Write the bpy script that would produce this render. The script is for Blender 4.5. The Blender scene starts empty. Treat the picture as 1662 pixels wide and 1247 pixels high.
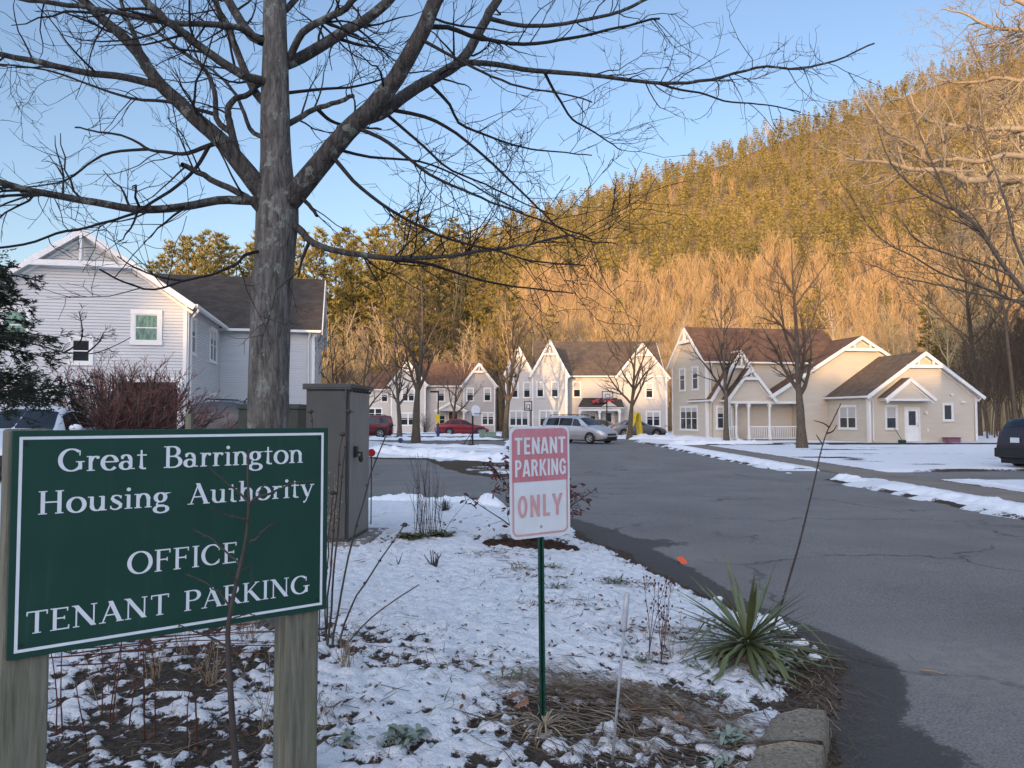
import bpy, math, random
import numpy as np
from mathutils import Vector, Matrix

random.seed(11)
SC = bpy.context.scene
COL = SC.collection
PI = math.pi
R = math.radians

# ------------------------------------------------------------------ camera model (photo 1662 x 1247)
F, CX, CY = 1250.0, 831.0, 623.5
PITCH = math.atan(52.5 / F)
CAMZ = 1.7

def ray(px, py):
    a = (px - CX) / F
    b = (CY - py) / F
    return (a, math.cos(PITCH) - b * math.sin(PITCH), math.sin(PITCH) + b * math.cos(PITCH))

def at(px, py, Y):
    d = ray(px, py)
    t = Y / d[1]
    return Vector((d[0] * t, Y, CAMZ + d[2] * t))

def gnd(px, py, z=0.0):
    d = ray(px, py)
    t = (z - CAMZ) / d[2]
    return Vector((d[0] * t, d[1] * t, z))

# ------------------------------------------------------------------ numpy noise
_rs = np.random.default_rng(3)
_perm = _rs.permutation(256)
_perm = np.concatenate([_perm, _perm, _perm])
_ga = _rs.uniform(0, 2 * PI, 256)
_gx, _gy = np.cos(_ga), np.sin(_ga)

def perlin(x, y):
    x = np.asarray(x, float); y = np.asarray(y, float)
    xi = np.floor(x).astype(int); yi = np.floor(y).astype(int)
    xf = x - xi; yf = y - yi
    u = xf * xf * xf * (xf * (xf * 6 - 15) + 10); v = yf * yf * yf * (yf * (yf * 6 - 15) + 10)
    def g(ix, iy, dx, dy):
        h = _perm[_perm[ix & 255] + (iy & 255)]
        return _gx[h] * dx + _gy[h] * dy
    n00 = g(xi, yi, xf, yf); n10 = g(xi + 1, yi, xf - 1, yf)
    n01 = g(xi, yi + 1, xf, yf - 1); n11 = g(xi + 1, yi + 1, xf - 1, yf - 1)
    return (n00 * (1 - u) + n10 * u) * (1 - v) + (n01 * (1 - u) + n11 * u) * v * 1.0

def fbm(x, y, oct=4, gain=0.5):
    s = 0; a = 1.0; t = 0
    for i in range(oct):
        s = s + a * perlin(x * 2 ** i + 17.3 * i, y * 2 ** i - 9.1 * i); t += a; a *= gain
    return s / t * 1.6

def sstep(a, b, x):
    t = np.clip((x - a) / (b - a), 0, 1)
    return t * t * (3 - 2 * t)

def seg_dist(x, y, poly, closed=True):
    d = np.full(np.shape(x), 1e9)
    n = len(poly)
    for i in range(n if closed else n - 1):
        ax, ay = poly[i]; bx, by = poly[(i + 1) % n]
        dx, dy = bx - ax, by - ay
        L = dx * dx + dy * dy + 1e-12
        t = np.clip(((x - ax) * dx + (y - ay) * dy) / L, 0, 1)
        d = np.minimum(d, np.hypot(x - ax - t * dx, y - ay - t * dy))
    return d

def inside(x, y, poly):
    c = np.zeros(np.shape(x), bool)
    n = len(poly)
    for i in range(n):
        ax, ay = poly[i]; bx, by = poly[(i + 1) % n]
        if ay == by: continue
        cond = ((ay > y) != (by > y)) & (x < (bx - ax) * (y - ay) / (by - ay) + ax)
        c ^= cond
    return c

def sdist(x, y, poly):          # negative inside
    d = seg_dist(x, y, poly)
    return np.where(inside(x, y, poly), -d, d)

def smooth_poly(poly, it=2):
    for _ in range(it):
        q = []
        for i in range(len(poly)):
            a = poly[i]; b = poly[(i + 1) % len(poly)]
            q.append((a[0] * .75 + b[0] * .25, a[1] * .75 + b[1] * .25))
            q.append((a[0] * .25 + b[0] * .75, a[1] * .25 + b[1] * .75))
        poly = q
    return poly

# ------------------------------------------------------------------ object helpers
def tag(o, label=None, cat=None, group=None, kind=None):
    if label: o['label'] = label
    if cat: o['category'] = cat
    if group: o['group'] = group
    if kind: o['kind'] = kind
    return o

def empty(name, loc=(0, 0, 0), rz=0.0):
    o = bpy.data.objects.new(name, None)
    o.empty_display_size = 0.2
    o.location = loc; o.rotation_euler = (0, 0, rz)
    COL.objects.link(o)
    return o

def thing(name, label, cat, loc=(0, 0, 0), rz=0.0, group=None):
    return tag(empty(name, loc, rz), label, cat, group)

def link_mesh(name, me, parent=None):
    o = bpy.data.objects.new(name, me)
    COL.objects.link(o)
    if parent is not None: o.parent = parent
    return o

def np_mesh(name, V, faces, mats, smooth=False, midx=None, attrs=None):
    """V (n,3) array; faces: list of arrays (m,k) of indices"""
    me = bpy.data.meshes.new(name)
    V = np.asarray(V, np.float32)
    faces = [np.asarray(f, np.int32) for f in faces if len(f)]
    me.vertices.add(len(V)); me.vertices.foreach_set('co', V.ravel())
    tot = sum(f.size for f in faces); nf = sum(len(f) for f in faces)
    me.loops.add(tot); me.polygons.add(nf)
    me.loops.foreach_set('vertex_index', np.concatenate([f.ravel() for f in faces]))
    sizes = np.concatenate([np.full(len(f), f.shape[1], np.int32) for f in faces])
    st = np.zeros(nf, np.int32); st[1:] = np.cumsum(sizes)[:-1]
    me.polygons.foreach_set('loop_start', st)
    try: me.polygons.foreach_set('loop_total', sizes)
    except Exception: pass
    for m in mats: me.materials.append(m)
    if midx is not None: me.polygons.foreach_set('material_index', np.asarray(midx, np.int32))
    me.polygons.foreach_set('use_smooth', np.full(nf, bool(smooth)))
    if attrs:
        for k, a in attrs.items():
            at_ = me.attributes.new(k, 'FLOAT', 'POINT')
            at_.data.foreach_set('value', np.asarray(a, np.float32).ravel())
    me.update(); me.validate()
    return me

class MB:
    def __init__(s, M=None): s.v = []; s.f = []; s.m = []; s.M = M
    def add(s, vs, fs, mi=0, M=None):
        n = len(s.v)
        M = M if M is not None else s.M
        for p in vs:
            p = Vector(p)
            if M is not None: p = M @ p
            s.v.append(p[:])
        for f in fs: s.f.append([n + i for i in f]); s.m.append(mi)
        return s
    def box(s, x0, x1, y0, y1, z0, z1, mi=0, M=None):
        vs = [(x0,y0,z0),(x1,y0,z0),(x1,y1,z0),(x0,y1,z0),(x0,y0,z1),(x1,y0,z1),(x1,y1,z1),(x0,y1,z1)]
        return s.add(vs, [(0,3,2,1),(4,5,6,7),(0,1,5,4),(1,2,6,5),(2,3,7,6),(3,0,4,7)], mi, M)
    def bar(s, a, b, w, h, mi=0, up=(0, 0, 1)):
        a = Vector(a); b = Vector(b); d = (b - a).normalized()
        u = Vector(up); sx = d.cross(u)
        if sx.length < 1e-4: sx = d.cross(Vector((0, 1, 0)))
        sx.normalize(); sz = sx.cross(d)
        vs = []
        for p in (a, b):
            for i, j in ((-1,-1),(1,-1),(1,1),(-1,1)):
                vs.append(p + sx * (i * w / 2) + sz * (j * h / 2))
        return s.add(vs, [(0,3,2,1),(4,5,6,7),(0,1,5,4),(1,2,6,5),(2,3,7,6),(3,0,4,7)], mi)
    def tube(s, pts, rad, n=8, mi=0, cap=True):
        pts = [Vector(p) for p in pts]
        if not hasattr(rad, '__len__'): rad = [rad] * len(pts)
        base = len(s.v); prev = None; vs = []
        for i, p in enumerate(pts):
            d = (pts[min(i + 1, len(pts) - 1)] - pts[max(i - 1, 0)]).normalized()
            if prev is None:
                r = Vector((1, 0, 0)) if abs(d.x) < .8 else Vector((0, 1, 0))
                sx = d.cross(r).normalized()
            else: sx = (prev - d * prev.dot(d)).normalized()
            prev = sx; sy = d.cross(sx)
            for k in range(n):
                a = 2 * PI * k / n
                vs.append(p + (sx * math.cos(a) + sy * math.sin(a)) * rad[i])
        fs = []
        for i in range(len(pts) - 1):
            for k in range(n):
                fs.append((i*n+k, i*n+(k+1)%n, (i+1)*n+(k+1)%n, (i+1)*n+k))
        if cap:
            fs.append(tuple(range(n))[::-1]); fs.append(tuple((len(pts)-1)*n + k for k in range(n)))
        return s.add(vs, fs, mi)
    def prism(s, poly, z0, z1, mi=0, M=None, mi_top=None):
        n = len(poly)
        vs = [(p[0], p[1], z0) for p in poly] + [(p[0], p[1], z1) for p in poly]
        s.add(vs, [tuple(range(n))[::-1]] + [(i, (i+1)%n, n+(i+1)%n, n+i) for i in range(n)], mi, M)
        b = len(s.v) - 2 * n
        s.f.append([b + n + i for i in range(n)]); s.m.append(mi if mi_top is None else mi_top)
        return s
    def ell(s, c, r, nu=12, nv=8, mi=0, M=None):
        vs = []; fs = []
        for j in range(nv + 1):
            t = PI * j / nv
            for i in range(nu):
                a = 2 * PI * i / nu
                vs.append((c[0] + r[0]*math.sin(t)*math.cos(a), c[1] + r[1]*math.sin(t)*math.sin(a), c[2] + r[2]*math.cos(t)))
        for j in range(nv):
            for i in range(nu):
                fs.append((j*nu+i, (j+1)*nu+i, (j+1)*nu+(i+1)%nu, j*nu+(i+1)%nu))
        return s.add(vs, fs, mi, M)
    def build(s, name, mats, parent=None, smooth=False, bevel=0.0, loc=None, seg=2):
        me = bpy.data.meshes.new(name)
        me.from_pydata(s.v, [], s.f)
        if not isinstance(mats, (list, tuple)): mats = [mats]
        for m in mats: me.materials.append(m)
        if len(mats) > 1:
            me.polygons.foreach_set('material_index', s.m)
        if smooth: me.polygons.foreach_set('use_smooth', [True] * len(me.polygons))
        me.update()
        o = link_mesh(name, me, parent)
        if loc is not None: o.location = loc
        if bevel:
            b = o.modifiers.new('bevel', 'BEVEL'); b.width = bevel; b.segments = seg; b.limit_method = 'ANGLE'
        return o

# ------------------------------------------------------------------ tubes for branches, vectorised
def tubes_arrays(polys):
    """polys: list of (pts(n,3), rad(n,), sides) -> V, F4"""
    groups = {}
    for p, r, k in polys: groups.setdefault((len(p), k), []).append((p, r))
    Vs = []; Fs = []; off = 0
    for (n, k), L in groups.items():
        P = np.array([a for a, _ in L], float); Rr = np.array([b for _, b in L], float)
        T = np.empty_like(P); T[:, 1:-1] = P[:, 2:] - P[:, :-2]; T[:, 0] = P[:, 1] - P[:, 0]; T[:, -1] = P[:, -1] - P[:, -2]
        T /= np.linalg.norm(T, axis=2, keepdims=True) + 1e-9
        mean = P[:, -1] - P[:, 0]
        ax = np.argmin(np.abs(mean), axis=1)
        ref = np.zeros((len(L), 3)); ref[np.arange(len(L)), ax] = 1
        A = np.cross(T, ref[:, None, :]); A /= np.linalg.norm(A, axis=2, keepdims=True) + 1e-9
        B = np.cross(T, A)
        ang = 2 * PI * np.arange(k) / k
        ring = P[:, :, None, :] + Rr[:, :, None, None] * (A[:, :, None, :] * np.cos(ang)[None, None, :, None] + B[:, :, None, :] * np.sin(ang)[None, None, :, None])
        V = ring.reshape(-1, 3)
        idx = off + np.arange(len(L) * n * k).reshape(len(L), n, k)
        a = idx[:, :-1, :]; b = np.roll(idx, -1, axis=2)[:, :-1, :]; c = np.roll(idx, -1, axis=2)[:, 1:, :]; d = idx[:, 1:, :]
        Fs.append(np.stack([a, b, c, d], axis=-1).reshape(-1, 4)); Vs.append(V); off += len(V)
    return np.concatenate(Vs), np.concatenate(Fs)

def tubes_mesh(name, polys, mat):
    V, Fq = tubes_arrays(polys)
    return np_mesh(name, V, [Fq], [mat], smooth=True)

def unit(v):
    return v / (np.linalg.norm(v) + 1e-9)

def grow(rs, start, d, L, n, wander, trop):
    pts = [np.array(start, float)]; d = unit(np.array(d, float)); h = L / (n - 1)
    for i in range(n - 1):
        d = unit(d + rs.normal(0, wander, 3) + np.array([0, 0, trop]))
        pts.append(pts[-1] + d * h)
    return np.array(pts)

def turn(rs, d, ang):
    r = rs.normal(0, 1, 3); r = unit(r - d * np.dot(r, d))
    return unit(d * math.cos(ang) + r * math.sin(ang))

def interp_poly(P, Rr, t):
    f = t * (len(P) - 1); i = min(int(f), len(P) - 2); w = f - i
    return P[i] * (1 - w) + P[i + 1] * w, Rr[i] * (1 - w) + Rr[i + 1] * w, unit(P[i + 1] - P[i])

def sprout(out, rs, P, Rr, level, prm):
    """grow children of branch (P,Rr); prm list per level of dicts"""
    if level >= len(prm): return
    q = prm[level]
    L0 = np.sum(np.linalg.norm(np.diff(P, axis=0), axis=1))
    k = q['k'] if isinstance(q['k'], int) else max(1, int(rs.poisson(q['k'] * (L0 if q.get('perlen') else 1))))
    for j in range(k):
        t = rs.uniform(q.get('t0', .2), 1.0)
        p, r, d = interp_poly(P, Rr, t)
        L = q['len'] * rs.uniform(.55, 1.25)
        if q.get('rel', True): L *= L0 * (1 - .45 * t)
        r = min(r * q.get('rr', .6), q.get('rmax', 1e9)); r = max(r, q['rmin'])
        n = q.get('n', 5)
        nd = turn(rs, d, R(rs.normal(q['ang'], 9)))
        nd = unit(nd + np.array([0, 0, q.get('up', 0)]))
        Q = grow(rs, p, nd, L, n, q.get('w', .12), q.get('trop', 0))
        rad = np.linspace(r, max(q['rmin'] * .55, r * .3), n)
        out.append((Q, rad, 6 if r > .05 else (4 if r > .015 else 3)))
        sprout(out, rs, Q, rad, level + 1, prm)
# ------------------------------------------------------------------ materials
class NT:
    def __init__(s, name):
        s.m = bpy.data.materials.new(name); s.m.use_nodes = True
        s.t = s.m.node_tree; s.n = s.t.nodes; s.l = s.t.links
        s.b = s.n['Principled BSDF']
    def node(s, typ, ins=None, **kw):
        n = s.n.new(typ)
        for k, v in kw.items(): setattr(n, k, v)
        for k, v in (ins or {}).items(): s.put(n.inputs[k], v)
        return n
    def put(s, sock, v):
        if isinstance(v, bpy.types.NodeSocket): s.l.new(v, sock)
        else:
            if hasattr(v, '__len__') and len(v) == 3 and sock.type == 'RGBA': v = (*v, 1)
            sock.default_value = v
    def co(s, kind='Object', scale=(1, 1, 1)):
        t = s.node('ShaderNodeTexCoord')
        mp = s.node('ShaderNodeMapping', {'Vector': t.outputs[kind], 'Scale': scale})
        return mp.outputs[0]
    def noise(s, vec, scale=5, detail=4, rough=.55, out='Fac'):
        return s.node('ShaderNodeTexNoise', {'Vector': vec, 'Scale': scale, 'Detail': detail, 'Roughness': rough}).outputs[out]
    def ramp(s, fac, stops, interp='LINEAR'):
        n = s.node('ShaderNodeValToRGB', {'Fac': fac})
        cr = n.color_ramp; cr.interpolation = interp
        while len(cr.elements) < len(stops): cr.elements.new(.5)
        for e, (p, c) in zip(cr.elements, stops):
            e.position = p; e.color = (c, c, c, 1) if not hasattr(c, '__len__') else (*c[:3], 1)
        return n.outputs['Color']
    def mix(s, fac, a, b, mode='MIX'):
        n = s.node('ShaderNodeMix', data_type='RGBA', blend_type=mode)
        s.put(n.inputs[0], fac); s.put(n.inputs[6], a); s.put(n.inputs[7], b)
        return n.outputs[2]
    def math(s, op, a, b=0.0):
        n = s.node('ShaderNodeMath', operation=op); s.put(n.inputs[0], a); s.put(n.inputs[1], b)
        return n.outputs[0]
    def bump(s, h, strength=.4, dist=.02):
        n = s.node('ShaderNodeBump', {'Height': h, 'Strength': strength, 'Distance': dist})
        s.l.new(n.outputs[0], s.b.inputs['Normal'])
    def set(s, col=None, rough=None, metal=None, spec=None, **kw):
        if col is not None: s.put(s.b.inputs['Base Color'], col)
        if rough is not None: s.put(s.b.inputs['Roughness'], rough)
        if metal is not None: s.put(s.b.inputs['Metallic'], metal)
        if spec is not None: s.put(s.b.inputs['Specular IOR Level'], spec)
        for k, v in kw.items(): s.put(s.b.inputs[k], v)
        return s

def simple(name, c, rough=.6, metal=0.0, var=.15, scale=8, bump=0.0, bd=.01, spec=.4, scl=(1,1,1), coat=0.0):
    t = NT(name); v = t.co('Object', scl)
    n = t.noise(v, scale, 5)
    c0 = tuple(max(0, x * (1 - var)) for x in c); c1 = tuple(min(1, x * (1 + var)) for x in c)
    t.set(t.ramp(n, [(.3, c0), (.7, c1)]), rough, metal, spec)
    if bump: t.bump(t.noise(v, scale * 3, 5), bump, bd)
    if coat: t.set(**{'Coat Weight': coat})
    return t.m

M = {}
M['white_paint'] = simple('white_paint', (.78, .78, .76), .5, var=.05, scale=3)
M['trim_white'] = simple('trim_white', (.72, .71, .68), .55, var=.05, scale=2)
def siding(name, c):
    t = NT(name); v = t.co()
    n = t.noise(t.co('Object', (.5, .5, 3)), 1.2, 5); m = t.noise(v, 22, 3)
    t.set(t.mix(t.math('MULTIPLY', m, .18), t.ramp(n, [(.3, tuple(x * .9 for x in c)), (.7, c)]), tuple(x * .75 for x in c)), .55, spec=.25)
    return t.m
M['siding_white'] = siding('siding_white', (.60, .60, .59))
M['siding_tan'] = siding('siding_tan', (.62, .555, .455))
M['siding_cream'] = siding('siding_cream', (.57, .535, .49))
M['siding_grey'] = siding('siding_grey', (.46, .43, .41))
def shingle(name, a, b):
    t = NT(name); v = t.co()
    n = t.noise(v, 1.3, 5, .65); g = t.noise(v, 14, 3)
    w = t.node('ShaderNodeTexVoronoi', {'Vector': t.co('Object', (3.2, 3.2, 7)), 'Scale': 1.0}).outputs['Color']
    sep = t.node('ShaderNodeSeparateColor', {'Color': w}).outputs[0]
    c = t.mix(sep, a, b)
    c = t.mix(t.ramp(n, [(.35, 0.0), (.7, .5)]), c, tuple(x * .55 for x in a))
    t.set(t.mix(t.math('MULTIPLY', g, .3), c, tuple(x * .6 for x in a)), .9, spec=.15)
    t.bump(g, .5, .02)
    return t.m
M['shingle_dark'] = shingle('shingle_dark', (.062, .053, .046), (.095, .08, .068))
M['shingle_brown'] = shingle('shingle_brown', (.125, .092, .068), (.18, .132, .098))
M['shingle_red'] = shingle('shingle_red', (.135, .08, .056), (.20, .118, .08))
def glass(name, c=(.02, .024, .028), rough=.06):
    t = NT(name); v = t.co()
    n = t.noise(v, 1.7, 3)
    t.set(t.ramp(n, [(.35, c), (.7, tuple(x * 1.6 for x in c))]), rough, spec=.6)
    t.bump(t.noise(v, .8, 1), .08, .05)
    return t.m
M['glass'] = glass('window_glass')
M['car_glass'] = glass('car_glass', (.008, .009, .011), .08)
M['curtain'] = simple('curtain', (.38, .42, .40), .9, var=.3, scale=6, scl=(6, 6, .6))
M['curtain_green'] = simple('curtain_green', (.16, .25, .19), .9, var=.5, scale=3, scl=(5, 5, 1.5))
M['blind'] = simple('blind', (.45, .44, .42), .8, var=.1, scale=30, scl=(.1, .1, 3))
M['dark_wood'] = simple('dark_wood', (.055, .025, .018), .7, var=.35, scale=4, scl=(4, 4, .5))
M['door_brown'] = simple('door_brown', (.10, .03, .022), .5, var=.2)
M['red_wreath'] = simple('red_wreath', (.22, .03, .02), .8, var=.5, scale=20)

def bark(name, a, b, lichen=None, scale=1.0, bump=.8):
    t = NT(name); v = t.co('Object', (11 * scale, 11 * scale, 2.2 * scale))
    n = t.noise(v, 2.2, 8, .65)
    c = t.ramp(n, [(.32, a), (.62, b)])
    fine = t.noise(t.co(), 40 * scale, 4)
    c = t.mix(t.math('MULTIPLY', fine, .35), c, tuple(x * .55 for x in a))
    if lichen:
        dv = t.node('ShaderNodeVectorMath', operation='ADD'); t.put(dv.inputs[0], t.co('Object', (26, 26, 5))); nz = t.noise(t.co(), 6, 3, .6, 'Color'); t.l.new(nz, dv.inputs[1])
        vo = t.node('ShaderNodeTexVoronoi', {'Vector': dv.outputs[0], 'Scale': 1.0}, feature='DISTANCE_TO_EDGE').outputs['Distance']
        fis = t.ramp(vo, [(.0, .34), (.12, 0.0)]); c = t.mix(fis, c, tuple(x * .35 for x in a))
        n = t.math('SUBTRACT', n, t.math('MULTIPLY', fis, .7))
        l1 = t.noise(t.co('Object', (1, 1, .8)), 9.5, 3, .55); l2 = t.noise(t.co(), 40, 5, .75)
        m = t.ramp(t.math('ADD', l1, t.math('MULTIPLY', t.math('SUBTRACT', l2, .5), .5)), [(.60, 0.0), (.66, .9)])
        c = t.mix(m, c, t.ramp(l2, [(.3, tuple(x * .6 for x in lichen)), (.7, lichen)]))
    t.set(c, .92, spec=.15)
    t.bump(t.math('ADD', n, t.math('MULTIPLY', fine, .3)), bump, .02)
    return t.m
M['bark_maple'] = bark('bark_maple', (.065, .06, .054), (.215, .20, .18), (.26, .28, .24))
M['bark_limb'] = bark('bark_limb', (.032, .029, .027), (.115, .105, .095), (.21, .225, .19))
M['twig_dark'] = bark('twig_dark', (.018, .016, .015), (.045, .04, .037), None, 3, .3)
M['bark_street'] = bark('bark_street', (.07, .058, .045), (.17, .14, .105), None, 1, .6)
M['twig_street'] = bark('twig_street', (.075, .055, .04), (.15, .115, .085), None, 1, .1)
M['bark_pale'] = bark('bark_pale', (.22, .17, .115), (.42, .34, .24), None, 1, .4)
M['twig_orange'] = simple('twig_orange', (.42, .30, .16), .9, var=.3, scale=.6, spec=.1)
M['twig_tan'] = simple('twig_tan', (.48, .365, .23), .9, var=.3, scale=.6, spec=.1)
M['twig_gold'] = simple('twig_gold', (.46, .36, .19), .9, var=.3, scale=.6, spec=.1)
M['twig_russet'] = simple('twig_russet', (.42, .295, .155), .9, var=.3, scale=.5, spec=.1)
M['twig_red'] = simple('twig_red', (.17, .088, .078), .8, var=.35, scale=4, spec=.2)
M['twig_brown'] = simple('twig_brown', (.06, .050, .044), .85, var=.35, scale=6, spec=.2)
M['stem_red'] = simple('stem_red', (.10, .04, .03), .8, var=.3, scale=12, spec=.2)
M['straw'] = simple('straw', (.30, .235, .16), .85, var=.35, scale=7, spec=.2)
M['straw_dark'] = simple('straw_dark', (.14, .105, .075), .9, var=.45, scale=9, spec=.15)
def needles(name, a, b, sc=.45, dk=.5):
    t = NT(name); v = t.co('Object'); n = t.noise(v, sc, 4, .6)
    g = t.node('ShaderNodeNewGeometry').outputs['Random Per Island']
    c = t.mix(t.math('MULTIPLY', g, dk), t.ramp(n, [(.3, a), (.7, b)]), tuple(x * .45 for x in a))
    t.set(c, .75, spec=.2)
    return t.m
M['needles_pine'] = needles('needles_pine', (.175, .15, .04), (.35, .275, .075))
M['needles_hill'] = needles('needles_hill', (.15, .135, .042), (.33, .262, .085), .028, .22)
M['needles_hemlock'] = needles('needles_hemlock', (.018, .028, .02), (.05, .065, .04), 3)
M['yucca_leaf'] = simple('yucca_leaf', (.12, .14, .06), .45, var=.4, scale=3, spec=.4)
M['leaf_red'] = simple('leaf_red', (.075, .022, .02), .6, var=.5, scale=6)
M['leaf_bronze'] = simple('leaf_bronze', (.10, .065, .052), .6, var=.6, scale=5)
M['leaf_grey'] = simple('leaf_grey', (.19, .23, .18), .85, var=.25, scale=14)
M['leaf_green'] = simple('leaf_green', (.10, .105, .04), .7, var=.4, scale=12)
def deadleaf():
    t = NT('dead_leaf'); g = t.node('ShaderNodeNewGeometry').outputs['Random Per Island']
    n = t.noise(t.co(), 60, 4)
    c = t.ramp(g, [(0, (.05, .032, .022)), (.35, (.12, .068, .042)), (.65, (.17, .085, .05)), (.85, (.10, .045, .03)), (1, (.23, .16, .10))])
    t.set(t.mix(t.math('MULTIPLY', n, .5), c, (.03, .02, .015)), .8, spec=.25)
    return t.m
M['dead_leaf'] = deadleaf()
M['oak_leaf'] = simple('oak_leaf', (.19, .10, .058), .7, var=.3, scale=30, bump=.3)

def sign_green():
    t = NT('sign_green'); v = t.co()
    n = t.noise(v, 5, 5); f = t.noise(v, 180, 2)
    st = t.noise(t.co('Object', (14, 14, 1.1)), 2.0, 6, .7)
    gc = t.mix(t.ramp(st, [(.56, 0.0), (.8, .16)]), t.ramp(n, [(.3, (.0045, .040, .027)), (.7, (.006, .048, .032))]), (.10, .13, .115))
    t.set(gc, t.ramp(n, [(.3, .42), (.7, .55)]), spec=.35)
    t.bump(f, .06, .001)
    return t.m
M['sign_green'] = sign_green()
M['sign_white'] = simple('sign_white', (.66, .70, .73), .5, var=.04, scale=20)
M['sign_edge'] = simple('sign_edge', (.02, .06, .045), .6, var=.2)
def faded_red():
    t = NT('faded_red'); v = t.co('Object', (1, 1, .35)); n = t.noise(v, 14, 5, .65)
    t.set(t.ramp(n, [(.25, (.44, .13, .165)), (.6, (.52, .215, .25)), (.85, (.58, .33, .36))]), .5, spec=.3)
    return t.m
M['faded_red'] = faded_red()
M['faded_pink'] = simple('faded_pink', (.55, .31, .32), .5, var=.1, scale=20)
M['plate_white'] = simple('plate_white', (.62, .67, .70), .42, var=.06, scale=9)
M['steel'] = simple('steel', (.35, .35, .34), .4, .8)
M['bolt_dark'] = simple('bolt_dark', (.03, .03, .03), .5, .5)
M['post_green'] = simple('post_green', (.010, .055, .038), .45, var=.3, scale=30, bump=.1)
def wood():
    t = NT('weathered_wood'); v = t.co('Object', (14, 14, .9))
    n = t.noise(v, 3.2, 8, .7); big = t.noise(t.co(), 3, 2)
    w = t.node('ShaderNodeTexWave', {'Vector': t.co('Object', (1, 1, .12)), 'Scale': 9.0, 'Distortion': 9.0, 'Detail': 4.0, 'Detail Scale': 1.5}, wave_type='BANDS', bands_direction='DIAGONAL').outputs['Fac']
    c = t.ramp(n, [(.28, (.055, .05, .037)), (.5, (.17, .165, .125)), (.75, (.26, .25, .195))])
    c = t.mix(t.math('MULTIPLY', w, .35), c, (.10, .10, .07))
    c = t.mix(t.ramp(big, [(.45, 0.0), (.7, .5)]), c, (.11, .125, .085))
    t.set(c, .9, spec=.15); t.bump(t.math('ADD', n, t.math('MULTIPLY', w, .4)), .7, .006)
    return t.m
M['wood'] = wood()
def cabinet():
    t = NT('cabinet_paint'); v = t.co()
    n = t.noise(v, 2.2, 6, .6); s = t.noise(t.co('Object', (30, 30, .8)), 1.5, 4); f = t.noise(v, 70, 3)
    c = t.ramp(n, [(.3, (.062, .066, .062)), (.7, (.086, .089, .083))])
    c = t.mix(t.ramp(s, [(.55, 0.0), (.75, .35)]), c, (.13, .125, .10))
    t.set(c, .6, spec=.3); t.bump(f, .08, .002)
    return t.m
M['cabinet'] = cabinet()
M['cabinet_side'] = simple('cabinet_side', (.20, .19, .175), .55, var=.12, scale=4, scl=(2, 2, .4), bump=.05)
M['concrete'] = simple('concrete', (.24, .215, .19), .9, var=.22, scale=5, bump=.4, bd=.004, spec=.15)
M['dark_green_metal'] = simple('dark_green_metal', (.045, .055, .042), .6, var=.2)
def granite():
    t = NT('curb_stone'); v = t.co()
    n = t.noise(v, 55, 5, .7); b = t.noise(v, 6, 4)
    c = t.ramp(n, [(.3, (.045, .04, .032)), (.48, (.19, .165, .125)), (.75, (.34, .30, .235))])
    t.set(t.mix(t.ramp(b, [(.45, 0.0), (.7, .6)]), c, (.17, .14, .10)), .9, spec=.15); t.bump(n, .6, .008)
    return t.m
M['granite'] = granite()
def asphalt():
    t = NT('asphalt'); v = t.co()
    f = t.noise(v, 62, 5, .8); n = t.noise(v, .55, 5, .6); m = t.noise(v, 4, 5, .65)
    c = t.ramp(n, [(.3, (.165, .157, .146)), (.7, (.24, .228, .212))])
    c = t.mix(t.ramp(m, [(.5, 0.0), (.8, .45)]), c, (.21, .205, .195))
    c = t.mix(t.ramp(f, [(.36, .8), (.52, 0.0)]), c, (.03, .03, .03))
    c = t.mix(t.ramp(f, [(.56, 0.0), (.68, .75)]), c, (.34, .335, .32))
    # cracks
    dv = t.node('ShaderNodeVectorMath', operation='ADD'); t.put(dv.inputs[0], v)
    nz = t.noise(v, 1.4, 4, .6, 'Color'); sc_ = t.node('ShaderNodeVectorMath', operation='SCALE'); t.put(sc_.inputs[0], nz); sc_.inputs[3].default_value = .9
    t.l.new(sc_.outputs[0], dv.inputs[1])
    vo = t.node('ShaderNodeTexVoronoi', {'Vector': dv.outputs[0], 'Scale': .28}, feature='DISTANCE_TO_EDGE').outputs['Distance']
    msk = t.ramp(t.noise(v, .5, 2), [(.42, 0.0), (.56, 1.0)])
    ck = t.math('MULTIPLY', t.ramp(vo, [(.004, 1.0), (.011, 0.0)]), msk)
    # wet / tarry patch map from vertex attribute
    wet = t.node('ShaderNodeAttribute', attribute_name='wet').outputs['Fac']
    dust = t.node('ShaderNodeAttribute', attribute_name='dust').outputs['Fac']
    c = t.mix(t.math('MULTIPLY', ck, .6), c, (.03, .03, .03))
    wn = t.ramp(t.math('ADD', wet, t.math('MULTIPLY', t.math('SUBTRACT', t.noise(v, 5, 8, .75), .5), 1.15)), [(.44, 0.0), (.52, 1.0)])
    c = t.mix(t.math('MULTIPLY', wn, .8), c, (.045, .042, .040))
    dn = t.math('MULTIPLY', dust, t.ramp(t.noise(v, 9, 5, .7), [(.35, .15), (.65, .9)]))
    c = t.mix(dn, c, (.30, .27, .24))
    t.set(c, .82, spec=.3); t.bump(t.math('SUBTRACT', f, t.math('MULTIPLY', ck, 1.0)), .8, .012)
    return t.m
M['asphalt'] = asphalt()
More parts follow.
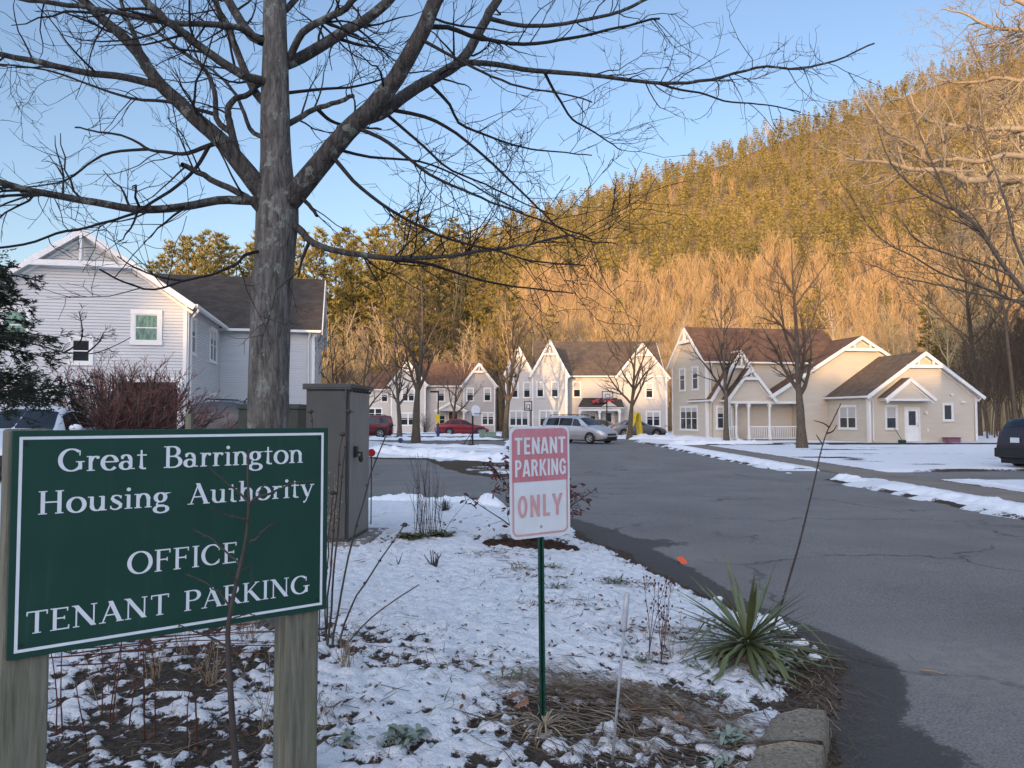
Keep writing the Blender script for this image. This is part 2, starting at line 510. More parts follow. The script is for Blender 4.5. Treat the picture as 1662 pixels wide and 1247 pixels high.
def sidewalk():
    t = NT('sidewalk_concrete'); v = t.co()
    n = t.noise(v, .8, 5); f = t.noise(v, 60, 3)
    br = t.node('ShaderNodeTexBrick', {'Vector': t.co('Object', (1, 1, 1)), 'Scale': 1.0, 'Mortar Size': .012, 'Brick Width': 30.0, 'Row Height': 1.5, 'Color1': (1,1,1,1), 'Color2': (1,1,1,1), 'Mortar': (0,0,0,1)}, offset=0.0).outputs['Color']
    c = t.ramp(n, [(.3, (.19, .165, .14)), (.7, (.27, .235, .20))])
    c = t.mix(t.math('MULTIPLY', f, .3), c, (.12, .11, .10))
    t.set(t.mix(br, (.08, .075, .07), c), .9, spec=.15); t.bump(f, .3, .004)
    return t.m
M['sidewalk'] = sidewalk()
def snow_mat(name):
    t = NT(name); v = t.co()
    n = t.noise(v, 3.0, 5, .6); f = t.noise(v, 60, 4, .6); d = t.noise(v, 22, 4, .65)
    c = t.ramp(n, [(.3, (.78, .79, .80)), (.7, (.86, .87, .88))])
    c = t.mix(t.ramp(d, [(.64, 0.0), (.72, .75)]), c, (.16, .12, .09))
    t.set(c, .75, spec=.25); t.bump(t.math('ADD', f, t.noise(v, 16, 4)), .6, .02)
    return t.m
M['snow'] = snow_mat('snow_surface')
def ground_mat():
    t = NT('ground_surface'); v = t.co()
    s = t.node('ShaderNodeAttribute', attribute_name='snow').outputs['Fac']
    gr = t.node('ShaderNodeAttribute', attribute_name='green').outputs['Fac']
    wd = t.node('ShaderNodeAttribute', attribute_name='wood').outputs['Fac']
    n1 = t.noise(v, 28, 6, .7); n2 = t.noise(v, 4, 5, .6); n3 = t.noise(v, 90, 4, .7); n4 = t.noise(v, 13, 6, .65)
    vo = t.node('ShaderNodeTexVoronoi', {'Vector': v, 'Scale': 46.0, 'Randomness': 1.0}).outputs['Color']
    vg = t.node('ShaderNodeSeparateColor', {'Color': vo}).outputs[0]
    soil = t.ramp(n1, [(.28, (.020, .016, .013)), (.5, (.056, .044, .034)), (.72, (.135, .108, .078))])
    soil = t.mix(t.ramp(vg, [(.55, 0.0), (.9, .55)]), soil, (.12, .082, .055))
    soil = t.mix(t.math('MULTIPLY', gr, t.ramp(n1, [(.35, .2), (.65, .8)])), soil, t.ramp(n2, [(.3, (.06, .05, .026)), (.7, (.10, .08, .045))]))
    soil = t.mix(wd, soil, t.ramp(n2, [(.3, (.16, .11, .062)), (.7, (.27, .185, .105))]))
    sn = t.ramp(n2, [(.3, (.80, .815, .835)), (.7, (.87, .88, .89))])
    f = t.math('ADD', t.math('ADD', s, t.math('MULTIPLY', t.math('SUBTRACT', n4, .5), .7)), t.math('ADD', t.math('MULTIPLY', t.math('SUBTRACT', n3, .5), .35), t.math('MULTIPLY', t.math('SUBTRACT', n1, .5), .75)))
    m = t.ramp(f, [(.45, 0.0), (.55, 1.0)])
    c = t.mix(m, soil, sn)
    t.set(c, t.ramp(m, [(0, .92), (1, .7)]), spec=.2)
    t.bump(t.math('ADD', t.math('MULTIPLY', n3, .6), t.math('ADD', t.math('MULTIPLY', n1, 1.2), t.math('MULTIPLY', n4, 2.0))), .8, .03)
    return t.m
M['ground'] = ground_mat()
M['rubber'] = simple('rubber', (.018, .018, .019), .8, var=.2)
M['black'] = simple('black_plastic', (.015, .015, .016), .5, var=.2)
M['rim'] = simple('wheel_rim', (.38, .38, .40), .35, .7, var=.1)
def paint(name, c, metal=.3):
    t = NT(name); n = t.noise(t.co(), 3, 4)
    t.set(t.ramp(n, [(.3, tuple(x * .88 for x in c)), (.7, c)]), t.ramp(n, [(.3, .28), (.7, .42)]), metal, .5, **{'Coat Weight': .5, 'Coat Roughness': .12})
    return t.m
M['p_white'] = paint('car_white', (.72, .73, .75), 0)
M['p_navy'] = paint('car_navy', (.025, .03, .042))
M['p_maroon'] = paint('car_maroon', (.13, .012, .018))
M['p_red'] = paint('car_red', (.25, .012, .014))
M['p_silver'] = paint('car_silver', (.46, .46, .48), .5)
M['p_grey'] = paint('car_grey', (.24, .26, .28), .4)
M['p_dark'] = paint('car_dark', (.06, .065, .075), .4)
M['p_purple'] = paint('car_purple', (.032, .024, .032), .4)
M['lamp_clear'] = simple('lamp_clear', (.6, .6, .58), .15, var=.1, spec=.8)
M['lamp_red'] = simple('lamp_red', (.35, .012, .012), .2, var=.2, spec=.7)
M['lamp_amber'] = simple('lamp_amber', (.55, .20, .05), .25)
M['yellow'] = simple('yellow_plastic', (.75, .55, .02), .5, var=.08)
M['red_plastic'] = simple('red_plastic', (.5, .03, .03), .4)
M['orange'] = simple('orange_marker', (.80, .115, .035), .6, var=.12, scale=60)
M['blue_plastic'] = simple('blue_plastic', (.03, .05, .16), .4)
M['pink_bin'] = simple('pink_bin', (.22, .10, .15), .6)
M['green_plastic'] = simple('green_plastic', (.01, .06, .045), .5)
M['pale_green'] = simple('pale_green', (.22, .30, .24), .6)
M['board_white'] = simple('board_white', (.7, .72, .74), .4, var=.05)
M['marker_grey'] = simple('marker_grey', (.30, .31, .33), .35, var=.2, scale=20)
def clear_plastic():
    t = NT('clear_plastic'); n = t.noise(t.co(), 30, 3)
    t.set(t.ramp(n, [(.3, (.45, .48, .52)), (.7, (.6, .63, .67))]), .25, spec=.5, **{'Transmission Weight': .35})
    return t.m
M['clear_plastic'] = clear_plastic()
M['mulch'] = simple('mulch', (.055, .032, .022), .95, var=.6, scale=25, bump=.9, bd=.03, spec=.1)
# ------------------------------------------------------------------ ground, road, snow
ISLAND = [(-9, 15.6), (-2.8, 15.2), (-0.9, 15.0), (-0.2, 14.5), (0.55, 13.2), (1.0, 11.4), (1.35, 9.6), (1.65, 8.1), (1.95, 7.0), (2.25, 6.0), (2.28, 5.4), (2.02, 4.75), (1.74, 4.25), (1.4, 3.5), (1.02, 2.6), (0.9, -30)]
ROAD = [(8.3, -40), (8.3, 52), (9.0, 57), (14, 59.5), (14.5, 67), (4, 67), (-1, 64), (-14, 63), (-14, 59), (-2, 58), (-0.4, 56), (-0.5, 53.5), (-13, 53), (-13, 45.5), (-1.0, 45), (-0.1, 42),
        (0.1, 33), (0.35, 27), (0.25, 22.2), (-0.4, 21.3), (-1.6, 23.2), (-2.5, 26.5), (-3.4, 30.2), (-5.5, 30.5), (-9.5, 30), (-9.6, 15.8)] + ISLAND[1:]
ROAD = ROAD
DRIVE1 = [(11.0, 20.2), (11.0, 23.4), (24, 25), (24, 20.4)]
DRIVE2 = [(8.2, 43.6), (8.2, 45.6), (30, 47.0), (30, 45.0)]
APRON = [(8.2, 20.8), (8.2, 24.2), (9.7, 24.0), (9.7, 20.4)]
WALK = [(9.55, -30), (9.55, 44), (11.05, 44), (11.05, -30)]

def base_z(x, y):
    return 0.48 * sstep(-5.0, -8.8, x) * sstep(5, 9, y) * (1 - sstep(38, 50, y))

HILLC = None
def hill_z(x, y):
    u = x / np.maximum(y, 1)
    crest = np.clip(105 + 0.36 * (x + 16), 8, 260)
    s = np.clip((y - 118) / 340.0, 0, 1)
    prof = np.where(s < .12, s * .35, .042 + (s - .12) * 1.089)
    z = crest * np.clip(prof, 0, 1.0)
    z = z + np.where(y > 118, 5 * fbm(x / 55, y / 55, 3) * sstep(118, 190, y), 0)
    # rise behind the camera (the wooded rise whose shadow lies over the street)
    z = z + 4.0 * sstep(-55, -110, y)
    return z

DIRT = [  # cx, cy, rx, ry, amount
    (0.25, 9.9, .95, .75, 1.25), (-1.0, 5.35, .55, .55, .9), (-1.9, 4.6, .55, .6, .95), (-1.6, 3.7, .9, .35, 1.0), (-1.1, 4.1, .4, .45, .35), (-2.6, 5.2, .9, .9, .5),
    (0.75, 4.35, .85, .38, 1.1), (0.2, 4.05, .5, .25, .9), (0.9, 3.6, 1.3, .42, 1.0), (2.05, 5.35, .42, .6, 1.2), (1.85, 4.8, .3, .4, 1.0), (1.7, 4.3, .35, .6, .8),
    (1.55, 5.75, .3, .25, .5), (1.0, 5.55, .42, .3, .55), (0.42, 6.3, .5, .3, .38), (0.3, 7.5, .5, .35, .3), (-0.95, 11.2, .6, .5, .8), (-1.0, 10.3, .35, .3, .5), (-0.1, 8.6, .5, .3, .35), (-1.45, 9.7, .5, .6, .7),
    (-0.4, 4.9, .5, .25, .45), (-2.0, 5.9, .6, .5, .5), (-2.9, 9.5, 1.3, 2.4, .75), (-3.6, 7, 1.4, 1.5, .6), (-2.4, 7.6, .5, .5, .6), (0.75, 5.0, .35, .22, .45), (1.15, 7.3, .35, .2, .25), (-1.7, 5.0, .35, .3, .4),
    # second island
    (-1.4, 26.2, 2.2, 4.2, 1.2), (-3.6, 34.5, 2.6, 2.4, .8), (-1.5, 36.5, 1.2, 1.2, .4), (-4, 40, 4, 1.5, .55), (-9.5, 36, 3, 5, .8),
    (-6, 56, 5, .8, .4), (-5, 72, 8, 4, 1.0), (-14, 70, 4, 8, .7),
    # lawn right
    (16, 38, 3.0, .8, .8), (19.5, 40, 3.5, .6, .45), (14, 33, 2.2, .6, .3), (12.2, 31, 1.5, 1.0, .6), (17.5, 34, 4, .35, .7), (20, 30, 3, .5, .5), (14.5, 26.5, 1.6, .5, .5), (24, 47.2, 9, .9, 1.2), (15, 47.5, 5, .8, .9), (13, 29, .8, 2.0, .45),
    (6, 71.5, 9, 1.2, .7),
]

def ax(*segs):
    out = []
    for a, b, s in segs:
        out.append(np.arange(a, b, s))
    return np.concatenate(out)

def geo(a, b, s0, q):
    v = [a]; s = s0
    while abs(v[-1]) < abs(b):
        s *= q; v.append(v[-1] + math.copysign(s, b))
    return np.array(v[1:])

_xs = np.concatenate([geo(-32, -900, .6, 1.12)[::-1], ax((-32, -10, .5), (-10, -4.2, .14), (-4.2, 3.2, .026), (3.2, 8.0, .2), (8.0, 11.6, .07), (11.6, 36, .4)), geo(36, 1200, .6, 1.1)])
_ys = np.concatenate([geo(-6, -320, .8, 1.15)[::-1], ax((-6, 2.4, .6), (2.4, 3.2, .06), (3.2, 9, .026), (9, 12.5, .035), (12.5, 16.2, .05), (16.2, 46, .22), (46, 90, .4)), geo(90, 1100, .6, 1.06)])
GX, GY = np.meshgrid(_xs, _ys)
sd = np.minimum.reduce([sdist(GX, GY, p) for p in (ROAD, DRIVE1, DRIVE2, APRON)])
edge_n = fbm(GX * 1.1, GY * 1.1, 4) * .18 + fbm(GX * 6, GY * 6, 3) * .05
sde = sd + edge_n * np.where(np.abs(sd) < 3, 1, 0)
isl = sstep(0.0, 1.6, -sdist(GX, GY, ISLAND))
wk = sdist(GX, GY, WALK)
BZ = base_z(GX, GY) + hill_z(GX, GY)
near = np.clip(1 - np.hypot(GX, GY - 6) / 22, 0, 1)
gz = BZ + np.clip(sde * .35, -.07, .045) + isl * .10 + 0.010 * fbm(GX * 2.2, GY * 2.2, 4)
# snow cover
T = np.full(GX.shape, .34)
wood = sstep(80, 90, GY + 4 * fbm(GX / 6, GY / 6, 2)) * 1.0
T = T + 1.3 * wood
T = np.where(GY < 60, T + .0, T)
for cx, cy, rx, ry, am in DIRT:
    q = np.hypot((GX - cx) / rx, (GY - cy) / ry)
    T = T + (.30 if cy < 14 else (1.05 if cx > 10 else .7)) * am * np.clip(1.3 - q, 0, 1)
# strip of bare soil beside the road
T = T + .9 * (1 - sstep(.06, .34, sde)) * (GX < 5) + .45 * (1 - sstep(.1, .6, sde)) * (GX >= 5)
# melting holes get more frequent towards the camera
fine_n = fbm(GX * 5.5, GY * 5.5, 4) ; fine2 = fbm(GX * 13 + 40, GY * 13, 3)
T = T + .12 * np.clip((6.6 - GY) / 3.2, 0, 1) * isl + .08 * np.clip((-0.9 - GX) / 1.0, 0, 1) * isl * (GY < 7)
S = .62 + .55 * np.where(isl > 0, fine_n * .62 + fine2 * .80 - .20, fbm(GX * .55, GY * 1.4, 4) * 1.35) - T + .12
SM = sstep(-.10, .22, S)
SM = np.where((wk < 0), 0, SM)
gz = gz + SM * (.024 + .042 * np.clip(fbm(GX * 10, GY * 10, 3) + .35, 0, 1) * near + .02 * (1 - near)) + .008 * (1 - SM) * fbm(GX * 16, GY * 16, 3) * near
gz = np.where(wk < -.05, np.minimum(gz, BZ + .03), gz)
green = np.clip(sstep(.2, .9, fbm(GX * .35, GY * .35, 3) + .55), 0, 1) * (GY > 14)
nx, ny = len(_xs), len(_ys)
_id = np.arange(nx * ny).reshape(ny, nx)
_F = np.stack([_id[:-1, :-1], _id[:-1, 1:], _id[1:, 1:], _id[1:, :-1]], -1).reshape(-1, 4)
_V = np.stack([GX, GY, gz], -1).reshape(-1, 3)
ground = link_mesh('ground', np_mesh('ground', _V, [_F], [M['ground']], True, attrs={'snow': np.clip(.5 + S * 1.4, 0, 1) * (wk > 0), 'green': green, 'wood': wood}))
tag(ground, kind='structure')

def ground_h(x, y):
    i = int(np.clip(np.searchsorted(_xs, x) - 1, 0, nx - 2)); j = int(np.clip(np.searchsorted(_ys, y) - 1, 0, ny - 2))
    fx = (x - _xs[i]) / (_xs[i + 1] - _xs[i]); fy = (y - _ys[j]) / (_ys[j + 1] - _ys[j])
    return float((gz[j, i] * (1 - fx) + gz[j, i + 1] * fx) * (1 - fy) + (gz[j + 1, i] * (1 - fx) + gz[j + 1, i + 1] * fx) * fy)

# asphalt sheet (the ground dips below it inside the road outline)
def sheet(name, x, y, zfun, mat, attrs=None):
    X, Y = np.meshgrid(x, y)
    idx = np.arange(X.size).reshape(X.shape)
    Fq = np.stack([idx[:-1, :-1], idx[:-1, 1:], idx[1:, 1:], idx[1:, :-1]], -1).reshape(-1, 4)
    V = np.stack([X, Y, zfun(X, Y)], -1).reshape(-1, 3)
    at_ = attrs(X, Y) if attrs else None
    o = link_mesh(name, np_mesh(name, V, [Fq], [mat], True, attrs=at_))
    return tag(o, kind='structure')

def road_attrs(X, Y):
    d = sdist(X, Y, ISLAND)
    # dark, wet band along the island, wider near the kerb
    wdt = .28 + .55 * np.exp(-((Y - 11) / 2.2) ** 2) + .26 * np.exp(-((Y - 5.0) / 1.1) ** 2) + .25 * np.exp(-((Y - 8.5) / 1.2) ** 2)
    wet = 1 - sstep(.35, 1.0, d / wdt)
    wet = np.maximum(wet, .9 * np.exp(-((X - 1.85) / .5) ** 2 - ((Y - 4.0) / .6) ** 2))
    wet = np.maximum(wet, .8 * np.exp(-((X - 1.6) / .9) ** 2 - ((Y - 10.4) / .5) ** 2))
    dust = np.exp(-((X - 3.1) / .9) ** 2 - ((Y - 5.3) / .9) ** 2) * .85
    dust = np.maximum(dust, .5 * np.exp(-((X - 3.6) / 1.4) ** 2 - ((Y - 3.9) / 1.0) ** 2))
    dust = np.maximum(dust, .35 * np.exp(-((X - 2.2) / .6) ** 2 - ((Y - 9.5) / .8) ** 2))
    return {'wet': wet, 'dust': dust * (1 - sstep(.3, .6, wet))}
sheet('road', ax((-16, -4, .5), (-4, 6, .08), (6, 33, .5)), ax((-40, 2.4, 1.5), (2.4, 13, .07), (13, 70, .5)), lambda x, y: base_z(x, y) + .004 - .0006 * (x - 5) ** 2 * 0 + .012 * fbm(x * .25, y * .25, 2), M['asphalt'], road_attrs)
# concrete sidewalk as a real slab
sb = MB()
_wy = list(np.arange(-6, 44.1, 1.5))
for a, b in zip(_wy[:-1], _wy[1:]):
    sb.box(9.56, 11.04, a + .006, b - .006, -.1, .058 + .003 * math.sin(a * 3.1))
sw = sb.build('sidewalk', M['sidewalk'], bevel=.008); tag(sw, kind='structure')

# ------------------------------------------------------------------ snow banks
def snow_bank(path, w, h, seed, step=.2, lump=.5, label=None, fr=3.0):
    P = [Vector((a[0], a[1], 0)) for a in path]
    pts = []
    for a, b in zip(P[:-1], P[1:]):
        n = max(2, int((b - a).length / step))
        for i in range(n): pts.append(a.lerp(b, i / n))
    pts.append(P[-1]); n = len(pts); k = 15
    rs = np.random.default_rng(seed)
    ps = np.array([(p.x, p.y) for p in pts])
    T_ = np.gradient(ps, axis=0); T_ /= np.linalg.norm(T_, axis=1, keepdims=True)
    N_ = np.stack([-T_[:, 1], T_[:, 0]], 1)
    u = np.linspace(-1, 1, k)
    s = np.cumsum(np.r_[0, np.linalg.norm(np.diff(ps, axis=0), axis=1)])
    wl = w * (.72 + .45 * fbm(s * .9 + seed, s * 0 + 3, 3)); wr = w * (.72 + .45 * fbm(s * .9 + seed + 50, s * 0 + 8, 3))
    W = np.where(u[None, :] < 0, wl[:, None], wr[:, None])
    X = ps[:, 0:1] + N_[:, 0:1] * u * W; Y = ps[:, 1:2] + N_[:, 1:2] * u * W
    prof = np.clip(1 - np.abs(u) ** 2.4, 0, 1)[None, :]
    hh = h * (.55 + lump * (fbm(s * 1.1 + seed * 3, s * 0, 3)))[:, None]
    Z = prof * np.clip(hh + h * .55 * fbm(X * fr + seed, Y * fr, 4), .0, 9) + h * .18 * np.abs(fbm(X * 7, Y * 7, 2)) * prof
    fade = np.minimum(1, np.minimum(s, s[-1] - s) / (w * .9 + .01))[:, None]
    Z = Z * fade
    B = np.array([[ground_h(X[i, j], Y[i, j]) for j in range(k)] for i in range(n)]) if n * k < 20000 else base_z(X, Y)
    Z = np.maximum(B, base_z(X, Y)) + Z - .035 * (np.abs(u)[None, :] > .97) - .02
    idx = np.arange(n * k).reshape(n, k)
    Fq = np.stack([idx[:-1, :-1], idx[:-1, 1:], idx[1:, 1:], idx[1:, :-1]], -1).reshape(-1, 4)
    o = link_mesh('snow_bank', np_mesh('snow_bank', np.stack([X, Y, Z], -1).reshape(-1, 3), [Fq], [M['snow']], True))
    return tag(o, label, 'snow bank')

snow_bank([(8.75, 5), (8.8, 12), (8.85, 18.2)], .52, .15, 1, .07, label='white ploughed snow strip between road and sidewalk, before the driveway gap')
snow_bank([(8.75, 19.2), (8.72, 20.8)], .42, .16, 15, .07, label='short lump of snow at the road edge beside the driveway gap')
snow_bank([(8.7, 24.2), (8.75, 33), (8.8, 43)], .5, .15, 2, .12, label='long snow strip along the road edge beyond the driveway gap')
snow_bank([(-6.4, 35), (-4.4, 33.2), (-2.6, 31), (-1.0, 29.3), (0.0, 28)], .95, .42, 3, .14, label='snow mound with dirt patches on the lawn island across the entry drive')
snow_bank([(-3.4, 15.0), (-1.5, 14.7), (-.45, 14.45)], .34, .15, 4, .05, .8, label='lumpy ploughed snow ridge along the entry drive behind the dry stems', fr=6)
snow_bank([(-.75, 14.0), (-.4, 14.1), (-.1, 13.75)], .26, .22, 14, .05, .7, label='dirty icy snow chunk by the entry drive beside the dark red bush', fr=8)
snow_bank([(7.4, 61.5), (9.5, 57.5), (12, 53.5), (14.5, 50)], 1.7, .40, 5, .3, label='broad snow heap around the bare tree in front of the grey coupe')
snow_bank([(9.2, 45.9), (12, 46.6), (16.0, 47.4)], .8, .32, 6, .2, label='snow heap in front of the tan house under its flower bushes')
snow_bank([(-7, 42.2), (-3, 41.5), (-.3, 40)], .8, .18, 7, .2, label='low snow ridge behind the basketball hoop on the lawn island')
snow_bank([(-11, 54.6), (-5, 55.2), (-.8, 55)], .85, .22, 8, .25, label='snow ridge around the foot of the street lamp')
snow_bank([(-9, 66), (-3, 66.4), (2, 68)], .8, .2, 9, .3, label='thin snow ridge in front of the far house with red roof')
snow_bank([(-.1, 44), (.0, 50), (-.2, 53)], .55, .16, 10, .2, label='snow edge along the road in front of the grey and white house')
snow_bank([(11.5, 6), (11.55, 12), (11.6, 20)], .4, .07, 12, .12, label='thin snow edge on the house side of the sidewalk')
# loose chunks near the yucca
def snow_clump(x, y, r, label, seed):
    rs = np.random.default_rng(seed)
    mb = MB(); nu, nv = 18, 11
    ph = rs.uniform(0, 9, 3)
    vs = []; fs = []
    for j in range(nv + 1):
        t = PI * j / nv
        for i in range(nu):
            a = 2 * PI * i / nu
            d = Vector((math.sin(t) * math.cos(a), math.sin(t) * math.sin(a), math.cos(t)))
            k = 1 + .42 * float(perlin(d.x * 2.1 + ph[0], d.y * 2.1 + d.z * 1.7 + ph[1])) + .25 * float(perlin(d.x * 5 + ph[2], d.y * 5 - d.z * 4))
            vs.append((d.x * r[0] * k, d.y * r[1] * k, d.z * r[2] * k))
    for j in range(nv):
        for i in range(nu):
            fs.append((j*nu+i, (j+1)*nu+i, (j+1)*nu+(i+1) % nu, j*nu+(i+1) % nu))
    mb.add(vs, fs)
    o = mb.build('snow_clump', M['snow'], smooth=True, loc=(x, y, ground_h(x, y) + r[2] * .45))
    return tag(o, label, 'snow clump')
for k_, (px, py, rx, rz, lb) in enumerate([
    (1165, 972, .045, .03, 'small crusty snow lump on the soil above the spiky yucca'),
    (1250, 1010, .11, .05, 'largest snow lump resting behind the yucca leaves'),
    (1275, 1022, .09, .035, 'flat snow lump touching the right side of the largest lump by the yucca'),
    (1300, 1046, .055, .03, 'snow lump between the yucca leaf tips and the road edge'),
    (1322, 1067, .045, .024, 'lone snow piece at the road edge right of the yucca'),
    (1322, 1047, .02, .018, 'tiny snow crumb at the road edge above the lone piece'),
    (1226, 995, .05, .03, 'snow lump poking up between upright yucca leaves')]):
    p = gnd(px, py, .06)
    snow_clump(p.x, p.y, (rx, rx * .75, rz), lb, 40 + k_)
# ------------------------------------------------------------------ houses
def frame(o, ang):
    """wall frame: u along the wall, n outward, z up. ang = direction of u in the house's plan (degrees)"""
    a = R(ang)
    u = Vector((math.cos(a), math.sin(a), 0)); n = Vector((math.sin(a), -math.cos(a), 0))
    return Matrix(((u.x, -n.x, 0, o[0]), (u.y, -n.y, 0, o[1]), (0, 0, 1, o[2] if len(o) > 2 else 0), (0, 0, 0, 1)))
# in a frame: x = along the wall, -y = outward, z = up

def siding_wall(H, o, ang, w, top, mat, expo=.115, holes=(), z0=.12, name='wall', plain=False):
    """top: list of (u, z) describing the upper outline from u=0 to u=w"""
    Mx = frame(o, ang); mb = MB(Mx)
    tu = [p[0] for p in top]; tz = [p[1] for p in top]
    zmax = max(tz)
    def span(z):
        z = min(z, zmax - 1e-4)
        us = []
        for i in range(len(top) - 1):
            (a, za), (b, zb) = top[i], top[i + 1]
            if abs(zb - za) > 1e-6 and (za - z) * (zb - z) <= 0:
                us.append((a + (b - a) * (z - za) / (zb - za)))
        l = 0.0 if top[0][1] >= z else min(us)
        r = w if top[-1][1] >= z else max(us)
        return l, r
    if z0 < .5: mb.box(0, w, 0, .02, 0, z0)      # foundation strip
    rows = max(2, int(round((zmax - z0) / expo))); h = (zmax - z0) / rows
    for i in range(rows):
        za, zb = z0 + i * h, z0 + (i + 1) * h
        la, ra = span(za); lb, rb = span(zb)
        segs = [(la, ra, lb, rb)]
        for (h0, h1, hz0, hz1) in holes:
            if zb > hz0 + .01 and za < hz1 - .01:
                new = []
                for (a, b, c, d) in segs:
                    if b <= h0 or a >= h1: new.append((a, b, c, d)); continue
                    if a < h0: new.append((a, h0, c, h0))
                    if b > h1: new.append((h1, b, h1, d))
                segs = new
        for (a, b, c, d) in segs:
            y0, y1 = -.034, -.012; zc = za + h * .15
            mb.add([(a, y0, zc), (b, y0, zc), (d, y1, zb), (c, y1, zb), (a, .0, zc), (b, .0, zc), (a, .0, za), (b, .0, za), (c, 0, zb), (d, 0, zb)], [(0, 1, 2, 3), (4, 5, 1, 0), (6, 7, 5, 4), (3, 2, 9, 8)])
    return mb.build(name, mat, H)

def slab(mb, c, th, mi_top=0, mi_side=1):
    """roof plane from 4 corners (counter-clockwise seen from outside)"""
    c = [Vector(p) for p in c]
    n = (c[1] - c[0]).cross(c[3] - c[0]).normalized()
    lo = [p - n * th for p in c]
    mb.add(c + lo, [(0, 1, 2, 3)], mi_top)
    b = len(mb.v) - 8
    for f in ((7, 6, 5, 4), (0, 4, 5, 1), (1, 5, 6, 2), (2, 6, 7, 3), (3, 7, 4, 0)):
        mb.f.append([b + i for i in f]); mb.m.append(mi_side)

def gable_roof(H, o, ang, w, d, eave, peak, mat, oh=.28, rake=.28, peak_u=None, th=.13, back_rake=0.0, truss=True, beam_t=.42, gutter=True, name='roof', struts=False):
    """ridge runs away from the gable face. o/ang = frame of the gable face, w wide, d deep"""
    Mx = frame(o, ang); pu = w / 2 if peak_u is None else peak_u
    mb = MB(Mx)
    sl = (peak - eave) / pu; sr = (peak - eave) / (w - pu)
    t = .10
    L = (-oh, eave - oh * sl + t); Rr = (w + oh, eave - oh * sr + t); P = (pu, peak + t)
    y0, y1 = -rake, d + back_rake
    slab(mb, [(L[0], y0, L[1]), (P[0], y0, P[1]), (P[0], y1, P[1]), (L[0], y1, L[1])], th)
    slab(mb, [(P[0], y0, P[1]), (Rr[0], y0, Rr[1]), (Rr[0], y1, Rr[1]), (P[0], y1, P[1])], th)
    r = mb.build(name, [mat, M['trim_white']], H)
    tb = MB(Mx)
    f = -rake - .03
    for A in (L, Rr):
        dz = -.17
        tb.bar((A[0], f, A[1] + dz + .03), (P[0], f, P[1] + dz + .03), .05, .20, up=(0, 0, 1))
        tb.bar((A[0] + (.12 if A is L else -.12), -.045, A[1] - .30), (P[0], -.045, P[1] - .30), .03, .09)
    b = tb.build('rake_board', M['trim_white'], r)
    if truss:
        kt = beam_t; bz = eave + (peak - eave) * (1 - kt)
        hw_l = pu * kt; hw_r = (w - pu) * kt
        k = MB(Mx)
        k.bar((pu - hw_l - .05, f + .035, bz), (pu + hw_r + .05, f + .035, bz), .10, .20)
        if struts:
            for q in (-.42, .42):
                k.bar((pu + q * (hw_l if q < 0 else hw_r), f + .04, bz + .1), (pu + q * (hw_l if q < 0 else hw_r), f + .04, bz + (peak - bz) * .55), .08, .16)
            k.bar((pu - hw_l * .5, f + .045, bz + (peak - bz) * .42), (pu, f + .045, bz + (peak - bz) * .88), .06, .12)
            k.bar((pu + hw_r * .5, f + .045, bz + (peak - bz) * .42), (pu, f + .045, bz + (peak - bz) * .88), .06, .12)
        else:
            k.bar((pu, f + .04, bz + .1), (pu, f + .04, peak - .12), .08, .22, up=(0, 1, 0))
        k.build('gable_truss', M['trim_white'], H)
    if gutter:
        for A, s in ((L, -1), (Rr, 1)):
            g = MB(Mx); g.box(A[0] + (s * .11 if s < 0 else 0), A[0] + (0 if s < 0 else .11), -rake + .02, d, A[1] - .12, A[1] - .01)
            g.build('gutter', M['trim_white'], r)
    return r

def corner_board(H, o, ang, u, z1, z0=0.0, w=.13):
    mb = MB(frame(o, ang)); mb.box(u - w / 2, u + w / 2, -.05, .01, z0, z1)
    return mb.build('corner_board', M['trim_white'], H)

def window(H, o, ang, u, z, w, h, panes=1, blind=.5, trim=.10, glass='glass', shade='blind', sash=True):
    """u,z = centre of the opening; panes side by side, each double hung"""
    Mx = frame(o, ang); mb = MB(Mx)
    x0, x1, z0, z1 = u - w / 2, u + w / 2, z - h / 2, z + h / 2
    f, b = -.065, -.002
    mb.box(x0 - trim, x1 + trim, f - .015, b, z1, z1 + trim * 1.15); mb.box(x0 - trim * 1.15, x1 + trim * 1.15, f - .03, b, z0 - trim, z0)
    mb.box(x0 - trim, x0, f, b, z0, z1); mb.box(x1, x1 + trim, f, b, z0, z1)
    pw = w / panes
    for i in range(1, panes): mb.box(x0 + i * pw - .035, x0 + i * pw + .035, f + .006, b, z0, z1)
    fr = mb.build('window', M['trim_white'], H)
    sm = MB(Mx)
    for i in range(panes):
        a, c = x0 + i * pw + (.035 if i else 0), x0 + (i + 1) * pw - (.035 if i < panes - 1 else 0)
        s = .032
        sm.box(a, a + s, -.05, -.03, z0, z1); sm.box(c - s, c, -.05, -.03, z0, z1)
        sm.box(a + s, c - s, -.05, -.03, z0, z0 + s * 1.3); sm.box(a + s, c - s, -.05, -.03, z1 - s, z1)
        if sash: sm.box(a + s, c - s, -.055, -.03, z - s * .6, z + s * .6)
    sm.build('sash', M['trim_white'], fr)
    for i in range(panes):
        a, c = x0 + i * pw, x0 + (i + 1) * pw
        gm = MB(Mx); gm.add([(a, -.034, z0), (c, -.034, z0), (c, -.034, z1), (a, -.034, z1)], [(0, 1, 2, 3)])
        gm.build('pane', M[glass], fr)
        if blind:
            bm_ = MB(Mx); bm_.add([(a + .02, -.0385, z1 - h * blind), (c - .02, -.0385, z1 - h * blind), (c - .02, -.0385, z1), (a + .02, -.0385, z1)], [(0, 1, 2, 3)])
            bm_.build('blind', M[shade], fr)
    return fr

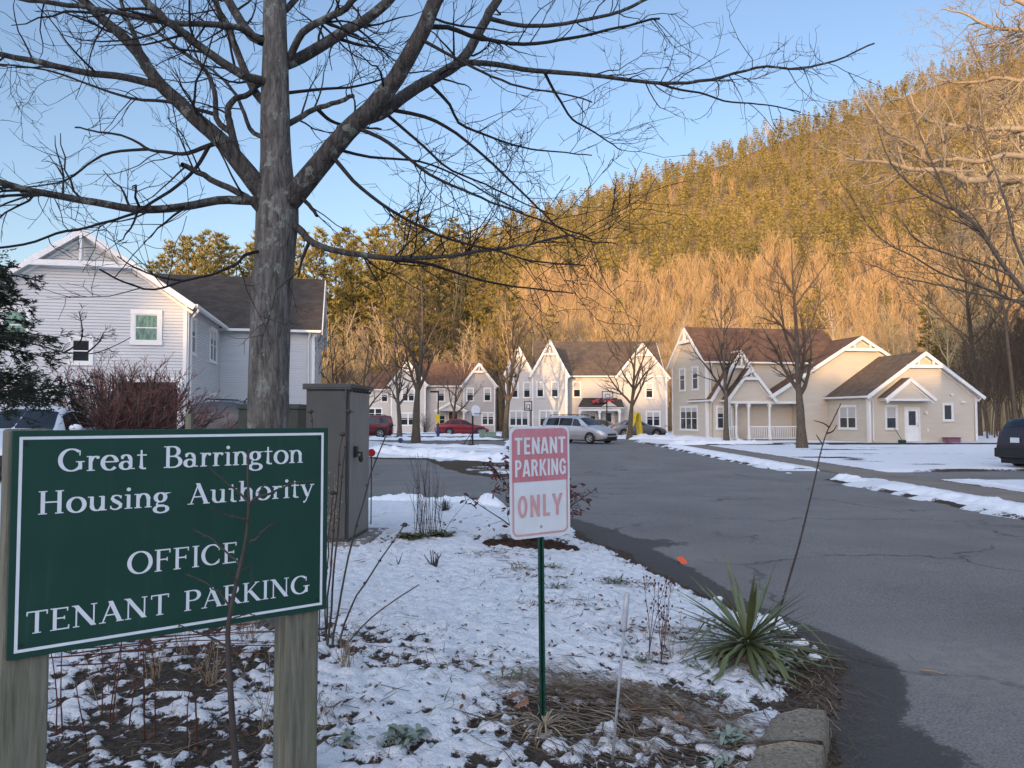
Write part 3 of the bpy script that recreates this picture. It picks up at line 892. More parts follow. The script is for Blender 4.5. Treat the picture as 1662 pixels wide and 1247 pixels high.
def downspout(H, o, ang, u, z1, kick=.3, out=.28):
    mb = MB(frame(o, ang))
    mb.tube([(u - kick, -out, z1), (u - kick * .7, -out + .02, z1 - .12), (u, -.09, z1 - .38), (u, -.09, .3), (u, -.2, .1)], .045, 8)
    return mb.build('downspout', M['trim_white'], H, smooth=True)

def railing(H, o, ang, u0, u1, z0=.18, z1=.95, y=-.05, post=False):
    mb = MB(frame(o, ang))
    mb.box(u0, u1, y - .04, y + .04, z1 - .06, z1); mb.box(u0, u1, y - .03, y + .03, z0, z0 + .06)
    n = max(2, int((u1 - u0) / .13))
    for i in range(n + 1):
        u = u0 + (u1 - u0) * i / n
        mb.box(u - .018, u + .018, y - .018, y + .018, z0 + .06, z1 - .06)
    return mb.build('railing', M['trim_white'], H)

def post(H, o, ang, u, z0, z1, y=0.0, w=.16):
    mb = MB(frame(o, ang))
    mb.box(u - w * .62, u + w * .62, y - w * .62, y + w * .62, z0, z0 + .28); mb.box(u - w * .62, u + w * .62, y - w * .62, y + w * .62, z1 - .24, z1)
    mb.tube([(u, y, z0 + .28), (u, y, z0 + .9), (u, y, z1 - .5), (u, y, z1 - .24)], [w * .45, w * .52, w * .46, w * .5], 10)
    return mb.build('porch_post', M['trim_white'], H)

def panel(H, name, o, ang, u0, u1, z0, z1, y0, y1, mat, bevel=0):
    mb = MB(frame(o, ang)); mb.box(u0, u1, y0, y1, z0, z1)
    return mb.build(name, mat, H, bevel=bevel)

def door(H, o, ang, u, z0, w, h, mat, y=0.0, glassy=False, wreath=False):
    Mx = frame(o, ang)
    mb = MB(Mx); t = .1
    mb.box(u - w/2 - t, u - w/2, y - .07, y - .002, z0, z0 + h + t); mb.box(u + w/2, u + w/2 + t, y - .07, y - .002, z0, z0 + h + t); mb.box(u - w/2, u + w/2, y - .07, y - .002, z0 + h, z0 + h + t)
    mb.build('door_frame', M['trim_white'], H)
    d = MB(Mx); d.box(u - w/2 + .004, u + w/2 - .004, y - .035, y - .004, z0 + .02, z0 + h - .004)
    dz = [(.10, .42), (.47, .80)] if not glassy else [(.06, .38)]
    for a, b in dz:
        for s in (-1, 1):
            c = u + s * w * .23
            d.box(c - w * .15, c + w * .15, y - .045, y - .036, z0 + h * a, z0 + h * b)
    D = d.build('door', mat, H)
    k = MB(Mx); k.ell((u + w/2 - .09, y - .075, z0 + h * .48), (.03, .03, .03), 8, 6); k.ell((u + w/2 - .09, y - .055, z0 + h * .54), (.025, .02, .025), 8, 6)
    k.build('handle', M['bolt_dark'], D, smooth=True)
    if glassy:
        g = MB(Mx); g.box(u - w*.27, u + w*.27, y - .042, y - .03, z0 + h*.5, z0 + h*.93); g.build('pane', M['glass'], D)
        g = MB(Mx)
        for a, b, c, e in ((-.31, .31, .93, .955), (-.31, .31, .475, .5), (-.31, -.27, .5, .93), (.27, .31, .5, .93)):
            g.box(u + w*a, u + w*b, y - .05, y - .03, z0 + h*c, z0 + h*e)
        g.build('pane_frame', M['trim_white'], D)
    if wreath:
        g = MB(Mx); pts = [(u + .2 * math.cos(a), y - .08, z0 + h*.72 + .2 * math.sin(a)) for a in np.linspace(0, 2*PI, 17)]
        g.tube(pts, .06, 6); g.build('wreath', M['red_wreath'], D)
    return D

def wall_lamp(H, o, ang, u, z, name='wall_lamp', mat='trim_white'):
    mb = MB(frame(o, ang)); mb.box(u - .06, u + .06, -.06, -.02, z - .08, z + .08); mb.tube([(u, -.06, z + .05), (u, -.16, z + .08), (u, -.16, z)], [.02, .02, .02], 6)
    mb.tube([(u, -.16, z), (u, -.16, z - .16)], [.05, .08], 8)
    return mb.build(name, M[mat], H)

# ---------- white house, behind the shrub
H = thing('white_house', 'white clapboard two-storey house with dark brown shingle wing behind the reddish shrub', 'house', (-12.06, 28.5, .40), R(12))
w_ = 7.1; o_ = (-w_, 0)
siding_wall(H, o_, 0, w_, [(0, 5.55), (w_/2, 8.0), (w_, 5.55)], M['siding_white'], holes=[(4.95, 6.95, .2, 2.55)])
siding_wall(H, (0, 0), 90, 7.4, [(0, 5.5), (7.4, 5.5)], M['siding_white'])
siding_wall(H, (-w_, 14), -90, 14, [(0, 5.5), (14, 5.5)], M['siding_white'], .23)
gable_roof(H, o_, 0, w_, 14.5, 5.55, 8.0, M['shingle_dark'], oh=.3, rake=.35, beam_t=.5)
for u in (.07, w_ - .07): corner_board(H, o_, 0, u, 5.4)
corner_board(H, (0, 0), 90, .07, 5.4)
# wing
siding_wall(H, (0, 7.4), 0, 4.3, [(0, 5.5), (4.3, 5.5)], M['siding_white'])
siding_wall(H, (4.3, 7.4), 90, 8, [(0, 5.5), (4, 8.35), (8, 5.5)], M['siding_white'], .23)
gable_roof(H, (4.3, 7.4), 90, 8, 8.4, 5.5, 8.45, M['shingle_dark'], oh=.3, rake=.3, truss=False)
corner_board(H, (0, 7.4), 0, 4.22, 5.4)
downspout(H, (0, 0), 90, .22, 5.35, .0, .34); downspout(H, (0, 7.4), 0, 4.0, 5.35, -.1)
window(H, o_, 0, w_ - 1.4, 4.55, .78, .98, 1, 1.0, .15, shade='curtain_green')
window(H, o_, 0, w_ - 3.58, 3.66, .58, .80, 1, 0, .12)
window(H, o_, 0, w_ - 5.75, 4.55, .78, .98, 1, .9, .13, shade='curtain_green')
window(H, (0, 0), 90, 1.0, 4.35, .7, 1.25, 1, .35); window(H, (0, 0), 90, 5.4, 4.4, 1.5, 1.35, 2, .3)
window(H, (0, 0), 90, 5.4, 1.5, 1.5, 1.45, 2, .6)
# entrance recess
bx = MB(frame(o_, 0)); bx.box(4.95, 5.02, .0, 1.5, .15, 2.6); bx.box(6.88, 6.95, .0, 1.5, .15, 2.6); bx.box(5.02, 6.88, 1.45, 1.5, .15, 2.6); bx.box(5.02, 6.88, 0, 1.45, 2.55, 2.6)
bx.build('porch_recess', M['dark_wood'], H)
panel(H, 'porch_floor', o_, 0, 4.95, 6.95, 0, .16, -.5, 1.5, M['concrete'])
panel(H, 'porch_beam', o_, 0, 4.85, 7.05, 2.55, 2.72, -.07, .0, M['trim_white'])
post(H, o_, 0, 6.9, .15, 2.55, -.1); railing(H, o_, 0, 5.0, 6.85, .2, .82, -.12)
door(H, o_, 0, 5.6, .17, .85, 2.0, M['door_brown'], y=1.45)

# ---------- far house with red roof
H = thing('grey_house', 'distant pale grey house with reddish roof and small gabled porch behind the red sedan', 'house', (0, 80, 0), 0)
siding_wall(H, (-5.05, 0), 0, 3.3, [(0, 5.1), (1.65, 7.2), (3.3, 5.1)], M['siding_grey'], .16)
siding_wall(H, (-1.75, 0), 90, 8, [(0, 5.0), (8, 5.0)], M['siding_grey'], .3)
gable_roof(H, (-5.05, 0), 0, 3.3, 5, 5.1, 7.2, M['shingle_red'], .25, .3)
siding_wall(H, (-9.0, 1.2), 0, 4.0, [(0, 5.1), (4, 5.1)], M['siding_cream'], .16)
siding_wall(H, (-5.06, 1.2), -90, 1.2, [(0, 5.1), (1.2, 5.1)], M['siding_cream'], .16)
gable_roof(H, (-3.4, 1.2), 90, 5.2, 8.0, 5.1, 7.45, M['shingle_red'], .3, .1, truss=False)
siding_wall(H, (-12.6, .2), 0, 3.6, [(0, 5.2), (1.8, 7.4), (3.6, 5.2)], M['siding_cream'], .16)
siding_wall(H, (-9.0, .2), 90, 1.0, [(0, 5.1), (1, 5.1)], M['siding_cream'], .16)
gable_roof(H, (-12.6, .2), 0, 3.6, 5, 5.2, 7.4, M['shingle_red'], .25, .3)
siding_wall(H, (-15.4, 1.0), 0, 2.8, [(0, 4.7), (2.8, 4.7)], M['siding_cream'], .16)
gable_roof(H, (-12.6, 1.0), 90, 4.5, 2.8, 4.7, 6.6, M['shingle_red'], .3, .05, truss=False)
for o, u in (((-5.05, 0), .05), ((-5.05, 0), 3.25), ((-12.6, .2), .05), ((-12.6, .2), 3.55)): corner_board(H, o, 0, u, 5.0)
for u in (.7, 2.5): window(H, (-5.05, 0), 0, u, 3.95, .62, 1.25, 1, .4)
window(H, (-5.05, 0), 0, 2.55, 1.45, 1.15, 1.2, 2, .35)
window(H, (-9.0, 1.2), 0, 1.5, 3.95, .7, 1.3, 1, .4); window(H, (-12.6, .2), 0, 1.8, 3.9, 1.2, 1.2, 2, .4); window(H, (-12.6, .2), 0, 1.8, 1.4, 1.6, 1.2, 2, .4)
window(H, (-15.4, 1.0), 0, 1.0, 2.0, 1.4, 1.0, 2, 0); window(H, (-15.4, 1.0), 0, 2.0, 3.8, .6, 1.1, 1, .4)
gable_roof(H, (-7.7, -.9), 0, 2.9, 2.2, 2.35, 3.15, M['shingle_dark'], .2, .15, name='porch_roof', truss=False)
siding_wall(H, (-7.7, -.9), 0, 2.9, [(0, 2.36), (1.45, 3.1), (2.9, 2.36)], M['siding_cream'], .16, z0=2.25, name='porch_gable', holes=())
for u in (.12, 2.75): post(H, (-7.7, -.9), 0, u, .15, 2.3, .1, .2)
panel(H, 'porch_floor', (-7.7, -.9), 0, 0, 2.9, 0, .16, 0, 2.1, M['concrete'])
door(H, (-7.7, 1.2), 0, 1.5, .17, .9, 2.0, M['door_brown'], wreath=True)
window(H, (-7.7, 1.2), 0, .35, 1.35, .55, 1.3, 1, .2)

# ---------- cream and grey house in the middle
H = thing('gabled_house', 'cream and grey house with two steep gables and brown roof behind the silver minivan', 'house', (0, 73, 0), 0)
e_, s_ = .15, M['siding_cream']
siding_wall(H, (-.6, -.7), 0, 2.45, [(0, 5.9), (1.15, 8.3), (2.45, 5.9)], s_, e_)
siding_wall(H, (-.6, 7), -90, 7.7, [(0, 5.9), (7.7, 5.9)], s_, .3)
gable_roof(H, (-.6, -.7), 0, 2.45, 6, 5.9, 8.3, M['shingle_brown'], .2, .25, peak_u=1.15, beam_t=.38)
siding_wall(H, (1.85, -1.0), 0, 3.3, [(0, 5.75), (1.7, 8.75), (3.3, 5.75)], s_, e_)
siding_wall(H, (5.15, -1.0), 90, 1.6, [(0, 5.75), (1.6, 5.75)], s_, e_)
gable_roof(H, (1.85, -1.0), 0, 3.3, 6, 5.75, 8.75, M['shingle_brown'], .2, .25, peak_u=1.7, beam_t=.42)
siding_wall(H, (5.15, .5), 0, 5.0, [(0, 5.7), (5, 5.7)], s_, e_)
gable_roof(H, (14.6, .5), 90, 9, 12.5, 5.7, 9.2, M['shingle_brown'], .3, .0, truss=False)
siding_wall(H, (10.0, .2), 0, 4.75, [(0, 5.6), (2.4, 8.6), (4.75, 5.6)], s_, e_)
siding_wall(H, (14.75, .2), 90, 9, [(0, 5.6), (9, 5.6)], s_, .3)
siding_wall(H, (10.0, .5), -90, .3, [(0, 5.6), (.3, 5.6)], s_, e_)
gable_roof(H, (10.0, .2), 0, 4.75, 6, 5.6, 8.6, M['shingle_brown'], .25, .3, peak_u=2.4, beam_t=.36)
for o, u in (((-.6, -.7), .05), ((1.85, -1.0), .06), ((1.85, -1.0), 3.22), ((10.0, .2), 4.68)): corner_board(H, o, 0, u, 5.6, w=.18)
corner_board(H, (5.15, -1.0), 90, .07, 5.6, w=.15)
for u in (.85, 2.0): window(H, (-.6, -.7), 0, u, 4.15, .56, 1.35, 1, .45)
for u in (.8, 2.15): window(H, (1.85, -1.0), 0, u, 4.2, .56, 1.35, 1, .45)
window(H, (-.6, -.7), 0, 1.25, 1.5, 1.65, 1.3, 3, .45, .12); window(H, (1.85, -1.0), 0, 1.65, 1.5, 1.75, 1.35, 3, .45, .12)
window(H, (5.15, .5), 0, 1.05, 4.25, .62, 1.4, 1, .5); window(H, (10.0, .2), 0, 3.05, 4.15, .62, 1.35, 1, .4)
window(H, (10.0, .2), 0, 3.4, 1.45, 1.2, 1.3, 2, .35, .12)
pr = MB(frame((6.3, -1.4), 0))
slab(pr, [(-.2, -.2, 2.55), (4.1, -.2, 2.55), (4.1, 1.95, 3.5), (.5, 1.95, 3.5)], .12)
pr.build('porch_roof', [M['shingle_dark'], M['trim_white']], H)
panel(H, 'porch_beam', (6.3, -1.4), 0, -.1, 3.8, 2.2, 2.42, -.05, .1, M['trim_white'])
siding_wall(H, (8.1, -1.4), 0, 1.9, [(0, 2.45), (.95, 3.1), (1.9, 2.45)], s_, e_, z0=2.44, name='porch_gable')
for u in (.0, 1.85, 3.7): post(H, (6.3, -1.4), 0, u, .12, 2.25, .03, .22)
panel(H, 'porch_floor', (6.3, -1.4), 0, -.2, 3.9, 0, .14, 0, 1.9, M['concrete'])
door(H, (6.3, .5), 0, 2.9, .15, .95, 2.0, M['white_paint'], glassy=True)
window(H, (6.3, .5), 0, 1.1, 1.35, 1.1, 1.2, 2, .2)
downspout(H, (-.6, -.7), 0, 2.5, 5.6, 0)

# ---------- tan house on the right
H = thing('tan_house', 'tan house of stepped gables with red-brown roofs, front porch and low side annex', 'house', (22.2, 48, 0), R(10))
s_ = M['siding_tan']; e_ = .125
# annex E
siding_wall(H, (0, 0), 0, 7.66, [(0, 3.1), (3.83, 5.7), (7.66, 3.1)], s_, e_)
siding_wall(H, (0, 6.0), -90, 6.0, [(0, 3.05), (6.0, 3.05)], s_, e_)
siding_wall(H, (7.66, 0), 90, 10, [(0, 3.05), (10, 3.05)], s_, .25)
gable_roof(H, (0, 0), 0, 7.66, 9, 3.1, 5.7, M['shingle_brown'], .32, .35, beam_t=.33, struts=True)
for u in (.07, 7.59): corner_board(H, (0, 0), 0, u, 2.95, w=.16)
corner_board(H, (0, 6.0), -90, 5.93, 2.95)
downspout(H, (0, 0), 0, .25, 2.95, .35); downspout(H, (0, 0), 0, 7.5, 2.95, -.35)
window(H, (0, 6.0), -90, 3.9, 1.62, 1.7, 1.35, 2, .5, .12)
window(H, (0, 0), 0, 1.55, 1.62, .66, 1.35, 1, .5, .11)
door(H, (0, 0), 0, 3.0, .12, .92, 2.05, M['white_paint'], glassy=True)
window(H, (0, 0), 0, 5.55, 1.95, .55, .95, 1, 0, .12, sash=False)
wall_lamp(H, (0, 0), 0, 3.95, 2.0); panel(H, 'outlet_box', (0, 0), 0, 4.02, 4.14, .75, .93, -.08, -.02, M['trim_white'])
panel(H, 'vent_hood', (0, 0), 0, 5.72, 5.92, 3.02, 3.16, -.14, -.02, M['trim_white']); panel(H, 'floodlight', (0, 0), 0, 6.45, 6.75, 2.56, 2.66, -.16, -.02, M['trim_white'])
# hood over the side door
gable_roof(H, (.75, -.75), 0, 3.15, 1.0, 2.85, 4.0, M['shingle_brown'], .18, .12, truss=False, gutter=False, name='door_hood_roof', th=.1)
siding_wall(H, (.75, -.75), 0, 3.15, [(0, 2.86), (1.575, 3.95), (3.15, 2.86)], s_, e_, z0=2.78, name='door_hood_gable')
panel(H, 'door_hood_beam', (.75, -.75), 0, -.05, 3.2, 2.66, 2.79, -.04, .74, M['trim_white'])
# block D
oD = (-4.11, 4.3)
siding_wall(H, (-2.0, 4.3), 0, 10.87, [(0, 4.45), (4.38, 7.1), (10.87, 3.18)], s_, e_)
siding_wall(H, oD, 0, 2.11, [(0, 3.18), (2.11, 4.45)], s_, e_, z0=2.72, name='porch_gable')
siding_wall(H, (-2.0, 6.0), -90, 1.7, [(0, 2.8), (1.7, 2.8)], s_, e_)
gable_roof(H, oD, 0, 12.98, 9, 3.18, 7.1, M['shingle_red'], .3, .35, beam_t=.22, struts=True, peak_u=6.49)
siding_wall(H, (8.87, 4.3), 90, 8, [(0, 3.1), (8, 3.1)], s_, .25)
corner_board(H, (-2.0, 4.3), 0, .07, 2.7)
# block M, two storeys
siding_wall(H, (-8.22, 5.5), 0, 10.5, [(0, 5.55), (10.5, 5.55)], s_, e_)
siding_wall(H, (-8.22, 11.6), -90, 6.1, [(0, 5.55), (3.05, 8.0), (6.1, 5.55)], s_, e_)
siding_wall(H, (2.33, 5.5), 90, 6.1, [(0, 5.55), (3.05, 8.0), (6.1, 5.55)], s_, .25)
gable_roof(H, (-8.22, 11.6), -90, 6.1, 10.6, 5.55, 8.0, M['shingle_red'], .3, .3, beam_t=.4)
corner_board(H, (-8.22, 5.5), 0, .07, 5.4); corner_board(H, (-8.22, 11.6), -90, 6.03, 5.4, w=.16); corner_board(H, (-8.22, 11.6), -90, .07, 5.4)
for u in (2.0, 4.3): window(H, (-8.22, 11.6), -90, u, 4.35, .85, 1.5, 1, .3)
window(H, (-8.22, 11.6), -90, 3.1, 1.55, 2.9, 1.55, 3, .2, .12)
downspout(H, (-8.22, 5.5), 0, .25, 5.3, 0)
# gables B and C with the porch
siding_wall(H, (-8.05, 4.95), 0, 3.9, [(0, 3.1), (1.95, 6.05), (3.9, 3.1)], s_, e_, holes=[(1.5, 3.9, .15, 2.6)])
gable_roof(H, (-8.05, 4.95), 0, 3.9, 3.5, 3.1, 6.05, M['shingle_red'], .25, .25, beam_t=.35)
siding_wall(H, (-8.05, 5.5), -90, .55, [(0, 3.1), (.55, 3.1)], s_, e_)
siding_wall(H, (-7.25, 4.3), 0, 3.1, [(0, 2.98), (1.5, 4.9), (3.1, 2.98)], s_, e_, z0=2.72, name='porch_gable')
gable_roof(H, (-7.25, 4.3), 0, 3.1, 2.0, 2.98, 4.9, M['shingle_red'], .22, .25, peak_u=1.5, beam_t=.36)
panel(H, 'porch_beam', (-7.25, 4.3), 0, -.05, 5.25, 2.55, 2.72, -.04, .12, M['trim_white'])
panel(H, 'porch_ceiling', (-7.25, 4.3), 0, .0, 5.25, 2.60, 2.66, .12, 1.75, M['trim_white'])
panel(H, 'porch_floor', (-7.25, 4.3), 0, -.1, 5.25, 0, .16, -.1, 1.75, M['concrete'])
siding_wall(H, (-6.6, 6.0), 0, 4.6, [(0, 2.6), (4.6, 2.6)], s_, e_)
siding_wall(H, (-6.55, 4.95), 90, 1.05, [(0, 2.6), (1.05, 2.6)], s_, e_)
for u in (1.45, 2.95): post(H, (-7.25, 4.3), 0, u, .15, 2.56, .04)
for u in (.05, .6): post(H, (-7.25, 4.3), 0, u, .15, 2.56, .08, .14)
railing(H, (-7.25, 4.3), 0, 1.55, 2.85, .2, 1.05, .04); railing(H, (-7.25, 4.3), 0, 3.05, 5.2, .2, 1.05, .04); railing(H, (-7.25, 4.3), 0, .12, .52, .2, 1.05, .08)
door(H, (-6.6, 6.0), 0, 2.55, .17, .9, 2.0, M['door_brown'])
wall_lamp(H, (-6.6, 6.0), 0, 3.55, 1.95, mat='bolt_dark')
window(H, (-8.05, 4.95), 0, .78, 1.6, .95, 1.4, 2, .3, .11)
vm = MB(frame((-8.22, 5.5), 0))
vm.tube([(4.6, 2.4, 7.2), (4.6, 2.4, 7.9)], .09, 8); vm.tube([(7.5, 2.2, 7.2), (7.5, 2.2, 7.75)], .07, 8)
vm.build('roof_vent', M['bolt_dark'], H)
# ------------------------------------------------------------------ cars
def pchip(xs, ys, x):
    xs = np.array(xs, float); ys = np.array(ys, float); x = np.clip(x, xs[0], xs[-1])
    h = np.diff(xs); dl = np.diff(ys) / h; m = np.zeros(len(xs))
    for i in range(1, len(xs) - 1):
        m[i] = 0 if dl[i-1] * dl[i] <= 0 else 2 * dl[i-1] * dl[i] / (dl[i-1] + dl[i])
    m[0], m[-1] = dl[0], dl[-1]
    i = np.clip(np.searchsorted(xs, x) - 1, 0, len(h) - 1); t = (x - xs[i]) / h[i]
    return (2*t**3-3*t**2+1)*ys[i] + (t**3-2*t**2+t)*h[i]*m[i] + (-2*t**3+3*t**2)*ys[i+1] + (t**3-t**2)*h[i]*m[i+1]

SPEC = {
 'sedan': dict(L=4.65, top=[(0,.55),(.06,.66),(.35,.76),(1.0,.90),(1.35,.96),(1.75,1.17),(2.15,1.37),(2.6,1.44),(3.1,1.42),(3.55,1.28),(3.95,1.07),(4.2,1.03),(4.55,.98),(4.65,.80)],
   belt=[(0,.50),(.3,.68),(1.3,.88),(2.6,.92),(4.0,.97),(4.5,.90),(4.65,.74)], half=[(0,.52),(.12,.68),(.5,.83),(1.2,.88),(3.6,.88),(4.2,.83),(4.55,.72),(4.65,.60)],
   cant=[(0,.42),(.4,.66),(1.3,.72),(2.15,.57),(3.1,.55),(3.6,.60),(4.1,.70),(4.65,.52)], ws=(1.38,2.12), rw=(3.22,3.92), sw=(1.62,3.62), axle=(.92,3.62), wr=.32, pil=[2.62]),
 'minivan': dict(L=5.1, top=[(0,.62),(.05,.72),(.3,.86),(.85,1.04),(1.1,1.10),(1.55,1.38),(2.0,1.63),(2.5,1.72),(3.6,1.74),(4.6,1.70),(4.85,1.5),(5.02,1.15),(5.1,.8)],
   belt=[(0,.56),(.3,.78),(1.1,1.0),(3,1.03),(4.9,1.05),(5.1,.74)], half=[(0,.62),(.12,.80),(.5,.92),(1.2,.96),(4.6,.95),(5.0,.88),(5.1,.8)],
   cant=[(0,.5),(.4,.74),(1.1,.80),(2.0,.68),(4.5,.67),(4.95,.72),(5.1,.7)], ws=(1.14,1.98), rw=(4.68,4.96), sw=(1.55,4.6), axle=(.98,4.0), wr=.33, pil=[2.42,3.5]),
 'suv': dict(L=4.6, top=[(0,.66),(.06,.78),(.3,.94),(.95,1.06),(1.2,1.12),(1.6,1.40),(1.95,1.62),(2.4,1.70),(3.6,1.69),(4.15,1.62),(4.42,1.32),(4.52,1.08),(4.6,.78)],
   belt=[(0,.6),(.3,.84),(1.2,1.02),(3,1.06),(4.4,1.10),(4.6,.74)], half=[(0,.62),(.12,.8),(.5,.89),(1.2,.92),(4.1,.91),(4.45,.84),(4.6,.76)],
   cant=[(0,.5),(.4,.72),(1.2,.76),(1.95,.66),(3.9,.64),(4.4,.70),(4.6,.66)], ws=(1.24,1.93), rw=(4.16,4.44), sw=(1.62,4.12), axle=(.92,3.62), wr=.36, pil=[2.5,3.4]),
 'boxsuv': dict(L=4.5, top=[(0,.7),(.06,.84),(.3,1.0),(.95,1.08),(1.2,1.14),(1.55,1.40),(1.85,1.66),(2.3,1.76),(3.6,1.77),(4.3,1.72),(4.42,1.5),(4.47,1.14),(4.5,.78)],
   belt=[(0,.62),(.3,.9),(1.2,1.04),(3,1.08),(4.4,1.10),(4.5,.74)], half=[(0,.66),(.1,.82),(.5,.89),(1.2,.91),(4.2,.90),(4.42,.86),(4.5,.82)],
   cant=[(0,.55),(.4,.74),(1.2,.78),(1.9,.70),(4.2,.69),(4.42,.74),(4.5,.74)], ws=(1.24,1.83), rw=(4.31,4.46), sw=(1.6,4.2), axle=(.9,3.55), wr=.37, pil=[2.4,3.3]),
}
def car(name, label, kind, loc, rz, paintm, plate=True, rack=False, group=None, scale=1.0, cladding=None):
    q = SPEC[kind]; L = q['L']
    T_ = thing(name, label, 'car', loc, rz)
    T_.scale = (scale,) * 3
    fx = lambda key, x: pchip([a for a, _ in q[key]], [b for _, b in q[key]], x)
    def S(x, v):
        x = np.asarray(x, float); v = np.asarray(v, float)
        zt = fx('top', x); zb = np.minimum(fx('belt', x), zt - .03); wm = fx('half', x); wc = np.minimum(fx('cant', x), wm)
        zr = .24 + .10 * np.exp(-x / .25) + .12 * np.exp(-(L - x) / .25)
        crown = np.clip((zt - zb) * .28, .015, .075)
        Y = [wm * .90, wm * .985, wm, wm * .955, wc, wc * .62, wc * 0]
        Z = [zr, zr + (zb - zr) * .35, zr + (zb - zr) * .72, zb, zt - crown, zt - crown * .28, zt]
        i = np.clip(v.astype(int), 0, 5); f = v - i
        Ya = np.stack(np.broadcast_arrays(*Y)); Za = np.stack(np.broadcast_arrays(*Z))
        ii = np.broadcast_to(i, Ya.shape[1:]); 
        g = lambda A, k: np.take_along_axis(A, np.clip(k, 0, 6)[None], 0)[0]
        y = g(Ya, ii) * (1 - f) + g(Ya, ii + 1) * f; z = g(Za, ii) * (1 - f) + g(Za, ii + 1) * f
        return y, z
    def patch(u, v, side, off):
        U, V_ = np.meshgrid(u, v); y, z = S(U, V_)
        e = 1e-3
        y1, z1 = S(U + e, V_); y2, z2 = S(U, np.clip(V_ + e, 0, 5.999))
        dv = np.where(V_ + e > 5.99, -1, 1)
        A = np.stack([np.full_like(U, e), y1 - y, z1 - z], -1); B = np.stack([np.zeros_like(U), y2 - y, z2 - z], -1) * 1.0
        n = np.cross(A, B); n /= np.linalg.norm(n, axis=-1, keepdims=True) + 1e-12
        # outward: pointing away from the car's middle axis
        ref = np.stack([np.zeros_like(U), y, z - .55], -1); s = np.sign((n * ref).sum(-1, keepdims=True)); s[s == 0] = 1
        P = np.stack([U, y, z], -1) + n * s * off
        P[..., 1] *= side
        P[..., 0] -= L / 2
        idx = np.arange(U.size).reshape(U.shape)
        Fq = np.stack([idx[:-1, :-1], idx[:-1, 1:], idx[1:, 1:], idx[1:, :-1]], -1).reshape(-1, 4)
        return P.reshape(-1, 3), Fq if side > 0 else Fq[:, ::-1]
    def part(nm, patches, mat, parent=None):
        V_ = []; Fs = []; o = 0
        for P, Fq in patches:
            V_.append(P); Fs.append(Fq + o); o += len(P)
        return link_mesh(nm, np_mesh(nm, np.concatenate(V_), [np.concatenate(Fs)], [mat], True), parent or T_)
    us = np.concatenate([np.linspace(0, .4, 8), np.linspace(.5, L - .5, 34), np.linspace(L - .4, L, 8)]); vs = np.linspace(0, 6, 25) * .99999
    body = part('body', [patch(us, vs, 1, 0), patch(us, vs, -1, 0)], paintm)
    # front, rear and under faces
    mb = MB()
    for x in (0, L):
        y, z = S(np.full(25, x), vs)
        pl = [(x - L/2, a, b) for a, b in zip(y, z)] + [(x - L/2, -a, b) for a, b in zip(y[::-1], z[::-1])][1:]
        mb.add(pl, [tuple(range(len(pl)))])
    mb.build('bumper', paintm, T_)
    ub = MB(); ub.box(-L/2 + .15, L/2 - .15, -.74, .74, .17, .34); ub.build('underbody', M['black'], T_)
    a, b = q['ws']
    part('windscreen', [patch(np.linspace(a + .04, b - .03, 10), np.linspace(4.12, 5.999, 8), s, .008) for s in (1, -1)], M['car_glass'])
    a, b = q['rw']
    part('rear_window', [patch(np.linspace(a + .03, b - .03, 10), np.linspace(4.15, 5.999, 8), s, .008) for s in (1, -1)], M['car_glass'])
    a, b = q['sw']; cuts = [a] + q['pil'] + [b]
    for s in (1, -1):
        for i in range(len(cuts) - 1):
            u0, u1 = cuts[i] + .03, cuts[i + 1] - .03
            U = np.linspace(0, 1, 9); Vv = np.linspace(3.12, 3.86, 6); P0, Fq = patch(np.linspace(u0, u1, 9), Vv, s, .008)
            # slope the first and last window edges along the pillars
            G = P0.reshape(6, 9, 3); gx = G[..., 0]
            lean0 = (.55 * (q['ws'][1] - q['ws'][0]) if i == 0 else 0); lean1 = (-.30 if (i == len(cuts) - 2 and kind == 'sedan') else (-.08 if i == len(cuts) - 2 else 0))
            tt = ((Vv - 3.12) / .74)[:, None]
            xn = np.linspace(0, 1, 9)[None, :]
            X = (u0 + lean0 * tt) * (1 - xn) + (u1 + lean1 * tt) * xn
            y, z = S(X, np.broadcast_to(Vv[:, None], X.shape)); G[..., 0] = X - L/2; G[..., 1] = (y + .008) * s; G[..., 2] = z
            part('side_window', [(G.reshape(-1, 3), Fq)], M['car_glass'])
    for s in (1, -1):
        part('headlight', [patch(np.linspace(.06, .42, 7), np.linspace(2.55, 3.5, 5), s, .008)], M['lamp_clear'])
        if kind == 'sedan': part('taillight', [patch(np.linspace(L - .32, L - .02, 6), np.linspace(2.35, 3.2, 5), s, .008)], M['lamp_red'])
        else: part('taillight', [patch(np.linspace(L - .26, L - .02, 6), np.linspace(2.6, 3.55, 6), s, .008)], M['lamp_red'])
        m = MB(); xm = q['ws'][0] + .33; yw = float(fx('half', xm)); zb = float(fx('belt', xm))
        m.ell((xm - L/2, s * (yw + .10), zb + .09), (.07, .12, .075), 10, 8); m.build('mirror', paintm, T_, smooth=True)
        for xx in [(c_ + .15) for c_ in cuts[1:-1]]:
            h = MB(); y, z = S(np.array([xx]), np.array([2.75])); h.box(xx - L/2 - .09, xx - L/2 + .09, s * y[0] - .012, s * y[0] + .012, z[0] - .015, z[0] + .015); h.build('door_handle', paintm, T_)
    g = MB(); zt = float(fx('belt', .1)); g.box(-L/2 - .012, -L/2 + .03, -.42, .42, zt - .14, zt - .02); g.box(-L/2 - .02, -L/2 + .03, -.5, .5, .34, .44); g.build('grille', M['black'], T_)
    if plate:
        p = MB(); p.box(L/2 - .01, L/2 + .025, -.16, .16, .72 if kind == 'sedan' else .84, .88 if kind == 'sedan' else 1.0); p.build('licence_plate', M['plate_white'], T_)
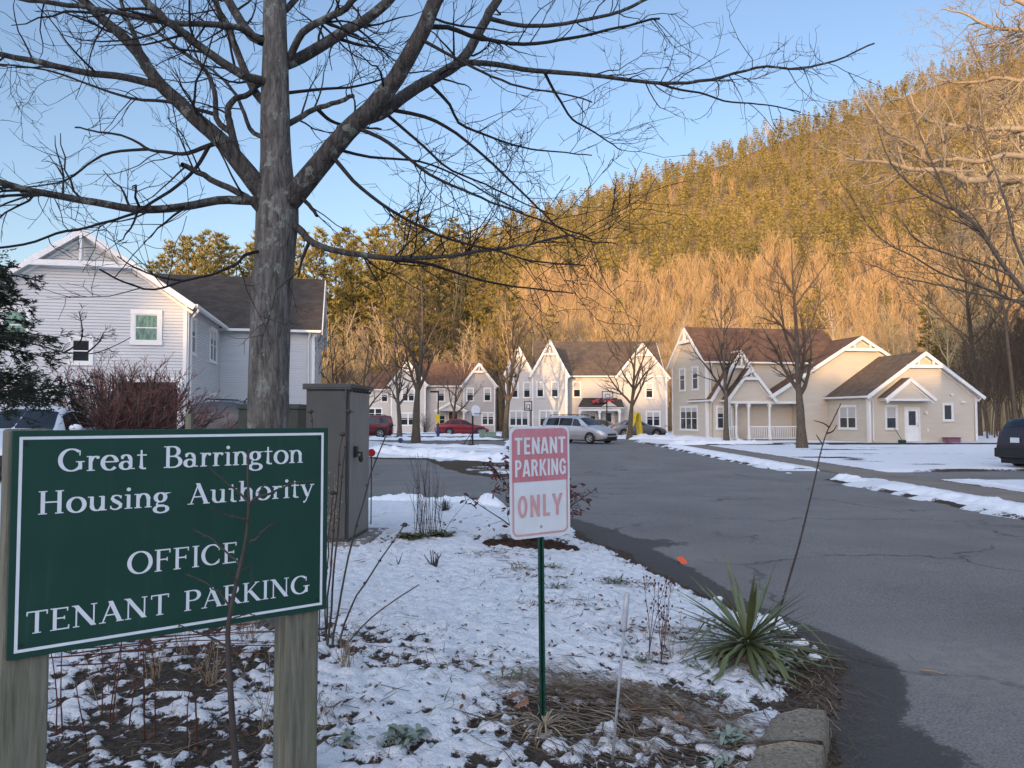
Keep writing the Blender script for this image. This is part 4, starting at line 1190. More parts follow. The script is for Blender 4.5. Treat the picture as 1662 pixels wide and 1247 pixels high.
    if cladding:
        part('cladding', [patch(np.linspace(0.02, L - .02, 30), np.linspace(.02, .8, 4), s, .012) for s in (1, -1)], M['black'])
        c = MB(); c.box(L/2 - .06, L/2 + .05, -.8, .8, .36, .66); c.build('rear_bumper', M['black'], T_, bevel=.03)
    if rack:
        r = MB()
        for s in (1, -1):
            zt = float(fx('top', L * .6)); yc = float(fx('cant', L * .6)) * .85
            r.tube([(L*.42 - L/2, s * yc, zt - .04), (L*.45 - L/2, s * yc, zt + .05), (L*.85 - L/2, s * yc, zt + .04), (L*.88 - L/2, s * yc, zt - .05)], .02, 6)
        r.build('roof_rack', M['black'], T_)
    wr = q['wr']
    for x in q['axle']:
        for s in (1, -1):
            yw = float(fx('half', x))
            ar = MB(); n = 20
            pts = [(x - L/2 + (wr + .07) * math.cos(t), s * (yw + .006), wr + (wr + .07) * math.sin(t)) for t in np.linspace(-.25, PI + .25, n)]
            ar.add(pts, [tuple(range(n))]); ar.build('wheel_arch', M['black'], T_)
            w = MB(); prof = [(wr * .62, .0), (wr * .9, .0), (wr, .03), (wr, .17), (wr * .9, .2), (wr * .62, .2)]
            vs_ = []; fs = []; n = 24
            for i in range(n):
                t = 2 * PI * i / n
                for r_, yy in prof: vs_.append((x - L/2 + r_ * math.cos(t), s * (yw + .02 - yy), wr + r_ * math.sin(t)))
            for i in range(n):
                for j in range(5): fs.append((i*6+j, ((i+1) % n)*6+j, ((i+1) % n)*6+j+1, i*6+j+1))
            w.add(vs_, fs); wo = w.build('wheel', M['rubber'], T_, smooth=True)
            rm = MB(); c = (x - L/2, wr)
            for k in range(5):
                t = 2 * PI * k / 5; d = Vector((math.cos(t), 0, math.sin(t)))
                rm.bar(Vector((c[0], s * (yw + .005), c[1])), Vector((c[0], s * (yw + .0), c[1])) + d * wr * .6, .07, .03, up=(0, 1, 0))
            rm.tube([(c[0] + wr * .6 * math.cos(t), s * (yw + .0), c[1] + wr * .6 * math.sin(t)) for t in np.linspace(0, 2*PI, 25)], .022, 6)
            rm.ell((c[0], s * (yw + .01), c[1]), (.05, .03, .05), 8, 6)
            rm.build('rim', M['rim'], wo)
    return T_

def gz_at(x, y): return float(base_z(np.array(x), np.array(y))) + .01
# rz: car nose points to local -x
car('sedan', 'white sedan facing the viewer beside the hemlock, partly hidden by the green sign', 'sedan', (-9.5, 15.3, gz_at(-9.5, 15.3) + .0), R(101), M['p_white'])
car('parked_suv', 'dark navy boxy suv seen from behind between shrub and big maple', 'boxsuv', (-7.55, 22.5, gz_at(-7.55, 22.5)), R(-98), M['p_navy'], rack=True)
car('parked_suv', 'maroon suv parked side-on past the utility cabinet', 'boxsuv', (-11.6, 60.5, .02), R(6), M['p_maroon'], rack=True)
car('sedan', 'bright red sedan parked at the porch of the red-roofed house', 'sedan', (-4.4, 67.5, .04), R(197), M['p_red'])
car('minivan', 'silver minivan with front wheel turned, parked at the bend of the road', 'minivan', (4.25, 49.0, .02), R(137), M['p_silver'], rack=True)
car('coupe', 'grey two-door car parked side-on behind the yellow slide', 'sedan', (10.2, 63.0, .02), R(187), M['p_grey'])
car('sedan', 'dark sedan mostly hidden behind the silver minivan', 'sedan', (7.9, 66.3, .02), R(165), M['p_dark'])
car('parked_suv', 'dark purple suv with its tail toward the road, cut off at the edge', 'suv', (18.1, 24.7, .03), R(190), M['p_purple'], cladding=True)

# ------------------------------------------------------------------ lettering (drawn strokes)
def arc(cx, cy, rx, ry, a0, a1, n=None):
    n = n or max(6, int(abs(a1 - a0) / 9))
    return [(cx + rx * math.cos(R(a)), cy + ry * math.sin(R(a))) for a in np.linspace(a0, a1, n + 1)]
TK, TN = .165, .06
def A_(cx, cy, rx, ry, a0, a1): return ('a', arc(cx, cy, rx, ry, a0, a1))
def Ln(x0, y0, x1, y1, w0=TK, w1=None): return ('l', (x0, y0), (x1, y1), w0, w1 or w0)
def Sf(x, y, l=.30): return ('s', x, y, l)
def Vs(x, y, h=.15): return ('v', x, y, h)
def Dt(x, y, r=.085): return ('d', x, y, r)
SERIF = {
 'G': (1.0, [A_(.5,.5,.40,.47,48,328), Ln(.82,.42,.82,.08,.14), Sf(.82,.42,.32), Vs(.80,.80,.22)]),
 'r': (.52, [Ln(.17,0,.17,.64,.14), Sf(.18,.02,.30), Sf(.11,.63,.18), A_(.36,.36,.19,.26,165,75), Dt(.44,.58,.07)]),
 'e': (.66, [A_(.34,.33,.265,.32,4,322), Ln(.09,.37,.61,.37,TN)]),
 'a': (.66, [A_(.27,.45,.17,.20,5,150), Ln(.46,.10,.46,.47,.13), A_(.27,.185,.19,.175,20,345), Sf(.54,.03,.17), Dt(.13,.53,.06)]),
 't': (.44, [Ln(.19,.12,.19,.86,.13,.07), Ln(.02,.63,.40,.63,TN), A_(.31,.13,.13,.12,180,300)]),
 'B': (.80, [Ln(.18,0,.18,1,.15), Sf(.14,.02,.26), Sf(.14,.98,.26), A_(.38,.755,.24,.225,-90,90), Ln(.18,.98,.39,.98,TN), Ln(.18,.53,.42,.53,TN), A_(.40,.275,.30,.255,-90,90), Ln(.18,.02,.41,.02,TN)]),
 'i': (.34, [Ln(.17,0,.17,.64,.14), Sf(.17,.02,.30), Sf(.11,.63,.18), Dt(.17,.88)]),
 'n': (.74, [Ln(.16,0,.16,.64,.14), Sf(.16,.02,.28), Sf(.10,.63,.18), A_(.37,.40,.20,.24,165,0), Ln(.57,0,.57,.41,.14), Sf(.57,.02,.28)]),
 'g': (.68, [A_(.28,.43,.195,.205,0,360), A_(.31,-.12,.255,.165,0,360), Ln(.22,.24,.13,.14,.06), Ln(.13,.14,.17,.04,.06,.12), Ln(.16,.045,.42,.035,.11), Ln(.42,.56,.62,.64,.05,.09)]),
 'o': (.72, [A_(.36,.325,.285,.325,0,360)]),
 'H': (.98, [Ln(.19,0,.19,1,.15), Ln(.77,0,.77,1,.15), Ln(.19,.51,.77,.51,TN), Sf(.19,.02), Sf(.19,.98), Sf(.77,.02), Sf(.77,.98)]),
 'u': (.76, [Ln(.16,.2,.16,.64,.14), A_(.36,.24,.20,.22,180,345), Ln(.57,.0,.57,.64,.14), Sf(.10,.63,.18), Sf(.51,.63,.18), Sf(.64,.02,.16)]),
 's': (.54, [('p', [(.45,.53),(.38,.62),(.26,.645),(.15,.60),(.12,.50),(.20,.40),(.34,.31),(.44,.22),(.43,.10),(.32,.02),(.20,.01),(.10,.06),(.06,.14)], [.05,.06,.06,.10,.14,.16,.16,.15,.13,.07,.06,.06,.05]), Vs(.45,.56,.14), Vs(.065,.11,.14)]),
 'A': (.92, [Ln(.12,0,.46,1,TN), Ln(.42,1,.80,0,.17), Ln(.24,.35,.66,.35,TN), Sf(.12,.02,.26), Sf(.80,.02,.30)]),
 'h': (.76, [Ln(.16,0,.16,1,.14), Sf(.16,.02,.28), Sf(.10,.98,.18), A_(.37,.40,.20,.24,165,0), Ln(.57,0,.57,.41,.14), Sf(.57,.02,.28)]),
 'y': (.70, [Ln(.12,.64,.36,.03,.15), Ln(.60,.64,.26,-.24,TN), Sf(.12,.63,.26), Sf(.60,.63,.22), Dt(.20,-.25,.06)]),
 'O': (1.04, [A_(.52,.5,.43,.485,0,360)]),
 'F': (.74, [Ln(.18,0,.18,1,.14), Ln(.18,.97,.66,.97,TN), Ln(.18,.53,.54,.53,TN), Sf(.18,.02), Sf(.12,.98,.2), Vs(.65,.91,.18), Vs(.54,.53,.18)]),
 'I': (.38, [Ln(.19,0,.19,1,.14), Sf(.19,.02), Sf(.19,.98)]),
 'C': (.90, [A_(.5,.5,.41,.47,46,314), Vs(.80,.79,.22), Vs(.80,.19,.16)]),
 'E': (.76, [Ln(.18,0,.18,1,.14), Ln(.18,.97,.64,.97,TN), Ln(.18,.53,.52,.53,TN), Ln(.18,.03,.68,.03,TN), Sf(.12,.02,.2), Sf(.12,.98,.2), Vs(.63,.91,.17), Vs(.52,.53,.16), Vs(.68,.09,.19)]),
 'T': (.84, [Ln(.42,0,.42,1,.14), Ln(.06,.97,.78,.97,TN), Sf(.42,.02), Vs(.07,.90,.19), Vs(.77,.90,.19)]),
 'N': (1.0, [Ln(.17,0,.17,1,TN), Ln(.14,1,.82,.0,.17), Ln(.82,0,.82,1,TN), Sf(.17,.02,.24), Sf(.10,.98,.2), Sf(.82,.98,.24)]),
 'P': (.76, [Ln(.18,0,.18,1,.14), A_(.40,.735,.27,.245,-90,90), Ln(.18,.98,.41,.98,TN), Ln(.18,.49,.41,.49,TN), Sf(.18,.02), Sf(.12,.98,.2)]),
 'R': (.86, [Ln(.18,0,.18,1,.14), A_(.40,.745,.25,.235,-90,90), Ln(.18,.98,.41,.98,TN), Ln(.18,.51,.41,.51,TN), Ln(.38,.51,.76,0,.15), Sf(.18,.02), Sf(.12,.98,.2), Sf(.80,.02,.2)]),
 'K': (.90, [Ln(.18,0,.18,1,.14), Ln(.20,.42,.70,.98,TN), Ln(.36,.58,.80,0,.16), Sf(.18,.02), Sf(.18,.98), Sf(.70,.98,.22), Sf(.82,.02,.24)]),
}
b_ = .165
SANS = {
 'T': (.58, [Ln(.28,0,.28,1,b_+.01), Ln(.02,.925,.54,.925,.15)]),
 'E': (.52, [Ln(.13,0,.13,1,b_), Ln(.13,.925,.47,.925,.15), Ln(.13,.5,.44,.5,.15), Ln(.13,.075,.47,.075,.15)]),
 'N': (.62, [Ln(.12,0,.12,1,b_), Ln(.50,0,.50,1,b_), Ln(.12,.97,.50,.03,b_)]),
 'A': (.60, [Ln(.09,0,.27,1,b_), Ln(.51,0,.33,1,b_), Ln(.17,.24,.43,.24,.14)]),
 'P': (.56, [Ln(.13,0,.13,1,b_), ('c', arc(.28,.71,.17,.215,-90,90), .15), Ln(.13,.925,.29,.925,.15), Ln(.13,.495,.29,.495,.15)]),
 'R': (.60, [Ln(.13,0,.13,1,b_), ('c', arc(.28,.72,.17,.205,-90,90), .15), Ln(.13,.925,.29,.925,.15), Ln(.13,.515,.29,.515,.15), Ln(.33,.52,.48,0,b_)]),
 'K': (.60, [Ln(.13,0,.13,1,b_), Ln(.16,.38,.49,1,b_*.9), Ln(.25,.58,.51,0,b_)]),
 'I': (.27, [Ln(.135,0,.135,1,b_)]),
 'G': (.60, [('c', arc(.30,.5,.19,.42,25,345), .16), Ln(.47,.06,.47,.5,.14), Ln(.31,.46,.54,.46,.13)]),
 'O': (.60, [('c', arc(.30,.5,.19,.42,0,360), .16)]),
 'L': (.50, [Ln(.13,0,.13,1,b_), Ln(.13,.075,.46,.075,.15)]),
 'Y': (.60, [Ln(.07,1,.30,.42,b_), Ln(.53,1,.30,.42,b_), Ln(.30,0,.30,.46,b_)]),
 ' ': (.35, []),
}
def stroke_quads(st):
    """-> list of polygons (2D)"""
    k = st[0]
    if k == 'l':
        a = np.array(st[1]); b = np.array(st[2]); d = unit(b - a); n = np.array([-d[1], d[0]])
        if abs(d[0]) > .12 and abs(d[1]) > .3:   # diagonals end flat on the line
            hx0 = st[3] / 2 / abs(d[1]); hx1 = st[4] / 2 / abs(d[1])
            return [[(a[0]-hx0, a[1]), (a[0]+hx0, a[1]), (b[0]+hx1, b[1]), (b[0]-hx1, b[1])]]
        return [[tuple(a - n*st[3]/2), tuple(b - n*st[4]/2), tuple(b + n*st[4]/2), tuple(a + n*st[3]/2)]]
    if k == 's': return [[(st[1]-st[3]/2, st[2]-.022), (st[1]+st[3]/2, st[2]-.022), (st[1]+st[3]/2, st[2]+.022), (st[1]-st[3]/2, st[2]+.022)],
                         [(st[1]-st[3]*.33, st[2]-.05), (st[1]+st[3]*.33, st[2]-.05), (st[1]+st[3]*.33, st[2]+.05), (st[1]-st[3]*.33, st[2]+.05)] if st[3] > .9 else [(st[1]-st[3]/2, st[2]-.022), (st[1]+st[3]/2, st[2]-.022), (st[1]+st[3]*.2, st[2]+.0221), (st[1]-st[3]*.2, st[2]+.0221)]][:1]
    if k == 'v': return [[(st[1]-.022, st[2]-st[3]/2), (st[1]+.022, st[2]-st[3]/2), (st[1]+.03, st[2]+st[3]/2), (st[1]-.022, st[2]+st[3]/2)]]
    if k == 'd': return [[(st[1]+st[3]*math.cos(t), st[2]+st[3]*math.sin(t)) for t in np.linspace(0, 2*PI, 17)[:-1]]]
    pts = np.array(st[1]); n = len(pts)
    T_ = np.gradient(pts, axis=0); closed = np.allclose(pts[0], pts[-1])
    if closed: T_[0] = T_[-1] = pts[1] - pts[-2]
    T_ /= np.linalg.norm(T_, axis=1, keepdims=True) + 1e-9
    if k == 'a': w = TN + (TK + .005 - TN) * np.abs(T_[:, 1]) ** 1.5
    elif k == 'p': w = np.array(st[2])
    else: w = np.full(n, st[2])
    N_ = np.stack([-T_[:, 1], T_[:, 0]], 1); lo = pts - N_ * w[:, None] / 2; hi = pts + N_ * w[:, None] / 2
    return [[tuple(lo[i]), tuple(lo[i+1]), tuple(hi[i+1]), tuple(hi[i])] for i in range(n - 1)]

def lettering(parent, text, font, x0, x1, zb, cap, y, mat, mode='lettering', space=.42, track=.0, lift=.0012):
    tot = sum(space if c == ' ' else font[c][0] + track for c in text); k = (x1 - x0) / tot; a = 0
    for wd in text.split(' '):
        w_ = sum(font[c][0] + track for c in wd)
        letter_word(parent, wd, font, x0 + a * k, x0 + (a + w_) * k, zb, cap, y, mat, mode, space, track, lift); a += w_ + space
def letter_word(parent, text, font, x0, x1, zb, cap, y, mat, mode='lettering', space=.42, track=.0, lift=.0012):
    """text in the local xz plane of parent facing -y, from x0 to x1, baseline zb"""
    adv = 0; seq = []
    for ch in text:
        if ch == ' ': adv += space; continue
        seq.append((ch, adv)); adv += font[ch][0] + track
    k = (x1 - x0) / adv
    mb = MB(); c = 0
    for ch, a in seq:
        for st in font[ch][1]:
            c += 1
            yy = y - lift - .00012 * (c % 9)
            for poly in stroke_quads(st):
                P = [(x0 + (a + p[0]) * k, yy, zb + p[1] * cap) for p in poly]
                ar = sum(P[i][0] * P[(i+1) % len(P)][2] - P[(i+1) % len(P)][0] * P[i][2] for i in range(len(P)))
                if ar < 0: P = P[::-1]
                mb.add(P, [tuple(range(len(P)))])
    return mb.build(mode, mat, parent)

# ------------------------------------------------------------------ housing authority sign
PL = at(20, 700, 2.585); PRr = at(533, 695, 3.28)
ang = math.atan2(3.28 - 2.585, PRr.x - PL.x); SW = math.hypot(3.28 - 2.585, PRr.x - PL.x); SH = .762
S0 = thing('name_board', 'large dark green board with white serif lettering on two weathered wooden posts', 'sign', (PL.x, PL.y, .89), ang)
mb = MB(); mb.box(0, SW, 0, .019, 0, SH, 0); bd = mb.build('board', M['sign_green'], S0, bevel=.0025)
mb = MB(); i0, i1 = .021, .031
for a, b, c, d in ((i0, SW - i0, i0, i1), (i0, SW - i0, SH - i1, SH - i0), (i0, i1, i1, SH - i1), (SW - i1, SW - i0, i1, SH - i1)):
    mb.box(a, b, -.0012, 0, c, d)
mb.build('border_line', M['sign_white'], bd)
SP = PL
def zrel(z): return z - .89
lettering(bd, 'Great Barrington', SERIF, .118 * SW, .905 * SW, zrel(1.508), .080, 0, M['sign_white'], space=.62, track=.03)
lettering(bd, 'Housing Authority', SERIF, .068 * SW, .948 * SW, zrel(1.366), .079, 0, M['sign_white'], space=.70, track=.04)
lettering(bd, 'OFFICE', SERIF, .318 * SW, .675 * SW, zrel(1.128), .080, 0, M['sign_white'], track=.05)
lettering(bd, 'TENANT PARKING', SERIF, .044 * SW, .935 * SW, zrel(.968), .075, 0, M['sign_white'], space=.55, track=.03)
mb = MB()
for x, z in ((.04, .045), (SW - .04, .045), (.04, SH - .045), (SW - .04, SH - .045)):
    mb.tube([(x, 0, z), (x, -.004, z)], .006, 10)
mb.build('screw', M['bolt_dark'], bd)
pw = .142
for x, zt in ((.03, SH + .004), (SW - .165, SH - .012)):
    mb = MB(); x0 = x - .045 if x < .2 else x
    zb = -.89 - .12
    mb.box(x0, x0 + pw, .021, .021 + pw, zb, zt)
    mb.build('post', M['wood'], S0, bevel=.012, seg=3)

# ------------------------------------------------------------------ tenant parking sign
a = at(828, 782, 3.86); b = at(925, 782, 4.06)
TW = math.hypot(b.x - a.x, b.y - a.y); TH = .566; tz = at(876, 873, 3.95).z
S1 = thing('parking_sign', 'faded pink and white tenant parking sign on a thin green steel post', 'sign', (a.x, a.y, tz), math.atan2(b.y - a.y, b.x - a.x))
S1.rotation_euler = (0, R(-.6), S1.rotation_euler[2])
def rrect(x0, x1, z0, z1, r, n=6):
    out = []
    for cx, cz, a0 in ((x1 - r, z0 + r, -90), (x1 - r, z1 - r, 0), (x0 + r, z1 - r, 90), (x0 + r, z0 + r, 180)):
        for i in range(n + 1): out.append((cx + r * math.cos(R(a0 + 90 * i / n)), cz + r * math.sin(R(a0 + 90 * i / n))))
    return out
def plate(mb, poly, y0, y1, mi=0):
    n = len(poly)
    vs = [(p[0], y0, p[1]) for p in poly] + [(p[0], y1, p[1]) for p in poly]
    mb.add(vs, [tuple(range(n)), tuple(range(n, 2 * n))[::-1]] + [(i, n + i, n + (i+1) % n, (i+1) % n) for i in range(n)], mi)
mb = MB(); plate(mb, rrect(0, TW, 0, TH, .042), -.0016, 0.0016); pl = mb.build('sign_plate', M['plate_white'], S1)
mb = MB(); m_ = .013; split = .285
out = rrect(m_, TW - m_, m_, TH - m_, .034); inn = rrect(m_ + .011, TW - m_ - .011, m_ + .011, TH - m_ - .011, .024)
n = len(out); vs = [(p[0], -.0026, p[1]) for p in out] + [(p[0], -.0026, p[1]) for p in inn]
mb.add(vs, [(i, (i+1) % n, n + (i+1) % n, n + i) for i in range(n)]); mb.build('border_line', M['faded_pink'], pl)
top = [p for p in rrect(m_, TW - m_, m_, TH - m_, .034) if p[1] > split + .03]
poly = [(m_, split), (TW - m_, split)] + top
mb = MB(); mb.add([(p[0], -.0031, p[1]) for p in poly], [tuple(range(len(poly)))]); mb.build('red_panel', M['faded_red'], pl)
lettering(pl, 'TENANT', SANS, .028, TW - .022, .424, .085, -.0035, M['plate_white'], track=.03)
lettering(pl, 'PARKING', SANS, .026, TW - .020, .312, .085, -.0035, M['plate_white'], track=.02)
lettering(pl, 'ONLY', SANS, .042, TW - .04, .105, .112, -.0020, M['faded_pink'], track=.09)
mb = MB(); bx_ = TW * .5
for z in (.055, .487): mb.ell((bx_, -.004, z), (.007, .006, .007), 10, 6); 
mb.build('bolt', M['steel'], pl, smooth=True)
mb = MB()
ln = tz + .1
# U-channel post
pf = [(-.017, .006), (-.017, .003), (-.007, .003), (-.005, .019), (.005, .019), (.007, .003), (.017, .003), (.017, .006), (.009, .006), (.008, .023), (-.008, .023), (-.009, .006)]
mb.prism([(bx_ + p[0] + .004, p[1]) for p in pf], -ln, TH - .03)
mb.build('post', M['post_green'], S1)

# ------------------------------------------------------------------ utility cabinet on its pad
cx0 = gnd(494, 905); CD = 9.35
pA = at(492, 780, CD); pB = at(566, 780, CD)
CWd = pB.x - pA.x; CHt = at(530, 623, CD).z
cz = ground_h(pA.x + .3, CD)
K = thing('utility_cabinet', 'tall grey-green steel utility cabinet standing behind the green board', 'utility cabinet', (pA.x, CD, cz + .02), R(-4))
h_ = CHt - cz - .02
mb = MB(); mb.box(.02, CWd, .02, .98, 0, h_ - .05); mb.build('cabinet_body', [M['cabinet']], K, bevel=.008)
mb = MB(); mb.box(CWd, CWd + .008, .05, .95, .05, h_ - .1); mb.build('side_panel', M['cabinet_side'], K)
mb = MB(); mb.box(-.015, CWd + .035, -.02, 1.02, h_ - .05, h_ + .0); mb.box(-.015, CWd + .035, -.02, -.005, h_ - .07, h_ - .05); mb.build('cabinet_roof', M['cabinet'], K, bevel=.006)
mb = MB(); mb.box(.03, CWd - .03, -.004, .02, .05, h_ - .09); dr = mb.build('cabinet_door', M['cabinet'], K, bevel=.004)
mb = MB()
for z in (.35, 1.05, 1.75): mb.tube([(CWd - .03, -.012, z), (CWd - .03, -.012, z + .12)], .012, 8)
mb.build('hinge', M['cabinet'], dr)
mb = MB(); mb.tube([(CWd - .02, -.006, .05), (CWd - .02, -.006, h_ - .1)], .006, 6); mb.build('door_seal', M['black'], dr)
mb = MB(); mb.box(CWd + .008, CWd + .05, .2, .28, h_ * .53, h_ * .60); mb.tube([(CWd + .05, .24, h_*.56), (CWd + .10, .24, h_*.56), (CWd + .10, .24, h_*.5)], .014, 8); mb.ell((CWd + .09, .24, h_*.52), (.03, .03, .045), 8, 6)
mb.build('padlock', M['bolt_dark'], K)
mb = MB()
for y in np.linspace(.05, .95, 7): mb.box(CWd + .0085, CWd + .03, y - .015, y + .015, h_ - .10, h_ - .072)
mb.build('roof_bracket', M['bolt_dark'], K)
mb = MB(); mb.box(-.12, CWd + .22, -.22, 1.25, -.14, .028)
pd = mb.build('concrete_pad', M['concrete'], bevel=.01, loc=(pA.x, CD, cz)); pd.rotation_euler = (0, 0, R(-4))
tag(pd, 'flat grey concrete pad under the tall utility cabinet', 'concrete pad')
# lower green container behind the maple
p0 = at(383, 690, 10.6); p1 = at(486, 690, 10.6); zt = at(430, 656, 10.6).z; g0 = ground_h(p0.x, 10.6)
D = thing('utility_box', 'low dark green metal box with lid behind the big maple trunk', 'utility box', (p0.x, 10.6, g0), 0)
wd = p1.x - p0.x
mb = MB(); mb.box(0.02, wd - .02, .02, .9, -.05, zt - g0 - .07); mb.build('box_body', M['dark_green_metal'], D, bevel=.01)
mb = MB(); mb.box(0, wd, 0, .92, zt - g0 - .07, zt - g0); mb.build('lid', M['dark_green_metal'], D, bevel=.01)
mb = MB(); mb.box(wd * .2, wd * .2 + .12, -.02, .02, .8, .92); mb.build('latch', M['bolt_dark'], D)

# ------------------------------------------------------------------ kerb stone
kp = [gnd(1335, 1146, .14), gnd(1262, 1166, .14), gnd(1175, 1300, .14), gnd(1325, 1300, .14)]
def kerb(poly, z1, label, nm='curb_stone'):
    mb = MB(); n = 14; vs = []; fs = []
    rs = np.random.default_rng(5)
    (a, b, c, d) = [Vector((p[0], p[1], 0)) for p in poly]
    rows = []
    for i in range(n + 1):
        t = i / n; L_ = b.lerp(c, t); R_ = a.lerp(d, t); row = []
        for u, z in ((0, -.2), (0, z1 - .03), (.05, z1 - .006), (.25, z1), (.5, z1), (.75, z1), (.94, z1 - .008), (1, z1 - .035), (1.0, -.2)):
            p = L_.lerp(R_, u); p.z = z
            j = .010
            p += Vector((rs.uniform(-j, j), rs.uniform(-j, j), rs.uniform(-.007, .007)))
            row.append(p)
        rows.append(row)
    k = len(rows[0])
    vs = [p for r in rows for p in r]
    for i in range(n):
        for j in range(k - 1): fs.append((i*k+j, i*k+j+1, (i+1)*k+j+1, (i+1)*k+j))
    fs.append(tuple(range(k))); fs.append(tuple(n*k + j for j in range(k))[::-1])
    mb.add(vs, fs)
    o = mb.build(nm, M['granite'], smooth=True)
    return tag(o, label, 'curb stone')
q = [(1.68, 4.16), (1.38, 4.12), (1.17, 3.76), (1.50, 3.75)]
kerb(q, .15, 'rough granite curb stone ending below the yucca at the road corner')
kerb([(1.495, 3.735), (1.165, 3.745), (.50, 2.5), (.88, 2.5)], .145, 'second granite curb stone butted against the first, cut off at the bottom edge')

# ------------------------------------------------------------------ small street things
def lathe_pole(mb, x, y, z0, z1, r0, r1, n=10): mb.tube([(x, y, z0), (x, y, z1)], [r0, r1], n)
p = gnd(711, 712); Y = p.y
Lm = thing('street_lamp', 'slim dark street lamp with yellow plate and blue-wrapped foot', 'street lamp', (p.x, p.y, 0), 0)
zt = at(711, 637, Y).z
mb = MB(); lathe_pole(mb, 0, 0, 0, zt, .06, .05); mb.build('pole', M['bolt_dark'], Lm)
mb = MB(); mb.box(-.62, .06, -.14, .14, zt - .02, zt + .12); mb.build('lamp_head', M['black'], Lm, bevel=.02)
mb = MB(); mb.box(-.17, .13, -.09, -.07, at(711, 686, Y).z, at(711, 674, Y).z + .06); mb.build('warning_plate', M['yellow'], Lm)
mb = MB(); lathe_pole(mb, 0, 0, .02, at(711, 693, Y).z, .12, .11); mb.build('blue_wrap', M['blue_plastic'], Lm)

def hoop(name, label, x, y, zb0, zb1, w, rz, white=True, red=False, base=True, curved=False):
    H = thing(name, label, 'basketball hoop', (x, y, .03), rz)
    mb = MB(); mb.tube([(0, .0, 0), (0, 0, zb0 + .1)], .05, 8); mb.bar((0, .0, zb0 + .05), (0, -.28, zb0 + .18), .06, .06); mb.build('pole', M['black'], H)
    if base:
        mb = MB(); mb.box(-.38, .38, -.1, .75, 0, .16); mb.build('base', M['black'], H, bevel=.06)
        mb = MB(); mb.bar((-.2, .6, .15), (0, .02, .85), .03, .03); mb.bar((.2, .6, .15), (0, .02, .85), .03, .03); mb.build('brace', M['black'], H)
    if white:
        n = 14; poly = [(-w*.36, zb0), (w*.36, zb0)] + [(w*.5*math.cos(t), zb0 + (zb1-zb0)*.55 + (zb1-zb0)*.45*math.sin(t)) for t in np.linspace(0, PI, n)]
        mb = MB(); plate(mb, poly, -.32, -.29); mb.build('backboard', M['board_white'], H)
    else:
        f = MB(); t = .05
        for a, b, c, d in ((-w/2, w/2, zb0, zb0+t), (-w/2, w/2, zb1-t, zb1), (-w/2, -w/2+t, zb0+t, zb1-t), (w/2-t, w/2, zb0+t, zb1-t)): f.box(a, b, -.33, -.28, c, d)
        iw = w * .22
        for a, b, c, d in ((-iw, iw, zb0+.12, zb0+.15), (-iw, iw, zb0+(zb1-zb0)*.62, zb0+(zb1-zb0)*.62+.03), (-iw, -iw+.03, zb0+.15, zb0+(zb1-zb0)*.62), (iw-.03, iw, zb0+.15, zb0+(zb1-zb0)*.62)): f.box(a, b, -.325, -.285, c, d)
        bo = f.build('backboard_frame', M['red_plastic'] if red == 2 else M['black'], H)
        mb = MB(); mb.box(-w/2+t, w/2-t, -.312, -.30, zb0+t, zb1-t); mb.build('clear_panel', M['clear_pane'], bo)
    mb = MB(); mb.tube([(.2*math.cos(a), -.55 + .2*math.sin(a), zb0 + .12) for a in np.linspace(0, 2*PI, 17)], .015, 6); mb.build('rim', M['red_plastic'] if red else M['black'], H)
    return H
def _cp():
    t = NT('clear_pane'); t.set((.8, .85, .9), .05, spec=.5, **{'Alpha': .18}); return t.m
M['clear_pane'] = _cp()
p = gnd(767, 727); Y = p.y
hoop('basketball_hoop', 'small basketball hoop with white fan-shaped backboard on the lawn island', p.x, Y, at(767, 676, Y).z, at(767, 659, Y).z, .55, R(35))
Y = 52.0; p = at(862, 690, Y)
hoop('basketball_hoop', 'black framed clear basketball hoop in front of the grey gables', p.x, Y, at(862, 668, Y).z, at(862, 652, Y).z, .66, R(-40), white=False)
Y = 57.5; p = at(985, 690, Y)
hoop('basketball_hoop', 'tall black framed basketball hoop with red rim behind the minivan', p.x, Y, at(985, 650, Y).z, at(985, 636, Y).z, .85, R(4), white=False, red=True)

p = gnd(587, 735); Y = p.y
mb = MB(); mb.box(-.08, .08, -.08, .08, -.1, at(590, 677, Y).z); mb.box(-.085, .085, -.085, .085, at(590, 677, Y).z - .0, at(590, 677, Y).z + .02)
o = mb.build('wooden_post', M['wood'], loc=(at(590, 700, Y).x, Y, 0), bevel=.01); tag(o, 'grey wooden post standing in front of the maroon suv', 'post')
Y = 15.5; p = at(307, 690, Y)
g_ = ground_h(p.x, Y); mb = MB(); mb.box(-.06, .06, -.06, .06, -.1, at(307, 672, Y).z - g_ ); o = mb.build('wooden_post', M['wood'], loc=(p.x, Y, g_), bevel=.01); tag(o, 'short grey wooden post between the reddish shrub and the navy suv', 'post')

Y = 10.9; p = at(603, 735, Y); g_ = ground_h(p.x, Y)
T_ = thing('reflector_stake', 'round red reflector on a thin stake beside the tall cabinet', 'reflector', (p.x, Y, g_))
mb = MB(); mb.tube([(0, 0, -.05), (0, 0, p.z - g_ + .02)], .008, 6); mb.build('stake', M['bolt_dark'], T_)
mb = MB(); mb.tube([(0, -.012, p.z - g_), (0, .0, p.z - g_)], .055, 20); mb.build('reflector_disc', M['red_plastic'], T_)

